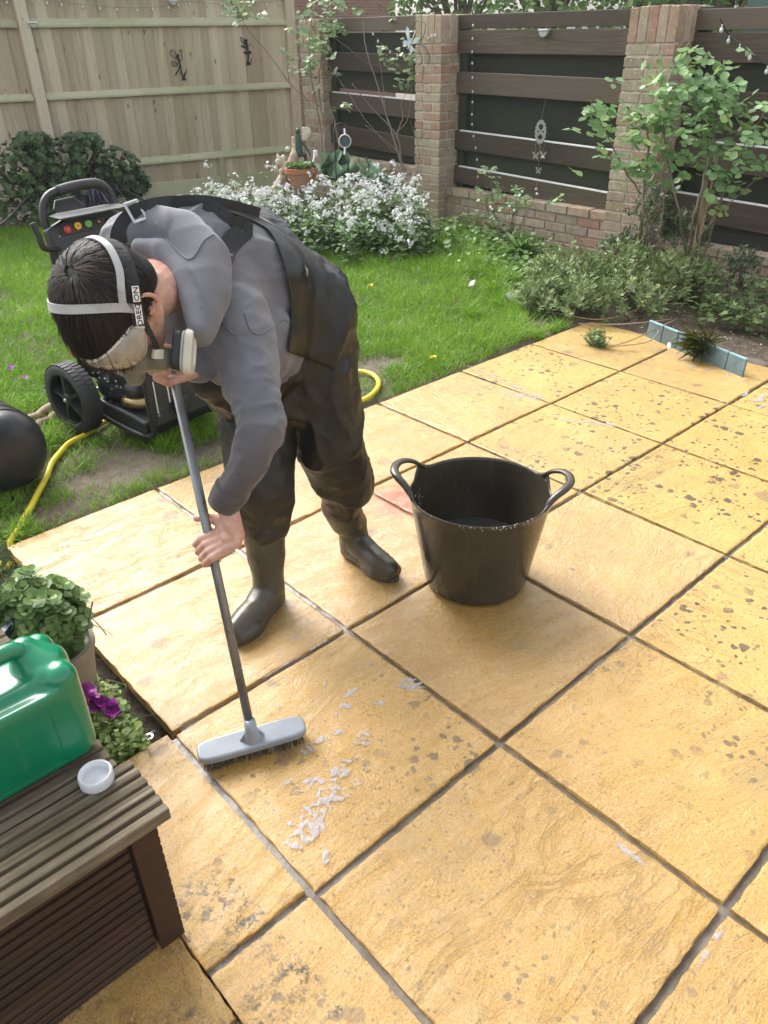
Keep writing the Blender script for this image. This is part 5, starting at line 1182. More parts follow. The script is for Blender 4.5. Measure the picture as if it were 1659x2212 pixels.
# ================================================================ SHRUB IN THE FAR LEFT
sb = empty('shrub', (2.75, 6.3, 0), 'dark glossy evergreen shrub in a black pot against the tall fence', 'shrub')
def in_crown():
    while True:
        l = random.choice([(2.42, 6.28, .52, .30, .26, .26), (2.85, 6.2, .50, .34, .26, .25), (3.22, 6.15, .42, .26, .24, .20), (2.2, 6.35, .26, .40, .24, .20), (2.62, 6.15, .22, .48, .22, .20), (3.35, 6.1, .28, .16, .18, .14), (2.5, 6.28, .70, .18, .2, .10), (2.95, 6.22, .68, .2, .2, .08)])
        v = unit(1)[0]*(random.random()**.25); return Vector((l[0]+l[3]*v[0], l[1]+l[4]*v[1], l[2]+l[5]*v[2])), Vector(v)
lf = Leafy(); pos = []; dr = []; nr = []; sz = []; tw = []; rr = []
for k in range(900):
    p, v = in_crown(); ax_ = (v+Vector((0, -.25, .7))).normalized(); s0 = ax_.orthogonal().normalized(); s1 = ax_.cross(s0); sh = random.random()
    for j in range(9):
        t = j/9*6.283+random.random()*.5; e = .55+.5*random.random(); d_ = (s0*math.cos(t)+s1*math.sin(t))*1.0+ax_*e; pos.append(p); dr.append(d_); nr.append(ax_*1.0-(s0*math.cos(t)+s1*math.sin(t))*.5); sz.append(random.uniform(.045, .07)); rr.append(min(1, .6*sh+.4*random.random()))
    c = Vector((2.75, 6.3, .15)); tw.append([c.lerp(p, .35)+Vector((0, 0, .03)), c.lerp(p, .75), p])
lf.add(A3(pos), A3(dr), A3(nr), np.array(sz), 'long', 1.5, np.array(rr))
M['bushleaf'] = leafmat('dark_glossy_leaf', (.028, .065, .022), (.075, .14, .045), (.17, .25, .09), .3, .12); lf.build('foliage', M['bushleaf'], sb); leafy_stems(tw[::5], .008, M['stem_brown'], 'branches', sb)
m_ = MB(); m_.lathe([(.15, 0), (.21, .30), (.215, .32), (.20, .32), (.19, .29), (0, .29)], 36, (3.02, 6.32, gz(3, 6.3)-.01)); m_.build('pot', M['black_plastic'], sb, angle=40)
lf = Leafy(); n = 420; q = rng.normal(size=(n, 3))*np.array([.09, .06, .05])+np.array([2.93, 6.03, .30]); dd = np.column_stack([rng.normal(size=n)*.35, rng.normal(size=n)*.3-.2, -np.abs(rng.normal(size=n))-.5]); lf.add(q, dd, unit(n), rng.uniform(.08, .2, n), 'long', .35)
s = NT('dark_purple_leaf'); s.P(Base_Color=s.ramp(s.rnd(), [(0, (.035, .03, .07)), (.6, (.09, .06, .14)), (.9, (.16, .16, .24)), (1, (.30, .06, .14))]), Roughness=.4); o = lf.build('purple_plant', s.m); recenter(o, (2.93, 6.03, 0)); tag(o, 'drooping dark purple strappy plant in front of the glossy shrub', 'plant')
def cable(name, pts, rad, mat, lab, cat, n=40):
    C = curve3(pts, n); m = MB(); m.tube(C, rad, 8); o = m.build(name, mat, smooth=True); recenter(o, C[n//2]); return tag(o, lab, cat)
cable('black_pipe', [D(150, 385, 8.0), D(100, 400, 7.7), D(55, 432, 7.2), D(20, 470, 6.6), D(-20, 500, 6.2)], .011, M['black_plastic'], 'black pipe sloping down in front of the glossy shrub at the left', 'pipe')
cable('black_cable', [D(236, 372, 7.9), D(262, 402, 7.8), D(290, 420, 7.8), D(318, 436, 7.7), D(360, 450, 7.5)], .009, M['black_plastic'], 'black cable curving out from the right side of the glossy shrub', 'cable')

# ================================================================ ROSES AND BARE STEMS
M['roseleaf'] = leafmat('rose_leaf', (.13, .26, .09), (.28, .44, .19), (.48, .58, .14), .38, .35)
M['paleleaf'] = leafmat('young_rose_leaf', (.16, .27, .11), (.30, .42, .22), (.52, .42, .08), .45, .35)
def spray(lf, p, d, n, size, spread=.12, up_bias=.8, rbase=None):
    """compound leaves along a twig end: groups of 3-5 leaflets"""
    pos = []; dr = []; nr = []; sz = []; rs = []
    for k in range(n):
        q = Vector(p)+Vector([random.gauss(0, spread) for _ in range(3)])*Vector((1, 1, .6)) if False else Vector((p[0]+random.gauss(0, spread), p[1]+random.gauss(0, spread), p[2]+random.gauss(0, spread*.7)))
        out = Vector((random.gauss(0, 1), random.gauss(0, 1), random.gauss(-.15, .45))); out = (out.normalized()+Vector(d)*.5).normalized(); nrm = Vector((random.gauss(0, .35), random.gauss(0, .35)-.25, up_bias)).normalized(); sd = out.cross(nrm).normalized(); r0 = random.random() if rbase is None else rbase
        for (f, s_, dd) in ((0, 0, out), (-.5, .28, (out*.45+sd)), (-.5, -.28, (out*.45-sd)), (-1.15, .26, (out*.3+sd)), (-1.15, -.26, (out*.3-sd))):
            if random.random() < .1: continue
            pos.append(q+out*f*size*.9+sd*s_*size*.3); dr.append(dd+Vector((0, 0, random.gauss(-.1, .2)))); nr.append(nrm+Vector((random.gauss(0, .25), random.gauss(0, .25), 0))); sz.append(size*random.uniform(.7, 1.15)); rs.append(min(1, max(0, r0*.75+random.random()*.25)))
    lf.add(A3(pos), A3(dr), A3(nr), np.array(sz), 'oval', 1.15, np.array(rs))
def rose(name, lab, canes, clusters, mat, leaf, crad, dz, cmat, group=None, par_loc=None):
    b = canes[0][0]; e = empty(name, (b[0], b[1], 0), lab, 'rose', group)
    for c, r in zip(canes, crad):
        m = MB(); C = curve3(c, max(8, len(c)*6)); C = [p+Vector((random.gauss(0, .004), random.gauss(0, .004), 0)) for p in C]; m.tube(C, [r*(1-.65*i/(len(C)-1)) for i in range(len(C))], 6); m.build('stem', cmat, e, smooth=True)
    lf = Leafy()
    for p, n, sp in clusters: spray(lf, p, (0, -.3, 0), int(n*1.1+.5), leaf, sp*1.1)
    if clusters: lf.build('leaves', mat, e)
    return e
dR = 5.0
can = [[G(1380, 572, .02), D(1385, 480, 5.05), D(1392, 400, 5.0), D(1400, 300, 4.95), D(1380, 240, 4.9)],
       [D(1385, 420, 5.0), D(1345, 360, 4.95), D(1300, 270, 4.9), D(1275, 215, 4.85)], [D(1385, 430, 5.0), D(1430, 350, 5.0), D(1450, 260, 4.95)],
       [D(1388, 445, 5.05), D(1420, 500, 5.2), D(1440, 400, 5.1)],
       [G(1480, 620, .0), D(1497, 480, 4.85), D(1528, 350, 4.85), D(1555, 230, 4.9), D(1565, 130, 4.95)], [G(1492, 618, .0), D(1510, 470, 4.85), D(1530, 330, 4.9), D(1500, 200, 4.9)],
       [G(1500, 610, .0), D(1560, 430, 4.9), D(1600, 330, 4.9), D(1655, 240, 4.85)], [G(1488, 610, 0), D(1470, 470, 4.95), D(1440, 330, 5.0), D(1440, 190, 4.95), D(1490, 90, 4.95)], [G(1484, 625, 0), D(1520, 500, 4.9), D(1620, 400, 4.9), D(1640, 350, 4.9)]]
cl = [(D(1275, 235, 4.85), 3, .03), (D(1285, 270, 4.88), 4, .05), (D(1310, 290, 4.9), 4, .05), (D(1340, 240, 4.9), 8, .08), (D(1340, 330, 4.9), 7, .08), (D(1400, 240, 4.95), 14, .11), (D(1400, 300, 4.95), 14, .12), (D(1450, 250, 4.95), 14, .12), (D(1450, 330, 4.95), 10, .11),
      (D(1500, 220, 4.95), 14, .12), (D(1500, 290, 4.9), 14, .12), (D(1550, 210, 4.9), 14, .11), (D(1550, 270, 4.9), 14, .12), (D(1600, 250, 4.9), 8, .09), (D(1600, 200, 4.9), 5, .07), (D(1490, 120, 4.95), 5, .06), (D(1510, 160, 4.95), 7, .08), (D(1570, 140, 4.95), 5, .07),
      (D(1440, 130, 5.0), 3, .05), (D(1390, 390, 4.95), 6, .07), (D(1400, 360, 5.0), 6, .08), (D(1530, 370, 4.9), 7, .09), (D(1570, 350, 4.9), 6, .09), (D(1540, 440, 4.9), 4, .06), (D(1630, 350, 4.9), 5, .06), (D(1580, 420, 4.9), 3, .05), (D(1640, 280, 4.85), 3, .05), (D(1575, 290, 4.9), 8, .1), (D(1475, 190, 4.95), 8, .09), (D(1420, 200, 4.95), 6, .07)]
rose('rose_bush', 'leafy rose with pale green leaves in front of the broad right-hand brick pier', can, cl, M['roseleaf'], .060, [.013, .006, .006, .006, .010, .009, .006, .008, .005], .0, M['stem_grey'])
m_ = MB(); 
e = empty('support_canes', G(1485, 630, 0), 'bundle of tan bamboo canes leaning up through the right-hand rose', 'canes')
for a, b, r in (((1478, 640), (1545, 300), .009), ((1486, 636), (1552, 330), .008), ((1497, 600), (1540, 320), .006), ((1500, 560), (1600, 330), .004)): MB().tube([G(*a, 0), D(*b, 4.88)], r, 8).build('cane', M['cane'], e, smooth=True)
# far corner climber
dC = 7.75
can = [[D(700, 372, dC), D(690, 260, dC), D(672, 170, dC), D(668, 80, dC), D(680, 10, dC)], [D(706, 372, dC), D(700, 280, dC), D(690, 200, dC), D(695, 110, dC), D(715, 20, dC)], [D(735, 370, dC), D(730, 300, dC), D(715, 235, dC), D(700, 190, dC)], [D(728, 372, dC), D(712, 320, dC), D(705, 240, dC)],
       [D(692, 230, dC), D(640, 195, dC), D(590, 130, dC), D(530, 55, dC), D(505, 0, dC)], [D(700, 130, dC), D(745, 190, dC), D(790, 260, dC-.1), D(850, 330, dC-.2)], [D(720, 80, dC), D(760, 110, dC), D(790, 135, dC), D(830, 145, dC-.1)]]
cl = [(D(690, 30, dC), 16, .14), (D(670, 80, dC), 12, .12), (D(720, 20, dC), 12, .12), (D(700, 70, dC), 12, .13), (D(675, 115, dC), 10, .10), (D(650, 110, dC), 3, .06), (D(740, 65, dC), 4, .06), (D(695, 140, dC), 6, .08), (D(520, 20, dC), 9, .10), (D(500, 30, dC), 6, .07), (D(540, 12, dC), 4, .06), (D(725, 165, dC), 3, .05), (D(640, 150, dC), 2, .03), (D(690, 200, dC), 2, .03), (D(735, 250, dC), 2, .04)]
rose('climbing_rose', 'tall climbing rose with pale leaves at the corner of the tall fence and far pier', can, cl, M['paleleaf'], .058, [.012, .011, .012, .010, .006, .006, .004], 0, M['stem_grey'])
dB = 7.35
can = [[D(893, 440, dB), D(880, 395, dB), D(850, 300, dB), D(820, 200, dB), D(790, 100, dB), D(785, 50, dB)], [D(890, 440, dB), D(868, 360, dB), D(855, 290, dB), D(800, 230, dB), D(760, 180, dB)], [D(855, 300, dB), D(870, 250, dB), D(868, 220, dB), D(905, 160, dB)], [D(850, 290, dB), D(880, 260, dB), D(890, 190, dB)], [D(895, 440, dB), D(905, 330, dB), D(895, 290, dB), D(885, 260, dB)], [D(830, 230, dB), D(828, 190, dB), D(815, 100, dB)], [D(880, 400, dB), D(860, 330, dB), D(790, 270, dB)]]
cl = [(D(880, 60, dB), 5, .08), (D(862, 130, dB), 7, .10), (D(885, 150, dB), 5, .07), (D(845, 140, dB), 4, .06), (D(880, 170, dB), 4, .05), (D(755, 230, dB), 2, .03)]
rose('bare_rose', 'nearly leafless rose with long bare stems at the left of the middle pier', can, cl, M['paleleaf'], .052, [.011, .009, .005, .005, .006, .005, .006], 0, M['stem_grey'])
dS = 6.75
can = [[G(1070, 500, 0), D(1066, 450, 6.7), D(1062, 400, 6.65), D(1060, 370, 6.6)], [G(1072, 500, 0), D(1050, 440, 6.7), D(1055, 400, 6.6)]]
rose('rose_sapling', 'slim young rose with yellow-green leaves in front of the middle low wall', can, [(D(1062, 380, 6.6), 6, .05), (D(1050, 420, 6.65), 8, .06), (D(1072, 430, 6.6), 7, .05), (D(1045, 460, 6.7), 8, .07), (D(1070, 470, 6.7), 5, .05)], M['paleleaf'], .036, [.006, .004], 0, M['stem_green'])
can = [[G(1105, 545, 0), D(1100, 500, 6.35), D(1112, 450, 6.3), D(1125, 420, 6.3)], [G(1107, 545, 0), D(1130, 470, 6.3), D(1145, 440, 6.3)]]
rose('rose_sprig', 'small sparse rose sprig with grey-green leaves beside the ball lights at the low wall', can, [(D(1110, 425, 6.3), 6, .05), (D(1125, 440, 6.3), 6, .05), (D(1100, 450, 6.3), 5, .05), (D(1130, 410, 6.3), 3, .04), (D(1210, 435, 6.0), 4, .04)], M['roseleaf'], .034, [.006, .004], 0, M['stem_grey'])

# ================================================================ LAVENDER, WEEDS, GROUND COVER
M['lav'] = leafmat('lavender_leaf', (.10, .16, .045), (.25, .34, .12), (.40, .45, .30), .55, .25)
def whorls(name, lab, cat, blobs, n, leafsz, mat, stems=True, kind='long', width=1.0, upb=.7, per=12, sp=.05, cx=None):
    lf = Leafy(); pos = []; dr = []; nr = []; sz = []; rr = []; st = []
    for k in range(n):
        b = random.choice(blobs); v = unit(1)[0]*random.random()**.33; v[2] = abs(v[2]) if random.random() < .8 else v[2]
        p = Vector((b[0]+b[3]*v[0], b[1]+b[4]*v[1], b[2]+b[5]*v[2])); ax_ = Vector((v[0]*.8, v[1]*.8, upb+random.gauss(0, .2))).normalized(); s0 = ax_.orthogonal().normalized(); s1 = ax_.cross(s0); sh = random.random()
        for j in range(per):
            t = random.random()*6.283; h = random.random()*sp*1.4; e = .5+.7*random.random(); rd = s0*math.cos(t)+s1*math.sin(t)
            pos.append(p+ax_*(h-sp)); dr.append(rd+ax_*e); nr.append(ax_-rd*.4); sz.append(leafsz*random.uniform(.6, 1.2)); rr.append(min(1, .65*sh+.35*random.random()))
        base = Vector((b[0]+random.gauss(0, b[3]*.3), b[1]+random.gauss(0, b[4]*.3), max(-.03, b[2]-b[5]-.08))); st.append([base, base.lerp(p, .55)+Vector((0, 0, -.01)), p])
    lf.add(A3(pos), A3(dr), A3(nr), np.array(sz), kind, width, np.array(rr)); c = blobs[0]; e = empty(name, (c[0], c[1], 0), lab, cat); lf.build('foliage', mat, e)
    if stems: leafy_stems(st[::3], .003, M['stem_brown'], 'stems', e, 4)
    return e
whorls('lavender_bush', 'sprawling grey-green lavender bush at the top corner of the patio', 'lavender', [(3.95, 1.00, .10, .36, .36, .20), (3.70, .70, .08, .26, .24, .15), (4.25, .75, .12, .34, .30, .24), (4.0, .45, .10, .34, .25, .18), (3.62, .95, .06, .2, .2, .12), (4.45, .45, .14, .22, .25, .2)], 800, .042, M['lav'], per=14)
tp_ = G(1290, 735, .03); whorls('lavender_sprig', 'single low lavender sprig lying out over the corner patio slab', 'lavender', [(tp_.x, tp_.y, .03, .055, .075, .05)], 34, .032, M['lav'], per=14)
m_ = MB()
for a, b, c in (((1300, 745), (1350, 740), (1460, 690)), ((1310, 750), (1400, 738), (1430, 705)), ((1180, 672), (1300, 690), (1400, 660)), ((1330, 690), (1420, 660), (1480, 655)), ((1250, 700), (1350, 700), (1450, 690)), ((1340, 650), (1400, 610), (1480, 640))): m_.tube(curve3([G(*a, .015), G(*b, .045), G(*c, .06)], 14), .0035, 5)
o = m_.build('woody_stems', M['cane'], smooth=True); recenter(o, G(1400, 690, 0)); tag(o, 'tangle of bare woody lavender stems trailing over the corner of the patio', 'stems', kind='stuff')
M['lav2'] = leafmat('catmint_leaf', (.045, .075, .03), (.11, .16, .07), (.22, .28, .16), .5, .2)
whorls('catmint', 'taller dusky green lavender clump between the broad pier and the canes', 'lavender', [(4.85, .98, .35, .16, .2, .28), (4.95, .75, .25, .2, .2, .25), (4.75, 1.1, .16, .2, .2, .16)], 260, .036, M['lav2'])
whorls('wall_herb', 'small dark wispy herb growing against the right-hand low wall', 'plant', [(4.95, .30, .16, .14, .14, .14)], 90, .03, M['lav2'])
M['weed'] = leafmat('weed_leaf', (.07, .14, .025), (.16, .29, .06), (.30, .42, .13), .45, .3); M['weed_dark'] = leafmat('dark_weed_leaf', (.045, .085, .02), (.11, .18, .045), (.22, .30, .10), .5, .25)
wl = [(x, y) for x, y in [tuple(G(px_, py_, 0)[:2]) for px_, py_ in ((960, 500), (1000, 515), (1040, 535), (1090, 555), (1120, 580), (1160, 590), (1200, 600), (1250, 610), (1300, 600), (1020, 490), (1080, 520), (1140, 550))]]
lf = Leafy(); pos = []; dr = []; nr = []; sz = []
for k in range(3600):
    x, y = random.choice(wl); x += random.gauss(0, .18); y += random.gauss(0, .18)
    if x > 5.28 or y < .62 and x < 3.7: continue
    pos.append((x, y, gz(x, y)+abs(random.gauss(.04, .05)))); a = random.random()*6.28; dr.append((math.cos(a), math.sin(a), random.gauss(.1, .3))); nr.append((random.gauss(0, .35), random.gauss(0, .35), 1)); sz.append(random.choice((.03, .035, .045, .06)))
lf.add(np.array(pos), np.array(dr), np.array(nr), np.array(sz), 'oval', 1.1); o = lf.build('bed_weeds', M['weed']); tag(o, 'mixed low weeds filling the bed in front of the low brick wall', 'weeds', kind='stuff')
whorls('strappy_plant', 'tuft of arching strappy leaves in the bed below the middle low wall', 'plant', [(G(1120, 560, 0).x, G(1120, 560, 0).y, .05, .08, .08, .05)], 16, .16, M['weed'], stems=False, width=.7, per=6, upb=1)
lf = Leafy(); pos = []; dr = []; nr = []; sz = []
for k in range(2600):
    x = random.uniform(3.9, 5.2); y = random.uniform(-1.3, .15)
    if random.random() > .5+.9*noise.noise(Vector((x*3, y*3, 8))) or x < 3.95-.55*y*.4 and random.random() < .8: continue
    pos.append((x, y, gz(x, y)+.05+abs(random.gauss(.04, .045)))); a = random.random()*6.28; dr.append((math.cos(a), math.sin(a), random.gauss(.15, .3))); nr.append((random.gauss(0, .35), random.gauss(0, .35), 1)); sz.append(random.uniform(.04, .065))
for px_, py_ in ((1480, 640), (1500, 600), (1530, 660), (1545, 680), (1510, 655), (1560, 640)):
    g_ = G(px_, py_, 0)
    for k in range(60): pos.append((g_.x+random.gauss(0, .08), g_.y+random.gauss(0, .08), .03+abs(random.gauss(.05, .05)))); a = random.random()*6.28; dr.append((math.cos(a), math.sin(a), .2)); nr.append((random.gauss(0, .35), random.gauss(0, .35), 1)); sz.append(.04)
lf.add(np.array(pos), np.array(dr), np.array(nr), np.array(sz), 'lobed', 1.0); o = lf.build('ground_cover', M['weed_dark']); tag(o, 'lobed green ground cover spreading over the dark soil at the right edge', 'ground cover', kind='stuff')
# tuft lolling over the edging
q = G(1500, 770, .03); n = 260; dd = np.column_stack([rng.normal(size=n)*.35-.75, rng.normal(size=n)*.35-.1, rng.normal(size=n)*.25+.15]); lf = Leafy(); lf.add(np.array([q.x+.10, q.y+.02, .075])+rng.normal(size=(n, 3))*.018, dd, np.array([0, 0, 1])+rng.normal(size=(n, 3))*.3, rng.uniform(.09, .17, n), 'long', .16)
M['tuft'] = leafmat('olive_tuft', (.05, .075, .012), (.13, .17, .035), (.25, .22, .08), .5, .2); o = lf.build('grass_tuft', M['tuft']); recenter(o, (q.x+.1, q.y, 0)); tag(o, 'olive grass tuft flopping over the blue-grey edging onto the patio', 'grass tuft')

# ================================================================ BLOSSOM BED
M['petal'] = leafmat('white_petal', (.74, .75, .74), (.84, .85, .85), (.88, .88, .88), .5, .3); M['flower_leaf'] = leafmat('blossom_leaf', (.05, .12, .03), (.14, .26, .07), (.26, .38, .14), .5, .3); M['blueleaf'] = leafmat('blue_green_leaf', (.10, .19, .11), (.20, .31, .20), (.30, .40, .25), .45, .25)
bed = [(460, 400, 6.9), (500, 400, 6.9), (540, 405, 6.8), (580, 400, 6.8), (620, 400, 6.7), (660, 400, 6.6), (700, 410, 6.5), (740, 410, 6.5), (780, 410, 6.4), (820, 400, 6.5), (860, 410, 6.6), (885, 430, 6.4), (700, 450, 6.3), (650, 440, 6.4), (760, 450, 6.2), (820, 450, 6.2), (860, 470, 6.2), (800, 380, 6.7), (560, 430, 6.5), (500, 425, 6.7), (850, 385, 6.8), (730, 385, 6.7), (880, 475, 6.2), (620, 430, 6.5), (890, 400, 6.6)]
fl = Leafy(); gl_ = Leafy(); fp_ = []; fd_ = []; fn_ = []; st = []; gp = []; gd = []; gn = []; gs_ = []
for k in range(380):
    b = random.choice(bed); p = D(b[0]+random.gauss(0, 16), b[1]+19+random.gauss(0, 21), b[2]+random.gauss(0, .12)); g0 = max(p.z-random.uniform(.12, .3), .0)
    if p.x > 5.25 and p.y < 5.2: continue
    st.append([Vector((p.x+random.gauss(0, .04), p.y+random.gauss(0, .04), max(-.02, p.z-.35))), p.lerp(Vector((p.x, p.y, g0)), .5), p])
    for j in range(random.randint(5, 12)):
        c = p+Vector((random.gauss(0, .016), random.gauss(0, .016), random.gauss(0, .014))); ax_ = (c-p+Vector((0, -.004, .012))).normalized(); s0 = ax_.orthogonal().normalized(); s1 = ax_.cross(s0); t0 = random.random()
        for q in range(4): t = q*1.571+t0; rd = s0*math.cos(t)+s1*math.sin(t); fp_.append(c); fd_.append(rd+ax_*.2); fn_.append(ax_)
    for j in range(18):
        gp.append(p+Vector((random.gauss(0, .05), random.gauss(0, .05), -random.uniform(.03, max(.05, p.z)*.95)))); a = random.random()*6.28; gd.append((math.cos(a), math.sin(a), random.gauss(0, .3))); gn.append((random.gauss(0, .4), random.gauss(0, .4), 1)); gs_.append(random.uniform(.03, .06))
fl.add(A3(fp_), A3(fd_), A3(fn_), rng.uniform(.011, .0165, len(fp_)), 'petal', 1.0); o = fl.build('white_blossom', M['petal']); tag(o, 'mass of small white blossom filling the corner bed', 'blossom', kind='stuff')
gl_.add(A3(gp), np.array(gd), np.array(gn), np.array(gs_), 'oval', .9); o = gl_.build('blossom_foliage', M['flower_leaf']); tag(o, 'green stems and leaves below the white blossom', 'foliage', kind='stuff'); m_ = leafy_stems(st, .0022, M['stem_green'], 'blossom_stems', None, 4); tag(m_, 'thin green stems holding up the white blossom', 'stems', kind='stuff')
whorls('broad_leaved_plant', 'clump of large blue-green leaves below the round lantern', 'plant', [(D(770, 350, 6.9).x, D(770, 350, 6.9).y, .42, .16, .16, .12), (D(820, 350, 6.7).x, D(820, 350, 6.7).y, .40, .14, .14, .12), (D(720, 320, 7.3).x, D(720, 320, 7.3).y, .45, .12, .12, .10)], 42, .13, M['blueleaf'], kind='oval', width=.95, per=4, upb=.9)

# ================================================================ POTS BESIDE THE PLANTER
M['potbeige'] = plain('mossy_beige_pot', (.27, .23, .17), .7, var=.25, bump=.3, dirt=(.08, .075, .055)); M['bluepot'] = plain('dark_blue_pot', (.01, .035, .065), .25, var=.3, coat=.4)
mp_ = Vector((-.150, -.285, 0)); mt = empty('potted_mint', mp_, 'leafy mint in a mossy beige pot behind the green jerrycan', 'plant')
m_ = MB(); m_.lathe([(.078, -.09), (.112, .17), (.118, .175), (.118, .195), (.106, .197), (.102, .165), (0, .16)], 40, mp_); m_.build('pot', M['potbeige'], mt, angle=40)
M['mint'] = leafmat('mint_leaf', (.07, .16, .04), (.17, .30, .09), (.34, .44, .16), .4, .3)
lf = Leafy(); pos = []; dr = []; nr = []; sz = []; rr = []; st = []
for k in range(190):
    v = unit(1)[0]*random.random()**.4; p = Vector((mp_.x-.01+.125*v[0], mp_.y-.0+.125*v[1], .31+.12*v[2])); ax_ = Vector((v[0]*.7, v[1]*.7, .8)).normalized(); s0 = ax_.orthogonal().normalized(); s1 = ax_.cross(s0); st.append([Vector((mp_.x+v[0]*.04, mp_.y+v[1]*.04, .16)), Vector((mp_.x+v[0]*.08, mp_.y+v[1]*.08, .22)), p])
    for tier, (h, L_) in enumerate(((0, .017), (-.010, .028), (-.028, .034), (-.050, .034))):
        for j in range(4 if tier < 2 else 2):
            t = j*(1.571 if tier < 2 else 3.1416)+tier*.8+random.gauss(0, .15); rd = s0*math.cos(t)+s1*math.sin(t); pos.append(p+ax_*h+rd*.004); dr.append(rd+ax_*(.75-.25*tier)+Vector((0, 0, -.05*tier))); nr.append(ax_*1.2-rd*.3+Vector((random.gauss(0, .12), random.gauss(0, .12), 0))); sz.append(L_*random.uniform(.85, 1.15)); rr.append(max(0, min(1, .95-.25*tier+random.gauss(0, .12))))
lf.add(A3(pos), A3(dr), A3(nr), np.array(sz), 'oval', 1.35, np.array(rr)); lf.build('foliage', M['mint'], mt); leafy_stems(st, .0028, M['stem_brown'], 'stems', mt)
m_ = MB(); m_.tube(curve3([D(200, 1300, 1.93), D(196, 1320, 1.93), D(190, 1345, 1.93)], 8), .0022, 5); m_.tube(curve3([D(192, 1330, 1.93), D(215, 1352, 1.9), D(230, 1372, 1.88)], 8), .0016, 5); m_.tube(curve3([D(190, 1345, 1.93), D(225, 1360, 1.9), D(243, 1372, 1.88)], 8), .001, 5); m_.build('dry_twig', M['stem_brown'], mt)
pc_ = Vector((-.325, -.27, 0)); pt = empty('potted_conifer', pc_, 'feathery dwarf conifer in a dark blue pot at the left picture edge', 'plant')
m_ = MB(); m_.lathe([(.09, -.06), (.125, .33), (.133, .335), (.133, .36), (.12, .362), (.115, .33), (0, .32)], 40, pc_); m_.build('pot', M['bluepot'], pt, angle=40)
M['conifer'] = leafmat('conifer_needles', (.035, .08, .022), (.10, .19, .05), (.24, .33, .10), .5, .2)
lf = Leafy(); pos = []; dr = []; nr = []; st = []; rr = []
for k in range(170):
    z0 = .36+.36*random.random(); rmax = .17*(1-(z0-.36)/.52); a = random.random()*6.283; r = rmax*random.random()**.5; tip = Vector((pc_.x+.02+r*math.cos(a), pc_.y+r*math.sin(a), z0+.07)); b = Vector((pc_.x+.3*r*math.cos(a), pc_.y+.3*r*math.sin(a), z0-.06)); st.append([b, b.lerp(tip, .5), tip]); d0 = (tip-b).normalized(); s0 = d0.orthogonal().normalized(); s1 = d0.cross(s0); sh = random.random()
    for j in range(70): t = random.random(); u_ = random.random()*6.283; rd = s0*math.cos(u_)+s1*math.sin(u_); pos.append(b.lerp(tip, .2+.85*t)); dr.append(rd*.8+d0*.9); nr.append(rd.cross(d0)); rr.append(min(1, .5*sh+.3*t+.2*random.random()))
lf.add(A3(pos), A3(dr), A3(nr), rng.uniform(.012, .022, len(pos)), 'long', .35, np.array(rr)); lf.build('foliage', M['conifer'], pt); leafy_stems(st[::2], .002, M['stem_brown'], 'twigs', pt)
lf = Leafy(); pos = []; dr = []; nr = []; sz = []; st = []
for k in range(6500):
    x = random.uniform(-.225, -.015); y = random.uniform(-.60, .10); 
    if x > -.022-.03*abs(math.sin(y*9)): continue
    z = -.055+abs(random.gauss(.035, .03))*(1 if x < -.06 else .6); pos.append((x, y, z)); a = random.random()*6.28; dr.append((math.cos(a), math.sin(a), .2)); nr.append((random.gauss(0, .3), random.gauss(0, .3), 1)); sz.append(random.choice((.009, .012, .016, .02)))
    if k % 6 == 0: q = Vector((x, y, z)); st.append(curve3([q+Vector((random.gauss(0, .03), random.gauss(0, .03), -.02)), q+Vector((random.gauss(0, .02), random.gauss(0, .02), .012)), q], 6))
lf.add(np.array(pos), np.array(dr), np.array(nr), np.array(sz), 'round', 1.0); M['bright'] = leafmat('bright_weed', (.12, .22, .03), (.28, .40, .08), (.45, .52, .18), .5, .3); o = lf.build('chickweed', M['bright']); tag(o, 'bright tangled chickweed in the narrow bed between planter and patio', 'weeds', kind='stuff'); o = leafy_stems(st, .0012, M['stem_green'], 'chickweed_stems', None, 4); tag(o, 'thin pale stems of the chickweed', 'stems', kind='stuff')
M['purple'] = leafmat('magenta_petal', (.14, .012, .14), (.28, .02, .24), (.50, .10, .42), .45, .3)
fe2 = empty('petunia', D(210, 1530, 1.70), 'magenta petunia flowers poking out beside the planter lid', 'flowers'); lf = Leafy(); 
for px_, py_ in ((188, 1492), (197, 1510), (208, 1522), (222, 1518), (236, 1525), (240, 1538), (228, 1545)):
    c = D(px_, py_, 1.74+random.gauss(0, .01)); ax_ = Vector((random.gauss(.1, .4), random.gauss(-.3, .4), .8)).normalized(); s0 = ax_.orthogonal().normalized(); s1 = ax_.cross(s0)
    lf.add(A3([c]*6), A3([(s0*math.cos(t)+s1*math.sin(t))+ax_*.5 for t in [q*1.047 for q in range(6)]]), A3([ax_+Vector([random.gauss(0, .3) for _ in range(3)]) for _ in range(6)]), rng.uniform(.016, .024, 6), 'petal', 1.3)
lf.build('petals', M['purple'], fe2); leafy_stems([[D(210, 1560, 1.80), D(208, 1530, 1.76)], [D(235, 1560, 1.80), D(238, 1532, 1.76)], [D(190, 1520, 1.80), D(190, 1495, 1.76)]], .002, M['stem_green'], 'stems', fe2)
rg = G(322, 1592, -.03); m_ = MB(); m_.lathe([(.0065, 0), (.0125, 0), (.0125, .003), (.0065, .003)], 24, rg, close=True); o = m_.build('washer_ring', M['white_plastic']); recenter(o, rg); tag(o, 'small pale grey plastic ring on the soil at the slab corner', 'ring')

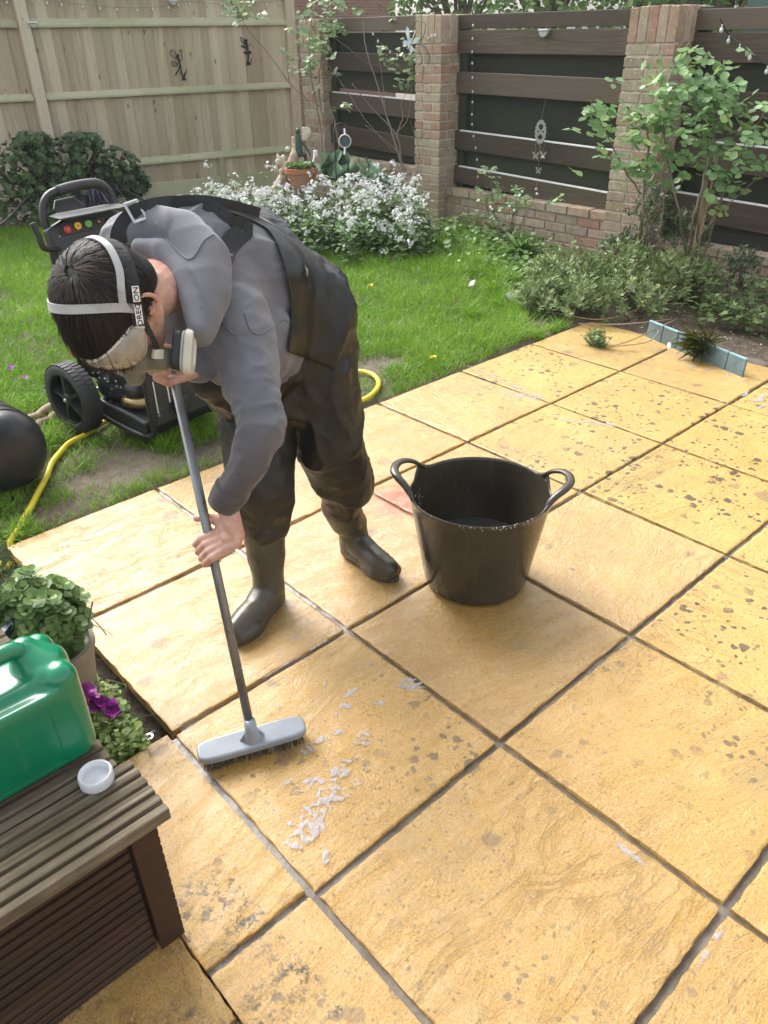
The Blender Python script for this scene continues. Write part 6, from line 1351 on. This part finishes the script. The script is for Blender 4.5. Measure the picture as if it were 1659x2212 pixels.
# ================================================================ THINGS ON THE FENCES
M['thin_black'] = plain('black_metal_cutout', (.012, .013, .02), .5, .3)
def onf(px, py, out=.02):
    """point on the tall fence face"""
    d = ray(px, py); a = fp(3, 0, out); t = (a-CAM).dot(fn)/d.dot(fn); return CAM+d*t
def lens_poly(cx, cy, L, W_, ang, n=14):
    P_ = []
    for k in range(n):
        t = k/n*2*math.pi; x = L/2*math.cos(t); y = W_/2*math.sin(t)*(1+.35*math.cos(t)); P_.append((cx+x*math.cos(ang)-y*math.sin(ang), cy+x*math.sin(ang)+y*math.cos(ang)))
    return P_
def fairy(o_, kind, label):
    e = empty('fairy_plaque', o_, label, 'plaque', 'black fairy cut-outs on the tall fence')
    u, v, w_ = fd, up, fn*-.003
    def limb(pts, r, nm='figure', acc=None): acc.tube([Vector(o_)+u*a+v*b for a, b in pts], r, 6, flat=.5, up=fn)
    body_ = MB()
    if kind == 0:
        body_.prism(lens_poly(.0, .075, .032, .026, 1.5), o_, u, v, w_); limb([(0, .06), (.004, .02), (.012, -.03)], .010, acc=body_); limb([(.008, -.02), (-.03, -.07), (-.06, -.105)], .007, acc=body_); limb([(.012, -.03), (.015, -.08), (.02, -.13)], .007, acc=body_); limb([(.0, .045), (.035, .03), (.045, .06), (.04, .10)], .004, acc=body_)
        for k in range(9): t = k/9*6.283; limb([(.038, .12), (.038+.026*math.cos(t), .12+.026*math.sin(t))], .0016, acc=body_)
        for a in (-.03, -.01, .01, .03, .05): limb([(.03, -.15), (.03+a, -.10+abs(a))], .0035, acc=body_)
        body_.prism([(-.0, -.155), (.06, -.155), (.05, -.14), (.01, -.14)], o_, u, v, w_)
        wings = [(-.045, .085, .10, .055, 2.1), (-.05, -.0, .075, .045, 2.7)]
    else:
        body_.prism(lens_poly(.0, .085, .034, .028, 1.5), o_, u, v, w_); limb([(0, .07), (.0, .03), (.005, -.01)], .012, acc=body_); limb([(.0, .05), (.03, .035), (.05, .06)], .004, acc=body_); body_.prism(lens_poly(.0, -.03, .10, .035, 0), o_, u, v, w_); limb([(.01, -.04), (.0, -.09), (-.005, -.14)], .010, acc=body_); body_.prism([(-.03, -.15), (.03, -.15), (.02, -.125), (-.02, -.125)], o_, u, v, w_); limb([(.01, -.14), (.035, -.12), (.04, -.08)], .005, acc=body_); wings = [(-.04, .085, .08, .035, 2.2), (-.045, .03, .05, .025, 2.9)]
    body_.build('figure', M['thin_black'], e)
    for cx, cy, L, W_, an in wings:
        m = MB(); P_ = lens_poly(cx, cy, L, W_, an, 18); m.tube([Vector(o_)+u*a+v*b for a, b in P_+[P_[0]]], .0028, 5)
        for k in (0, 3, 6, 9, 12, 15): m.tube([Vector(o_)+u*(cx*.35)+v*(cy*.6), Vector(o_)+u*P_[k][0]+v*P_[k][1]], .0018, 4)
        m.build('wing', M['thin_black'], e)
fairy(onf(387, 138), 0, 'black metal fairy silhouette holding a flower head, left one on the tall fence'); fairy(onf(534, 107), 1, 'black metal fairy silhouette sitting on a mushroom, right one on the tall fence')
M['glassy'] = plain('clear_bulb', (.62, .64, .62), .15, var=.05)
def half_light(p, u, v, n, label, s=.038):
    e = empty('fence_light', p, label, 'solar light', 'half-round solar lights on the fences'); p = Vector(p)
    poly = [(-s, 0)]+[(s*math.cos(t), s*1.05*math.sin(t)) for t in [math.pi+k*math.pi/14 for k in range(15)]]+[(s, 0)]
    m = MB(); m.prism(poly[1:-1], p, u, v, n*.03); m.build('diffuser', M['grey_plastic'], e, bevel=.006); m = MB(); m.box(p+n*.017+v*.006, (s*1.08, .006, .02), (u, v, n)); m.build('top_plate', M['white_plastic'], e, bevel=.003); return e
half_light(onf(70, 50, .085), fd, up, fn, 'half-round solar light fixed to the fence post at the left'); half_light(onf(372, 2, .04), fd, up, fn, 'half-round solar light near the top of the tall fence, cut by the picture edge')
def onx(px, py, X): d = ray(px, py); return CAM+d*((X-CAM.x)/d.x)
bu, bv, bn_ = Vector((0, -1, 0)), up, Vector((-1, 0, 0))
half_light(onx(1178, 66, 5.425), bu, bv, bn_, 'half-round white solar light on the second board of the middle panel', .045)
def string_lights(pts, nb, label, wire, drop=.022, n=80, bulb=.0075):
    C = curve3(pts, n); e = empty('string_lights', C[0], label, 'string lights'); m = MB(); m.tube(C, wire, 5); m.build('wire', M['stem_green'] if wire < .002 else M['strap'], e)
    for k in range(nb):
        p = C[int((k+.5)/nb*(n-1))]; m = MB(); m.ball(p-Vector((0, 0, drop)), (bulb, bulb, bulb*1.35), 10); m.tube([p, p-Vector((0, 0, drop*.6))], bulb*.35, 6); m.build('bulb', M['glassy'], e, smooth=True)
string_lights([onf(0, 2, .03), onf(60, -6, .05), onf(120, 4, .03), onf(200, 12, .03), onf(280, 17, .03), onf(350, 14, .03), onf(400, 4, .03), onf(470, 8, .03), onf(560, 6, .03), onf(625, 0, .03)], 18, 'thin string of clear bulbs looped along the top of the tall fence', .0015, bulb=.011)
string_lights([onx(1555, 40, 5.15), onx(1572, 72, 5.38), onx(1600, 95, 5.38), onx(1630, 118, 5.38), onx(1680, 160, 5.38)], 5, 'dark cord with clear bulbs sagging across the right-hand board panel', .004, .035, bulb=.013)
string_lights([onx(1022, 45, 5.40), onx(1020, 120, 5.41), onx(1021, 200, 5.41), onx(1020, 270, 5.41), onx(1030, 340, 5.41), onx(1034, 440, 5.41)], 14, 'vertical string of tiny bulbs down the left end of the middle board panel', .0012, .002, bulb=.009)
string_lights([onx(800, 62, 5.40), onx(830, 100, 5.40), onx(870, 118, 5.40), onx(900, 102, 5.38), onx(925, 78, 5.2), onx(945, 70, 5.19)], 13, 'string of pear-shaped bulbs sagging across the far left panel to the middle pier', .0012, .018, bulb=.010)
# hanging butterfly chime
ch = onx(1168, 285, 5.39); e = empty('hanging_chime', ch, 'grey metal oval chime with butterflies hanging on the middle panel', 'wind chime'); M['zinc'] = plain('zinc', (.36, .37, .34), .45, .4, var=.1)
def bfly(mb, c, s, u, v, n):
    for sx in (-1, 1):
        mb.prism([(0, 0), (sx*.35, .55), (sx*.62, .62), (sx*.60, .30), (sx*.18, 0)], c, u*s, v*s, n*.002); mb.prism([(0, 0), (sx*.2, -.02), (sx*.48, -.10), (sx*.42, -.48), (sx*.18, -.36)], c, u*s, v*s, n*.002)
    mb.prism([(-.03, .25), (.03, .25), (.04, -.25), (-.04, -.25)], c+n*.001, u*s, v*s, n*.003)
m = MB(); ro, ri = [], []
for k in range(72): t = k/72*6.283; f_ = 1+.07*math.cos(t*16); ro.append((.058*f_*math.cos(t), .092*f_*math.sin(t))); ri.append((.036*math.cos(t)*(1+.05*math.cos(16*t)), .062*math.sin(t)*(1+.05*math.cos(16*t))))
V = [ch+bu*a+bv*b for a, b in ro]+[ch+bu*a+bv*b for a, b in ri]+[ch+bn_*.004+bu*a+bv*b for a, b in ro]+[ch+bn_*.004+bu*a+bv*b for a, b in ri]; q = 72
m.add(V, [(q*2+k, q*2+(k+1) % q, q*3+(k+1) % q, q*3+k) for k in range(q)]+[(k, (k+1) % q, q*2+(k+1) % q, q*2+k) for k in range(q)]+[(q+k, q*3+k, q*3+(k+1) % q, q+(k+1) % q) for k in range(q)]); m.build('oval_frame', M['zinc'], e)
m = MB(); bfly(m, ch, .075, bu, bv, bn_); m.build('butterfly', M['zinc'], e)
for px_, py_, s_ in ((1157, 337, .055), (1173, 336, .055), (1163, 369, .05)): m = MB(); bfly(m, onx(px_, py_, 5.39), s_, bu, bv, bn_); m.build('butterfly', M['zinc'], e)
for px_, py_ in ((1173, 341), (1158, 410)): m = MB(); p = onx(px_, py_, 5.39); m.lathe([(.004, .02), (.008, .012), (.013, .002), (.014, 0), (0, 0)], 16, p); m.build('bell', M['cream_plastic'], e, smooth=True)
m = MB()
for a, b in (((1178, 215), (1170, 258)), ((1157, 310), (1157, 333)), ((1165, 312), (1163, 365)), ((1166, 312), (1173, 338)), ((1176, 310), (1173, 336)), ((1163, 374), (1158, 408))): m.tube([onx(*a, 5.392), onx(*b, 5.392)], .0012, 4)
m.build('cords', M['zinc'], e)
# butterfly ornament on the middle pier
bo = onx(885, 92, 5.15); e = empty('butterfly_ornament', bo, 'pale blue and white butterfly ornament on scrolled wire beside the middle pier', 'ornament'); s = NT('pale_glass'); s.P(Base_Color=s.ramp(s.noise(s.coord(), 14, 2), [(.35, (.30, .52, .62)), (.6, (.72, .74, .70))]), Roughness=.3); tw_ = R(-30); u2 = bu*math.cos(tw_)+bv*math.sin(tw_); v2 = bv*math.cos(tw_)-bu*math.sin(tw_)
m = MB(); bfly(m, bo, .15, u2, v2, bn_); m.build('wings', s.m, e)
m = MB(); m.tube([bo+u2*.01-v2*.05+bn_*.006, bo+u2*.03+v2*.12+bn_*.006], .006, 8); m.build('body', M['cream_plastic'], e)
for pts in ([(893, 92), (915, 100), (928, 120), (925, 142)], [(890, 60), (902, 45), (918, 52), (915, 78), (905, 90)], [(905, 110), (912, 128), (905, 140), (893, 135)]): m = MB(); m.tube(curve3([onx(*p_, 5.16) for p_ in pts], 20), .003, 6); m.build('wire_scroll', M['thin_black'], e)

# ================================================================ CORNER ORNAMENTS
M['terracotta'] = plain('terracotta', (.36, .13, .06), .75, var=.25, dirt=(.30, .22, .15))
tp = D(652, 385, 6.75); e = empty('terracotta_pot', tp, 'shallow terracotta pot with small green plants near the fence corner', 'pot'); m = MB(); m.lathe([(.10, -.12), (.13, -.01), (.145, 0), (.145, .035), (.125, .035), (.12, .01), (0, .01)], 36, tp+Vector((0, 0, .05))); m.build('bowl', M['terracotta'], e, angle=40)
lf = Leafy(); n = 260; a = rng.random(n)*6.28; r = .12*rng.random(n)**.5; lf.add(np.column_stack([tp.x+r*np.cos(a), tp.y+r*np.sin(a), tp.z+.08+.04*rng.random(n)]), np.column_stack([np.cos(a), np.sin(a), rng.random(n)]), unit(n)*.3+np.array([0, 0, 1]), rng.uniform(.015, .03, n), 'round'); lf.build('leaves', M['flower_leaf'], e)
dw = D(632, 350, 6.9); e = empty('driftwood', D(610, 390, 6.9), 'leaning brown driftwood stump dotted with white shells beside the terracotta pot', 'driftwood'); 
organic('stump', [('chain', [D(602, 412, 6.85), D(615, 385, 6.85), D(630, 355, 6.85), D(640, 325, 6.85), D(634, 300, 6.85)], [.06, .055, .045, .035, .02]), ('chain', [D(622, 370, 6.85), D(606, 350, 6.85), D(600, 335, 6.85)], [.035, .03, .015]), ('chain', [D(610, 395, 6.85), D(590, 410, 6.85)], [.04, .03])], .012, M['bark'], e, 2, (crease(30, .008, 3),))
for px_, py_ in ((612, 340), (600, 350), (620, 355), (608, 370), (628, 372), (596, 365), (622, 322), (638, 372), (645, 378), (606, 388)): m = MB(); m.ball(D(px_, py_, 6.78), (random.uniform(.02, .032), .02, random.uniform(.018, .03)), 8); m.build('shell', M['cream_plastic'], e, smooth=True)
ff = D(645, 310, 6.8); m = MB(); ef = empty('fairy_figurine', D(645, 330, 6.8), 'small dark green winged fairy figurine sitting on top of the driftwood', 'figurine')
organic('body', [('chain', [ff+Vector((0, 0, .06)), ff+Vector((0, 0, .0)), ff-up*.08], [.022, .03, .035]), ('e', ff+up*.095, (.022, .022, .028)), ('chain', [ff-up*.08, ff-up*.09+RX*.05, ff-up*.18+RX*.06], [.022, .016, .010]), ('chain', [ff+up*.04, ff+RX*.06-up*.02, ff+RX*.10-up*.10], [.012, .009, .007])], .006, plain('bronze_green', (.05, .09, .07), .45, .3), ef, 2)
m = MB(); m.prism(lens_poly(.07, .08, .12, .07, 1.2), ff, RX, up, FW*.004); m.build('wing', M['cream_plastic'], ef)
lc0 = D(748, 315, 6.9); cr = empty('hook_lantern', Vector((D(727, 380, 6.9).x, D(727, 380, 6.9).y, 0)), 'round mirror lantern hanging from a black shepherd crook in the corner bed', 'lantern')
m = MB(); m.tube(curve3([D(727, 420, 6.9), D(725, 350, 6.9), D(722, 300, 6.9), D(722, 280, 6.9), D(730, 268, 6.9), D(742, 268, 6.9), D(750, 277, 6.9), D(750, 286, 6.9)], 50), .006, 8); m.build('crook', M['thin_black'], cr, smooth=True)
m = MB(); ln = (CAM-lc0).normalized(); l1 = RX; l2 = ln.cross(l1).normalized(); lc1 = D(745, 305, 6.88); m.lathe([(.048, -.012), (.056, -.010), (.058, 0), (.056, .010), (.048, .012)], 36, lc1, (l1, l2, ln), close=True); m.build('ring', M['cream_plastic'], cr, smooth=True); m = MB(); m.lathe([(0, .004), (.048, .004), (.048, -.004), (0, -.004)], 36, lc1, (l1, l2, ln)); m.build('mirror', M['bluepot'], cr)
m = MB(); m.tube([D(745, 292, 6.88), D(744, 278, 6.88)], .008, 8); m.tube([D(745, 318, 6.88), D(744, 334, 6.88)], .008, 8); m.build('stem', M['white_plastic'], cr)
for a, b, lab in (((681, 330), (672, 375), 'silver solar stake light standing behind the terracotta pot'), ((808, 395), (812, 440), 'silver solar stake light among the white blossom')):
    e = empty('stake_light', D(*b, 6.6), lab, 'solar light', 'stake lights in the corner bed'); m = MB(); m.tube([D(*a, 6.7), D(*b, 6.7)], .010, 10); m.build('stake', M['metal'], e); m = MB(); m.lathe([(0, 0), (.018, 0), (.020, .012), (.018, .045), (.012, .05), (0, .05)], 16, D(*a, 6.7)-Vector((0, 0, .03))); m.build('lamp_head', M['white_plastic'], e)
sp = D(921, 478, 6.6); m = MB(); m.box(sp, (.035, .028, .004), ((RX*.9+FW*.2).normalized(), (UY*.8+FW*.6).normalized(), (UY*.6-FW*.8).normalized())); m.tube([sp, sp-Vector((0, 0, .12))], .006, 6); o = m.build('solar_panel', M['bluepot'], bevel=.002); recenter(o, sp); tag(o, 'small dark solar panel on a stake at the foot of the middle pier', 'solar panel')
sp = G(934, 500, .03); o = organic('stone', [('e', sp, (.06, .05, .045)), ('e', sp+Vector((.02, .02, .01)), (.04, .04, .04))], .01, M['potbeige'], None, 2, (crease(30, .006, 3),)); recenter(o, sp); tag(o, 'rounded tan stone in the grass at the foot of the middle pier', 'stone')
# ball lights on wires
e = empty('ball_lights', G(1100, 530, 0), 'spray of tiny white ball lights on black wires in front of the middle low wall', 'solar light')
for px_, py_, b in ((1060, 464, 1), (1128, 430, 1), (1063, 452, 0), (1101, 446, 0), (1116, 444, 1), (1120, 448, 1), (1160, 435, 1), (1111, 455, 0)):
    m = MB(); p = D(px_, py_-(16 if b else 0), 6.25); m.tube(curve3([G(1098, 530, 0.05), D((px_+1098)/2, (py_+520)/2, 6.3), p], 16), .0018, 5); m.build('wire', M['thin_black'], e); m = MB(); m.ball(p, .011, 12); m.build('ball', M['white_plastic'], e, smooth=True)
m = MB(); m.box(G(1090, 500, .12), (.045, .03, .004)); m.build('solar_cell', M['bluepot'], e)
q = G(1445, 753, .10); e = empty('twin_ball_light', q, 'pair of white ball lights resting on the blue-grey edging rim', 'solar light')
for dx in (0, .02): m = MB(); m.ball(q+Vector((dx, dx*.6, .004+dx*.5)), .0115, 14); m.build('ball', M['white_plastic'], e, smooth=True)
m = MB(); m.tube(curve3([q+Vector((.02, .01, 0)), q+Vector((.10, .02, .03)), q+Vector((.22, .03, -.02))], 14), .0018, 5); m.build('wire', M['thin_black'], e)
# litter on the lawn
def bit(name, px, py, lab, cat, poly, mat, tilt=(.3, .2), s=1, z=.04, group=None):
    p = G(px, py, z); u_ = Vector((1, .2, tilt[0])).normalized(); v_ = Vector((-.2, 1, tilt[1])).normalized(); m = MB(); m.prism([(a*s, b*s) for a, b in poly], p, u_, v_, u_.cross(v_)*.003); o = m.build(name, mat, bevel=.0008); recenter(o, p); return tag(o, lab, cat, group)
bit('plant_label', 1020, 613, 'white plastic plant label standing in the lawn', 'label', [(-.02, -.02), (.025, -.015), (.03, .025), (-.015, .03)], M['white_plastic'], (.9, -.5))
bit('plant_label', 1108, 640, 'grey striped plastic label lying at the edge of the bed', 'label', [(-.06, -.03), (.05, -.05), (.07, .02), (-.04, .05)], M['grey_plastic'], (.2, .6)); bit('plant_label', 1146, 636, 'small grey label half hidden by the lavender', 'label', [(-.02, -.02), (.03, -.015), (.03, .02), (-.02, .025)], M['grey_plastic'], (.5, .5))
m = MB(); p = G(608, 483, .05); m.tube([p-RX*.055, p+RX*.045, p+RX*.06], [.014, .014, .007], 12); o = m.build('white_tube', M['white_plastic'], smooth=True); recenter(o, p); tag(o, 'small white plastic tube lying in the grass near the blossom', 'tube')
def petals(px, py, lab, mat='purple'):
    p = G(px, py, .045); lf = Leafy(); n = 5; a = np.arange(n)*1.26; lf.add(np.tile(np.array(p), (n, 1)), np.column_stack([np.cos(a), np.sin(a), rng.random(n)*.6]), np.array([0, 0, 1])+rng.normal(size=(n, 3))*.5, rng.uniform(.018, .026, n), 'petal', 1.1); o = lf.build('fallen_flower', M[mat]); recenter(o, p); tag(o, lab, 'flower', 'fallen flowers on the lawn')
M['violet'] = leafmat('violet_petal', (.30, .06, .38), (.45, .12, .52), None, .45, .3); M['yellow_petal'] = leafmat('yellow_petal', (.75, .50, .02), (.85, .62, .05), None, .45, .3)
petals(54, 817, 'fallen violet flower on the lawn level with the washer wheel', 'violet'); petals(38, 893, 'fallen violet flower just above the black vinyl roll', 'violet'); petals(25, 796, 'fallen pink-violet flower nearest the left picture edge', 'violet'); petals(843, 561, 'single magenta petal cluster on the lawn right of the black bib'); petals(800, 617, 'small yellow dandelion on the lawn right of the waders', 'yellow_petal'); petals(935, 772, 'yellow dandelion near the patio edge', 'yellow_petal')

# ================================================================ BEYOND THE WALL
M['farleaf'] = leafmat('far_tree_leaf', (.09, .17, .05), (.20, .32, .11), (.34, .46, .20), .6, .35)
def far_tree(x, y, h, r, lab, n=2600):
    e = empty('garden_tree', (x, y, 0), lab, 'tree', 'trees beyond the board panels'); pts = []; tp_ = Vector((x, y, 0))
    m = MB(); m.tube([tp_, tp_+Vector((.1, 0, h*.5)), tp_+Vector((.0, .1, h*.9))], [.12, .09, .04], 8)
    cl_ = []
    for k in range(16):
        v = unit(1)[0]; c = Vector((x+v[0]*r*.7, y+v[1]*r*.7, h*.62+v[2]*h*.30)); cl_.append(c); m.tube([tp_+Vector((0, 0, h*.35)), (tp_+Vector((0, 0, h*.5))).lerp(c, .6), c], [.04, .025, .01], 5)
    m.build('trunk', M['stem_grey'], e, smooth=True); P_ = np.array([tuple(random.choice(cl_)+Vector([random.gauss(0, r*.26) for _ in range(3)])) for _ in range(n)])
    lf = Leafy(); lf.add(P_, unit(n), unit(n)*.6+np.array([0, 0, .8]), rng.uniform(.07, .13, n), 'oval'); lf.build('crown', M['farleaf'], e)
for x, y, h, r, lab in ((10.5, 4.6, 3.6, 1.3, 'leafy green tree beyond the middle panel, behind the right half of it'), (10.8, 6.6, 3.8, 1.4, 'leafy green tree beyond the middle panel, just right of the middle pier'), (12.5, 5.5, 4.2, 1.5, 'taller tree further back between its two neighbours beyond the middle panel'), (11.0, 8.6, 3.4, 1.2, 'bushy green tree beyond the far panel, left of the middle pier'), (9.6, 3.2, 3.1, 1.0, 'small green tree beside the green shed, beyond the broad pier')): far_tree(x, y, h, r, lab)
M['housebrick'] = brick_mat('house_brick'); 
hb = empty('brick_house', (10.5, 12.5, 0), 'brick house with a dark framed window far behind the fence corner', 'house')
def house_brick():
    s = NT('house_wall'); b = s.n('TexBrick', Scale=4.5); b.inputs['Color1'].default_value = (.30, .17, .13, 1); b.inputs['Color2'].default_value = (.24, .13, .10, 1); b.inputs['Mortar'].default_value = (.38, .34, .3, 1); b.inputs['Mortar Size'].default_value = .015
    mp = s.coord(rot=(R(90), 0, R(0))); s.set(b.inputs['Vector'], mp); s.P(Base_Color=b.outputs[0], Roughness=.9); return s.m
M['hw'] = house_brick(); hy = 11.8
for a, b, z0, z1 in ((6.2, 7.55, 0, 4), (9.25, 12.5, 0, 4), (7.55, 9.25, 0, 1.0), (7.55, 9.25, 2.6, 4)): MB().bx((a, hy, z0), (b, hy+.3, z1)).build('wall', M['hw'], hb)
wn = MB()
for a, b, z0, z1 in ((7.55, 7.65, 1.0, 2.6), (9.15, 9.25, 1.0, 2.6), (8.35, 8.45, 1.1, 2.5), (7.65, 9.15, 1.0, 1.1), (7.65, 9.15, 2.5, 2.6)): wn.bx((a, hy+.02, z0), (b, hy+.12, z1))
wo_ = wn.build('window', M['black_plastic'], hb, bevel=.004); s = NT('window_glass'); s.P(Base_Color=(.20, .24, .25), Roughness=.08); MB().bx((7.6, hy+.06, 1.02), (9.2, hy+.08, 2.55)).build('pane', s.m, wo_)
m = MB(); m.add([(6.0, hy-.3, 4.0), (12.7, hy-.3, 4.0), (12.7, hy+3, 6.2), (6.0, hy+3, 6.2), (6.0, hy-.3, 3.9), (12.7, hy-.3, 3.9), (12.7, hy+3, 6.1), (6.0, hy+3, 6.1)], [(0, 1, 2, 3), (7, 6, 5, 4), (0, 4, 5, 1), (1, 5, 6, 2), (2, 6, 7, 3), (3, 7, 4, 0)]); m.build('roof', M['terracotta'], hb)
sh = empty('green_shed', (8.4, .6, 0), 'dark green painted shed beyond the right-hand panel and broad pier', 'shed'); M['shed'] = wood_mat('dark_green_cladding', (.035, .085, .075), (.05, .12, .10), (.07, .15, .13), axis=(1, 1, 16), gw=.1, knots=False)
m = MB(); z = 0
while z < 2.45: m.bx((7.9, -2.5, z), (8.0, 2.05, z+.115)); z += .12
m.build('wall', M['shed'], sh, bevel=.004); MB().bx((7.7, -2.6, 2.46), (10.2, 2.2, 2.54)).build('roof', M['black_plastic'], sh, bevel=.01)
for yy in (-2.5, 2.0): MB().bx((8.003, yy, 0), (10, yy+.05, 2.455)).build('wall', M['shed'], sh)
m = MB(); p = onx(1583, 12, 5.9); m.box(p, (.004, .03, .02), None); o = m.build('price_card', M['white_plastic'], bevel=.001); bpy.data.objects.remove(o)
for a in range(9):
    pass

# ================================================================ SUDS ON THE SLABS
def suds(name, x0, x1, y0, y1, res, mask, lab, th=.0):
    nx, ny = int((x1-x0)/res), int((y1-y0)/res); X = np.linspace(x0, x1, nx); Y = np.linspace(y0, y1, ny); Mk = np.zeros((ny, nx))
    for j, y in enumerate(Y):
        for i, x in enumerate(X): Mk[j, i] = mask(x, y)
    H_ = np.clip(Mk, 0, 1); V = np.array([(X[i], Y[j], .0018+.0008*min(1, H_[j, i]*2.0)) for j in range(ny) for i in range(nx)]); Fc = []
    K = Mk > th; cell = K[:-1, :-1] & K[1:, :-1] & K[:-1, 1:] & K[1:, 1:]; jj, ii = np.nonzero(cell); a = jj*nx+ii; Fq = np.column_stack([a, a+1, a+nx+1, a+nx])
    used = np.unique(Fq); mp_ = -np.ones(nx*ny, int); mp_[used] = np.arange(len(used)); o = npmesh(name, V[used], mp_[Fq], M['foam'], None, Mk.ravel()[used], 4, True); return tag(o, lab, 'suds', kind='stuff')
s = NT('soap_foam'); c = s.coord(); v = s.vor(c, 230); v2 = s.vor(c, 75); s.P(Base_Color=s.ramp(v.outputs['Distance'], [(.1, (.34, .32, .33)), (.5, (.52, .51, .54))]), Roughness=.25, Normal=s.bump(v.outputs['Distance'], .6, .002)); s.b.inputs['Subsurface Weight'].default_value = .1; s.b.inputs['Subsurface Scale'].default_value = .003
al = s.math('ADD', s.math('MULTIPLY', s.rnd(), 1.25), s.math('MULTIPLY', s.math('SUBTRACT', v2.outputs['Distance'], .40), 1.3)); s.P(Alpha=s.ramp(s.math('ADD', al, s.math('MULTIPLY', s.math('SUBTRACT', s.noise(c, 45, 3, .5), .5), .8)), [(.0, 0), (.4, .28), (1.0, .62)])); M['foam'] = s.m
NV = lambda x, y, k, sd: noise.noise(Vector((x*k, y*k, sd)))
blob = [(G(x, y), rx/900, ry/900) for x, y, rx, ry in ((770, 1500, 26, 16), (745, 1525, 20, 14), (880, 1478, 50, 20), (905, 1485, 26, 12), (720, 1550, 14, 10), (783, 1597, 26, 22), (760, 1640, 20, 14), (728, 1580, 20, 14), (700, 1690, 36, 16), (735, 1670, 30, 18), (655, 1710, 24, 12), (712, 1718, 44, 28), (690, 1745, 40, 22), (665, 1790, 40, 26), (645, 1815, 30, 20), (640, 1770, 16, 12), (770, 1690, 16, 8), (660, 1620, 20, 16), (665, 1690, 16, 10), (620, 1690, 10, 8), (690, 1600, 16, 8), (600, 1530, 12, 8), (705, 1480, 12, 8), (820, 1520, 20, 7), (700, 1840, 8, 26))]
def mk(x, y):
    wx = x+.014*NV(x, y, 26, 1)+.007*NV(x, y, 70, 2); wy = y+.014*NV(x, y, 26, 5)+.007*NV(x, y, 70, 6); b = -.6
    for c_, rx, ry in blob:
        dx, dy = wx-c_.x, wy-c_.y; a, d_ = (dx*.94-dy*.34), (dx*.34+dy*.94); b = max(b, 1-(a/rx)**2-(d_/ry)**2)
    return min(.75, b*1.1+.15) + .55*(1-abs(NV(wx, wy, 42, 9))*5.5) + .25*NV(x, y, 24, 4) - .20
suds('scrubbing_suds', .02, .62, -1.2, -.52, .0026, mk, 'lacy white suds spread over the slab in front of the deck brush')
blob2 = [(G(x, y), rx/700, ry/700) for x, y, rx, ry in ((1478, 775, 20, 12), (1500, 795, 36, 14), (1530, 800, 20, 10), (1610, 850, 40, 10), (1640, 862, 50, 18), (1600, 822, 30, 7), (1570, 812, 28, 6), (1560, 868, 16, 8), (1548, 880, 18, 8), (1650, 880, 30, 10), (1460, 760, 10, 8))]
def mk2(x, y):
    wx = x+.03*NV(x, y, 12, 1); wy = y+.03*NV(x, y, 12, 5); b = -.6
    for c_, rx, ry in blob2: dx, dy = wx-c_.x, wy-c_.y; b = max(b, 1-(dx/rx)**2-(dy/ry)**2)
    return b*.9+.6*NV(x, y, 26, 9)+.3*NV(x, y, 70, 2)-.05
suds('edging_suds', 2.7, 3.7, -1.1, .2, .006, mk2, 'white suds gathered along the blue-grey edging')
def mk3(x, y):      # fine speckle around the boots and on the back slabs
    w_ = max(1-((x-.95)/.42)**2-((y-.02)/.36)**2, 1-((x-.62)/.3)**2-((y+.45)/.25)**2, .9-((x-.75)/.55)**2-((y-.45)/.12)**2)
    return 1.15*NV(x+.3*y, y*1.3, 34, 3)+.35*NV(x, y, 90, 4)-.62+.22*max(-1, w_)
suds('splashed_suds', .05, 1.5, -.75, .58, .0045, mk3, 'flecks of suds splashed on the slabs around the boots')
def mk4(x, y):
    b = -1
    for (a, c_, ww) in ((G(1010, 790), G(1175, 862), .022), (G(500, 1190), G(748, 1357), .010), (G(345, 1060), G(500, 1190), .010), (G(748, 1357), G(560, 1470), .009), (G(1210, 905), G(1330, 920), .03), (G(1090, 845), G(1150, 862), .05), (G(1330, 1820), G(1420, 1890), .012), (G(1560, 2010), G(1500, 2100), .010), (G(1040, 1590), G(870, 1480), .006)):
        ab = c_-a; t = max(0, min(1, ((x-a.x)*ab.x+(y-a.y)*ab.y)/ab.length_squared)); px_, py_ = a.x+ab.x*t, a.y+ab.y*t; d_ = math.hypot(x-px_, y-py_); b = max(b, 1-d_/ww)
    return b*.8+.5*NV(x, y, 22, 9)+.3*NV(x, y, 60, 2)-.35
suds('joint_suds', -.05, 2.6, -2.1, .62, .006, mk4, 'thin suds lying along the slab joints')


# damp air and spray mist over the garden
hz_ = MB(); hz_.bx((-60, -60, -1.5), (60, 60, 7.5)); s = NT('mist'); s.t.nodes.remove(s.b); pv = s.n('VolumePrincipled'); pv.inputs['Color'].default_value = (.92, .96, 1, 1); pv.inputs['Density'].default_value = .0014; pv.inputs['Anisotropy'].default_value = .2
s.t.links.new(pv.outputs[0], s.out.inputs['Volume']); o = hz_.build('haze', s.m); tag(o, kind='stuff'); o.display_type = 'WIRE'
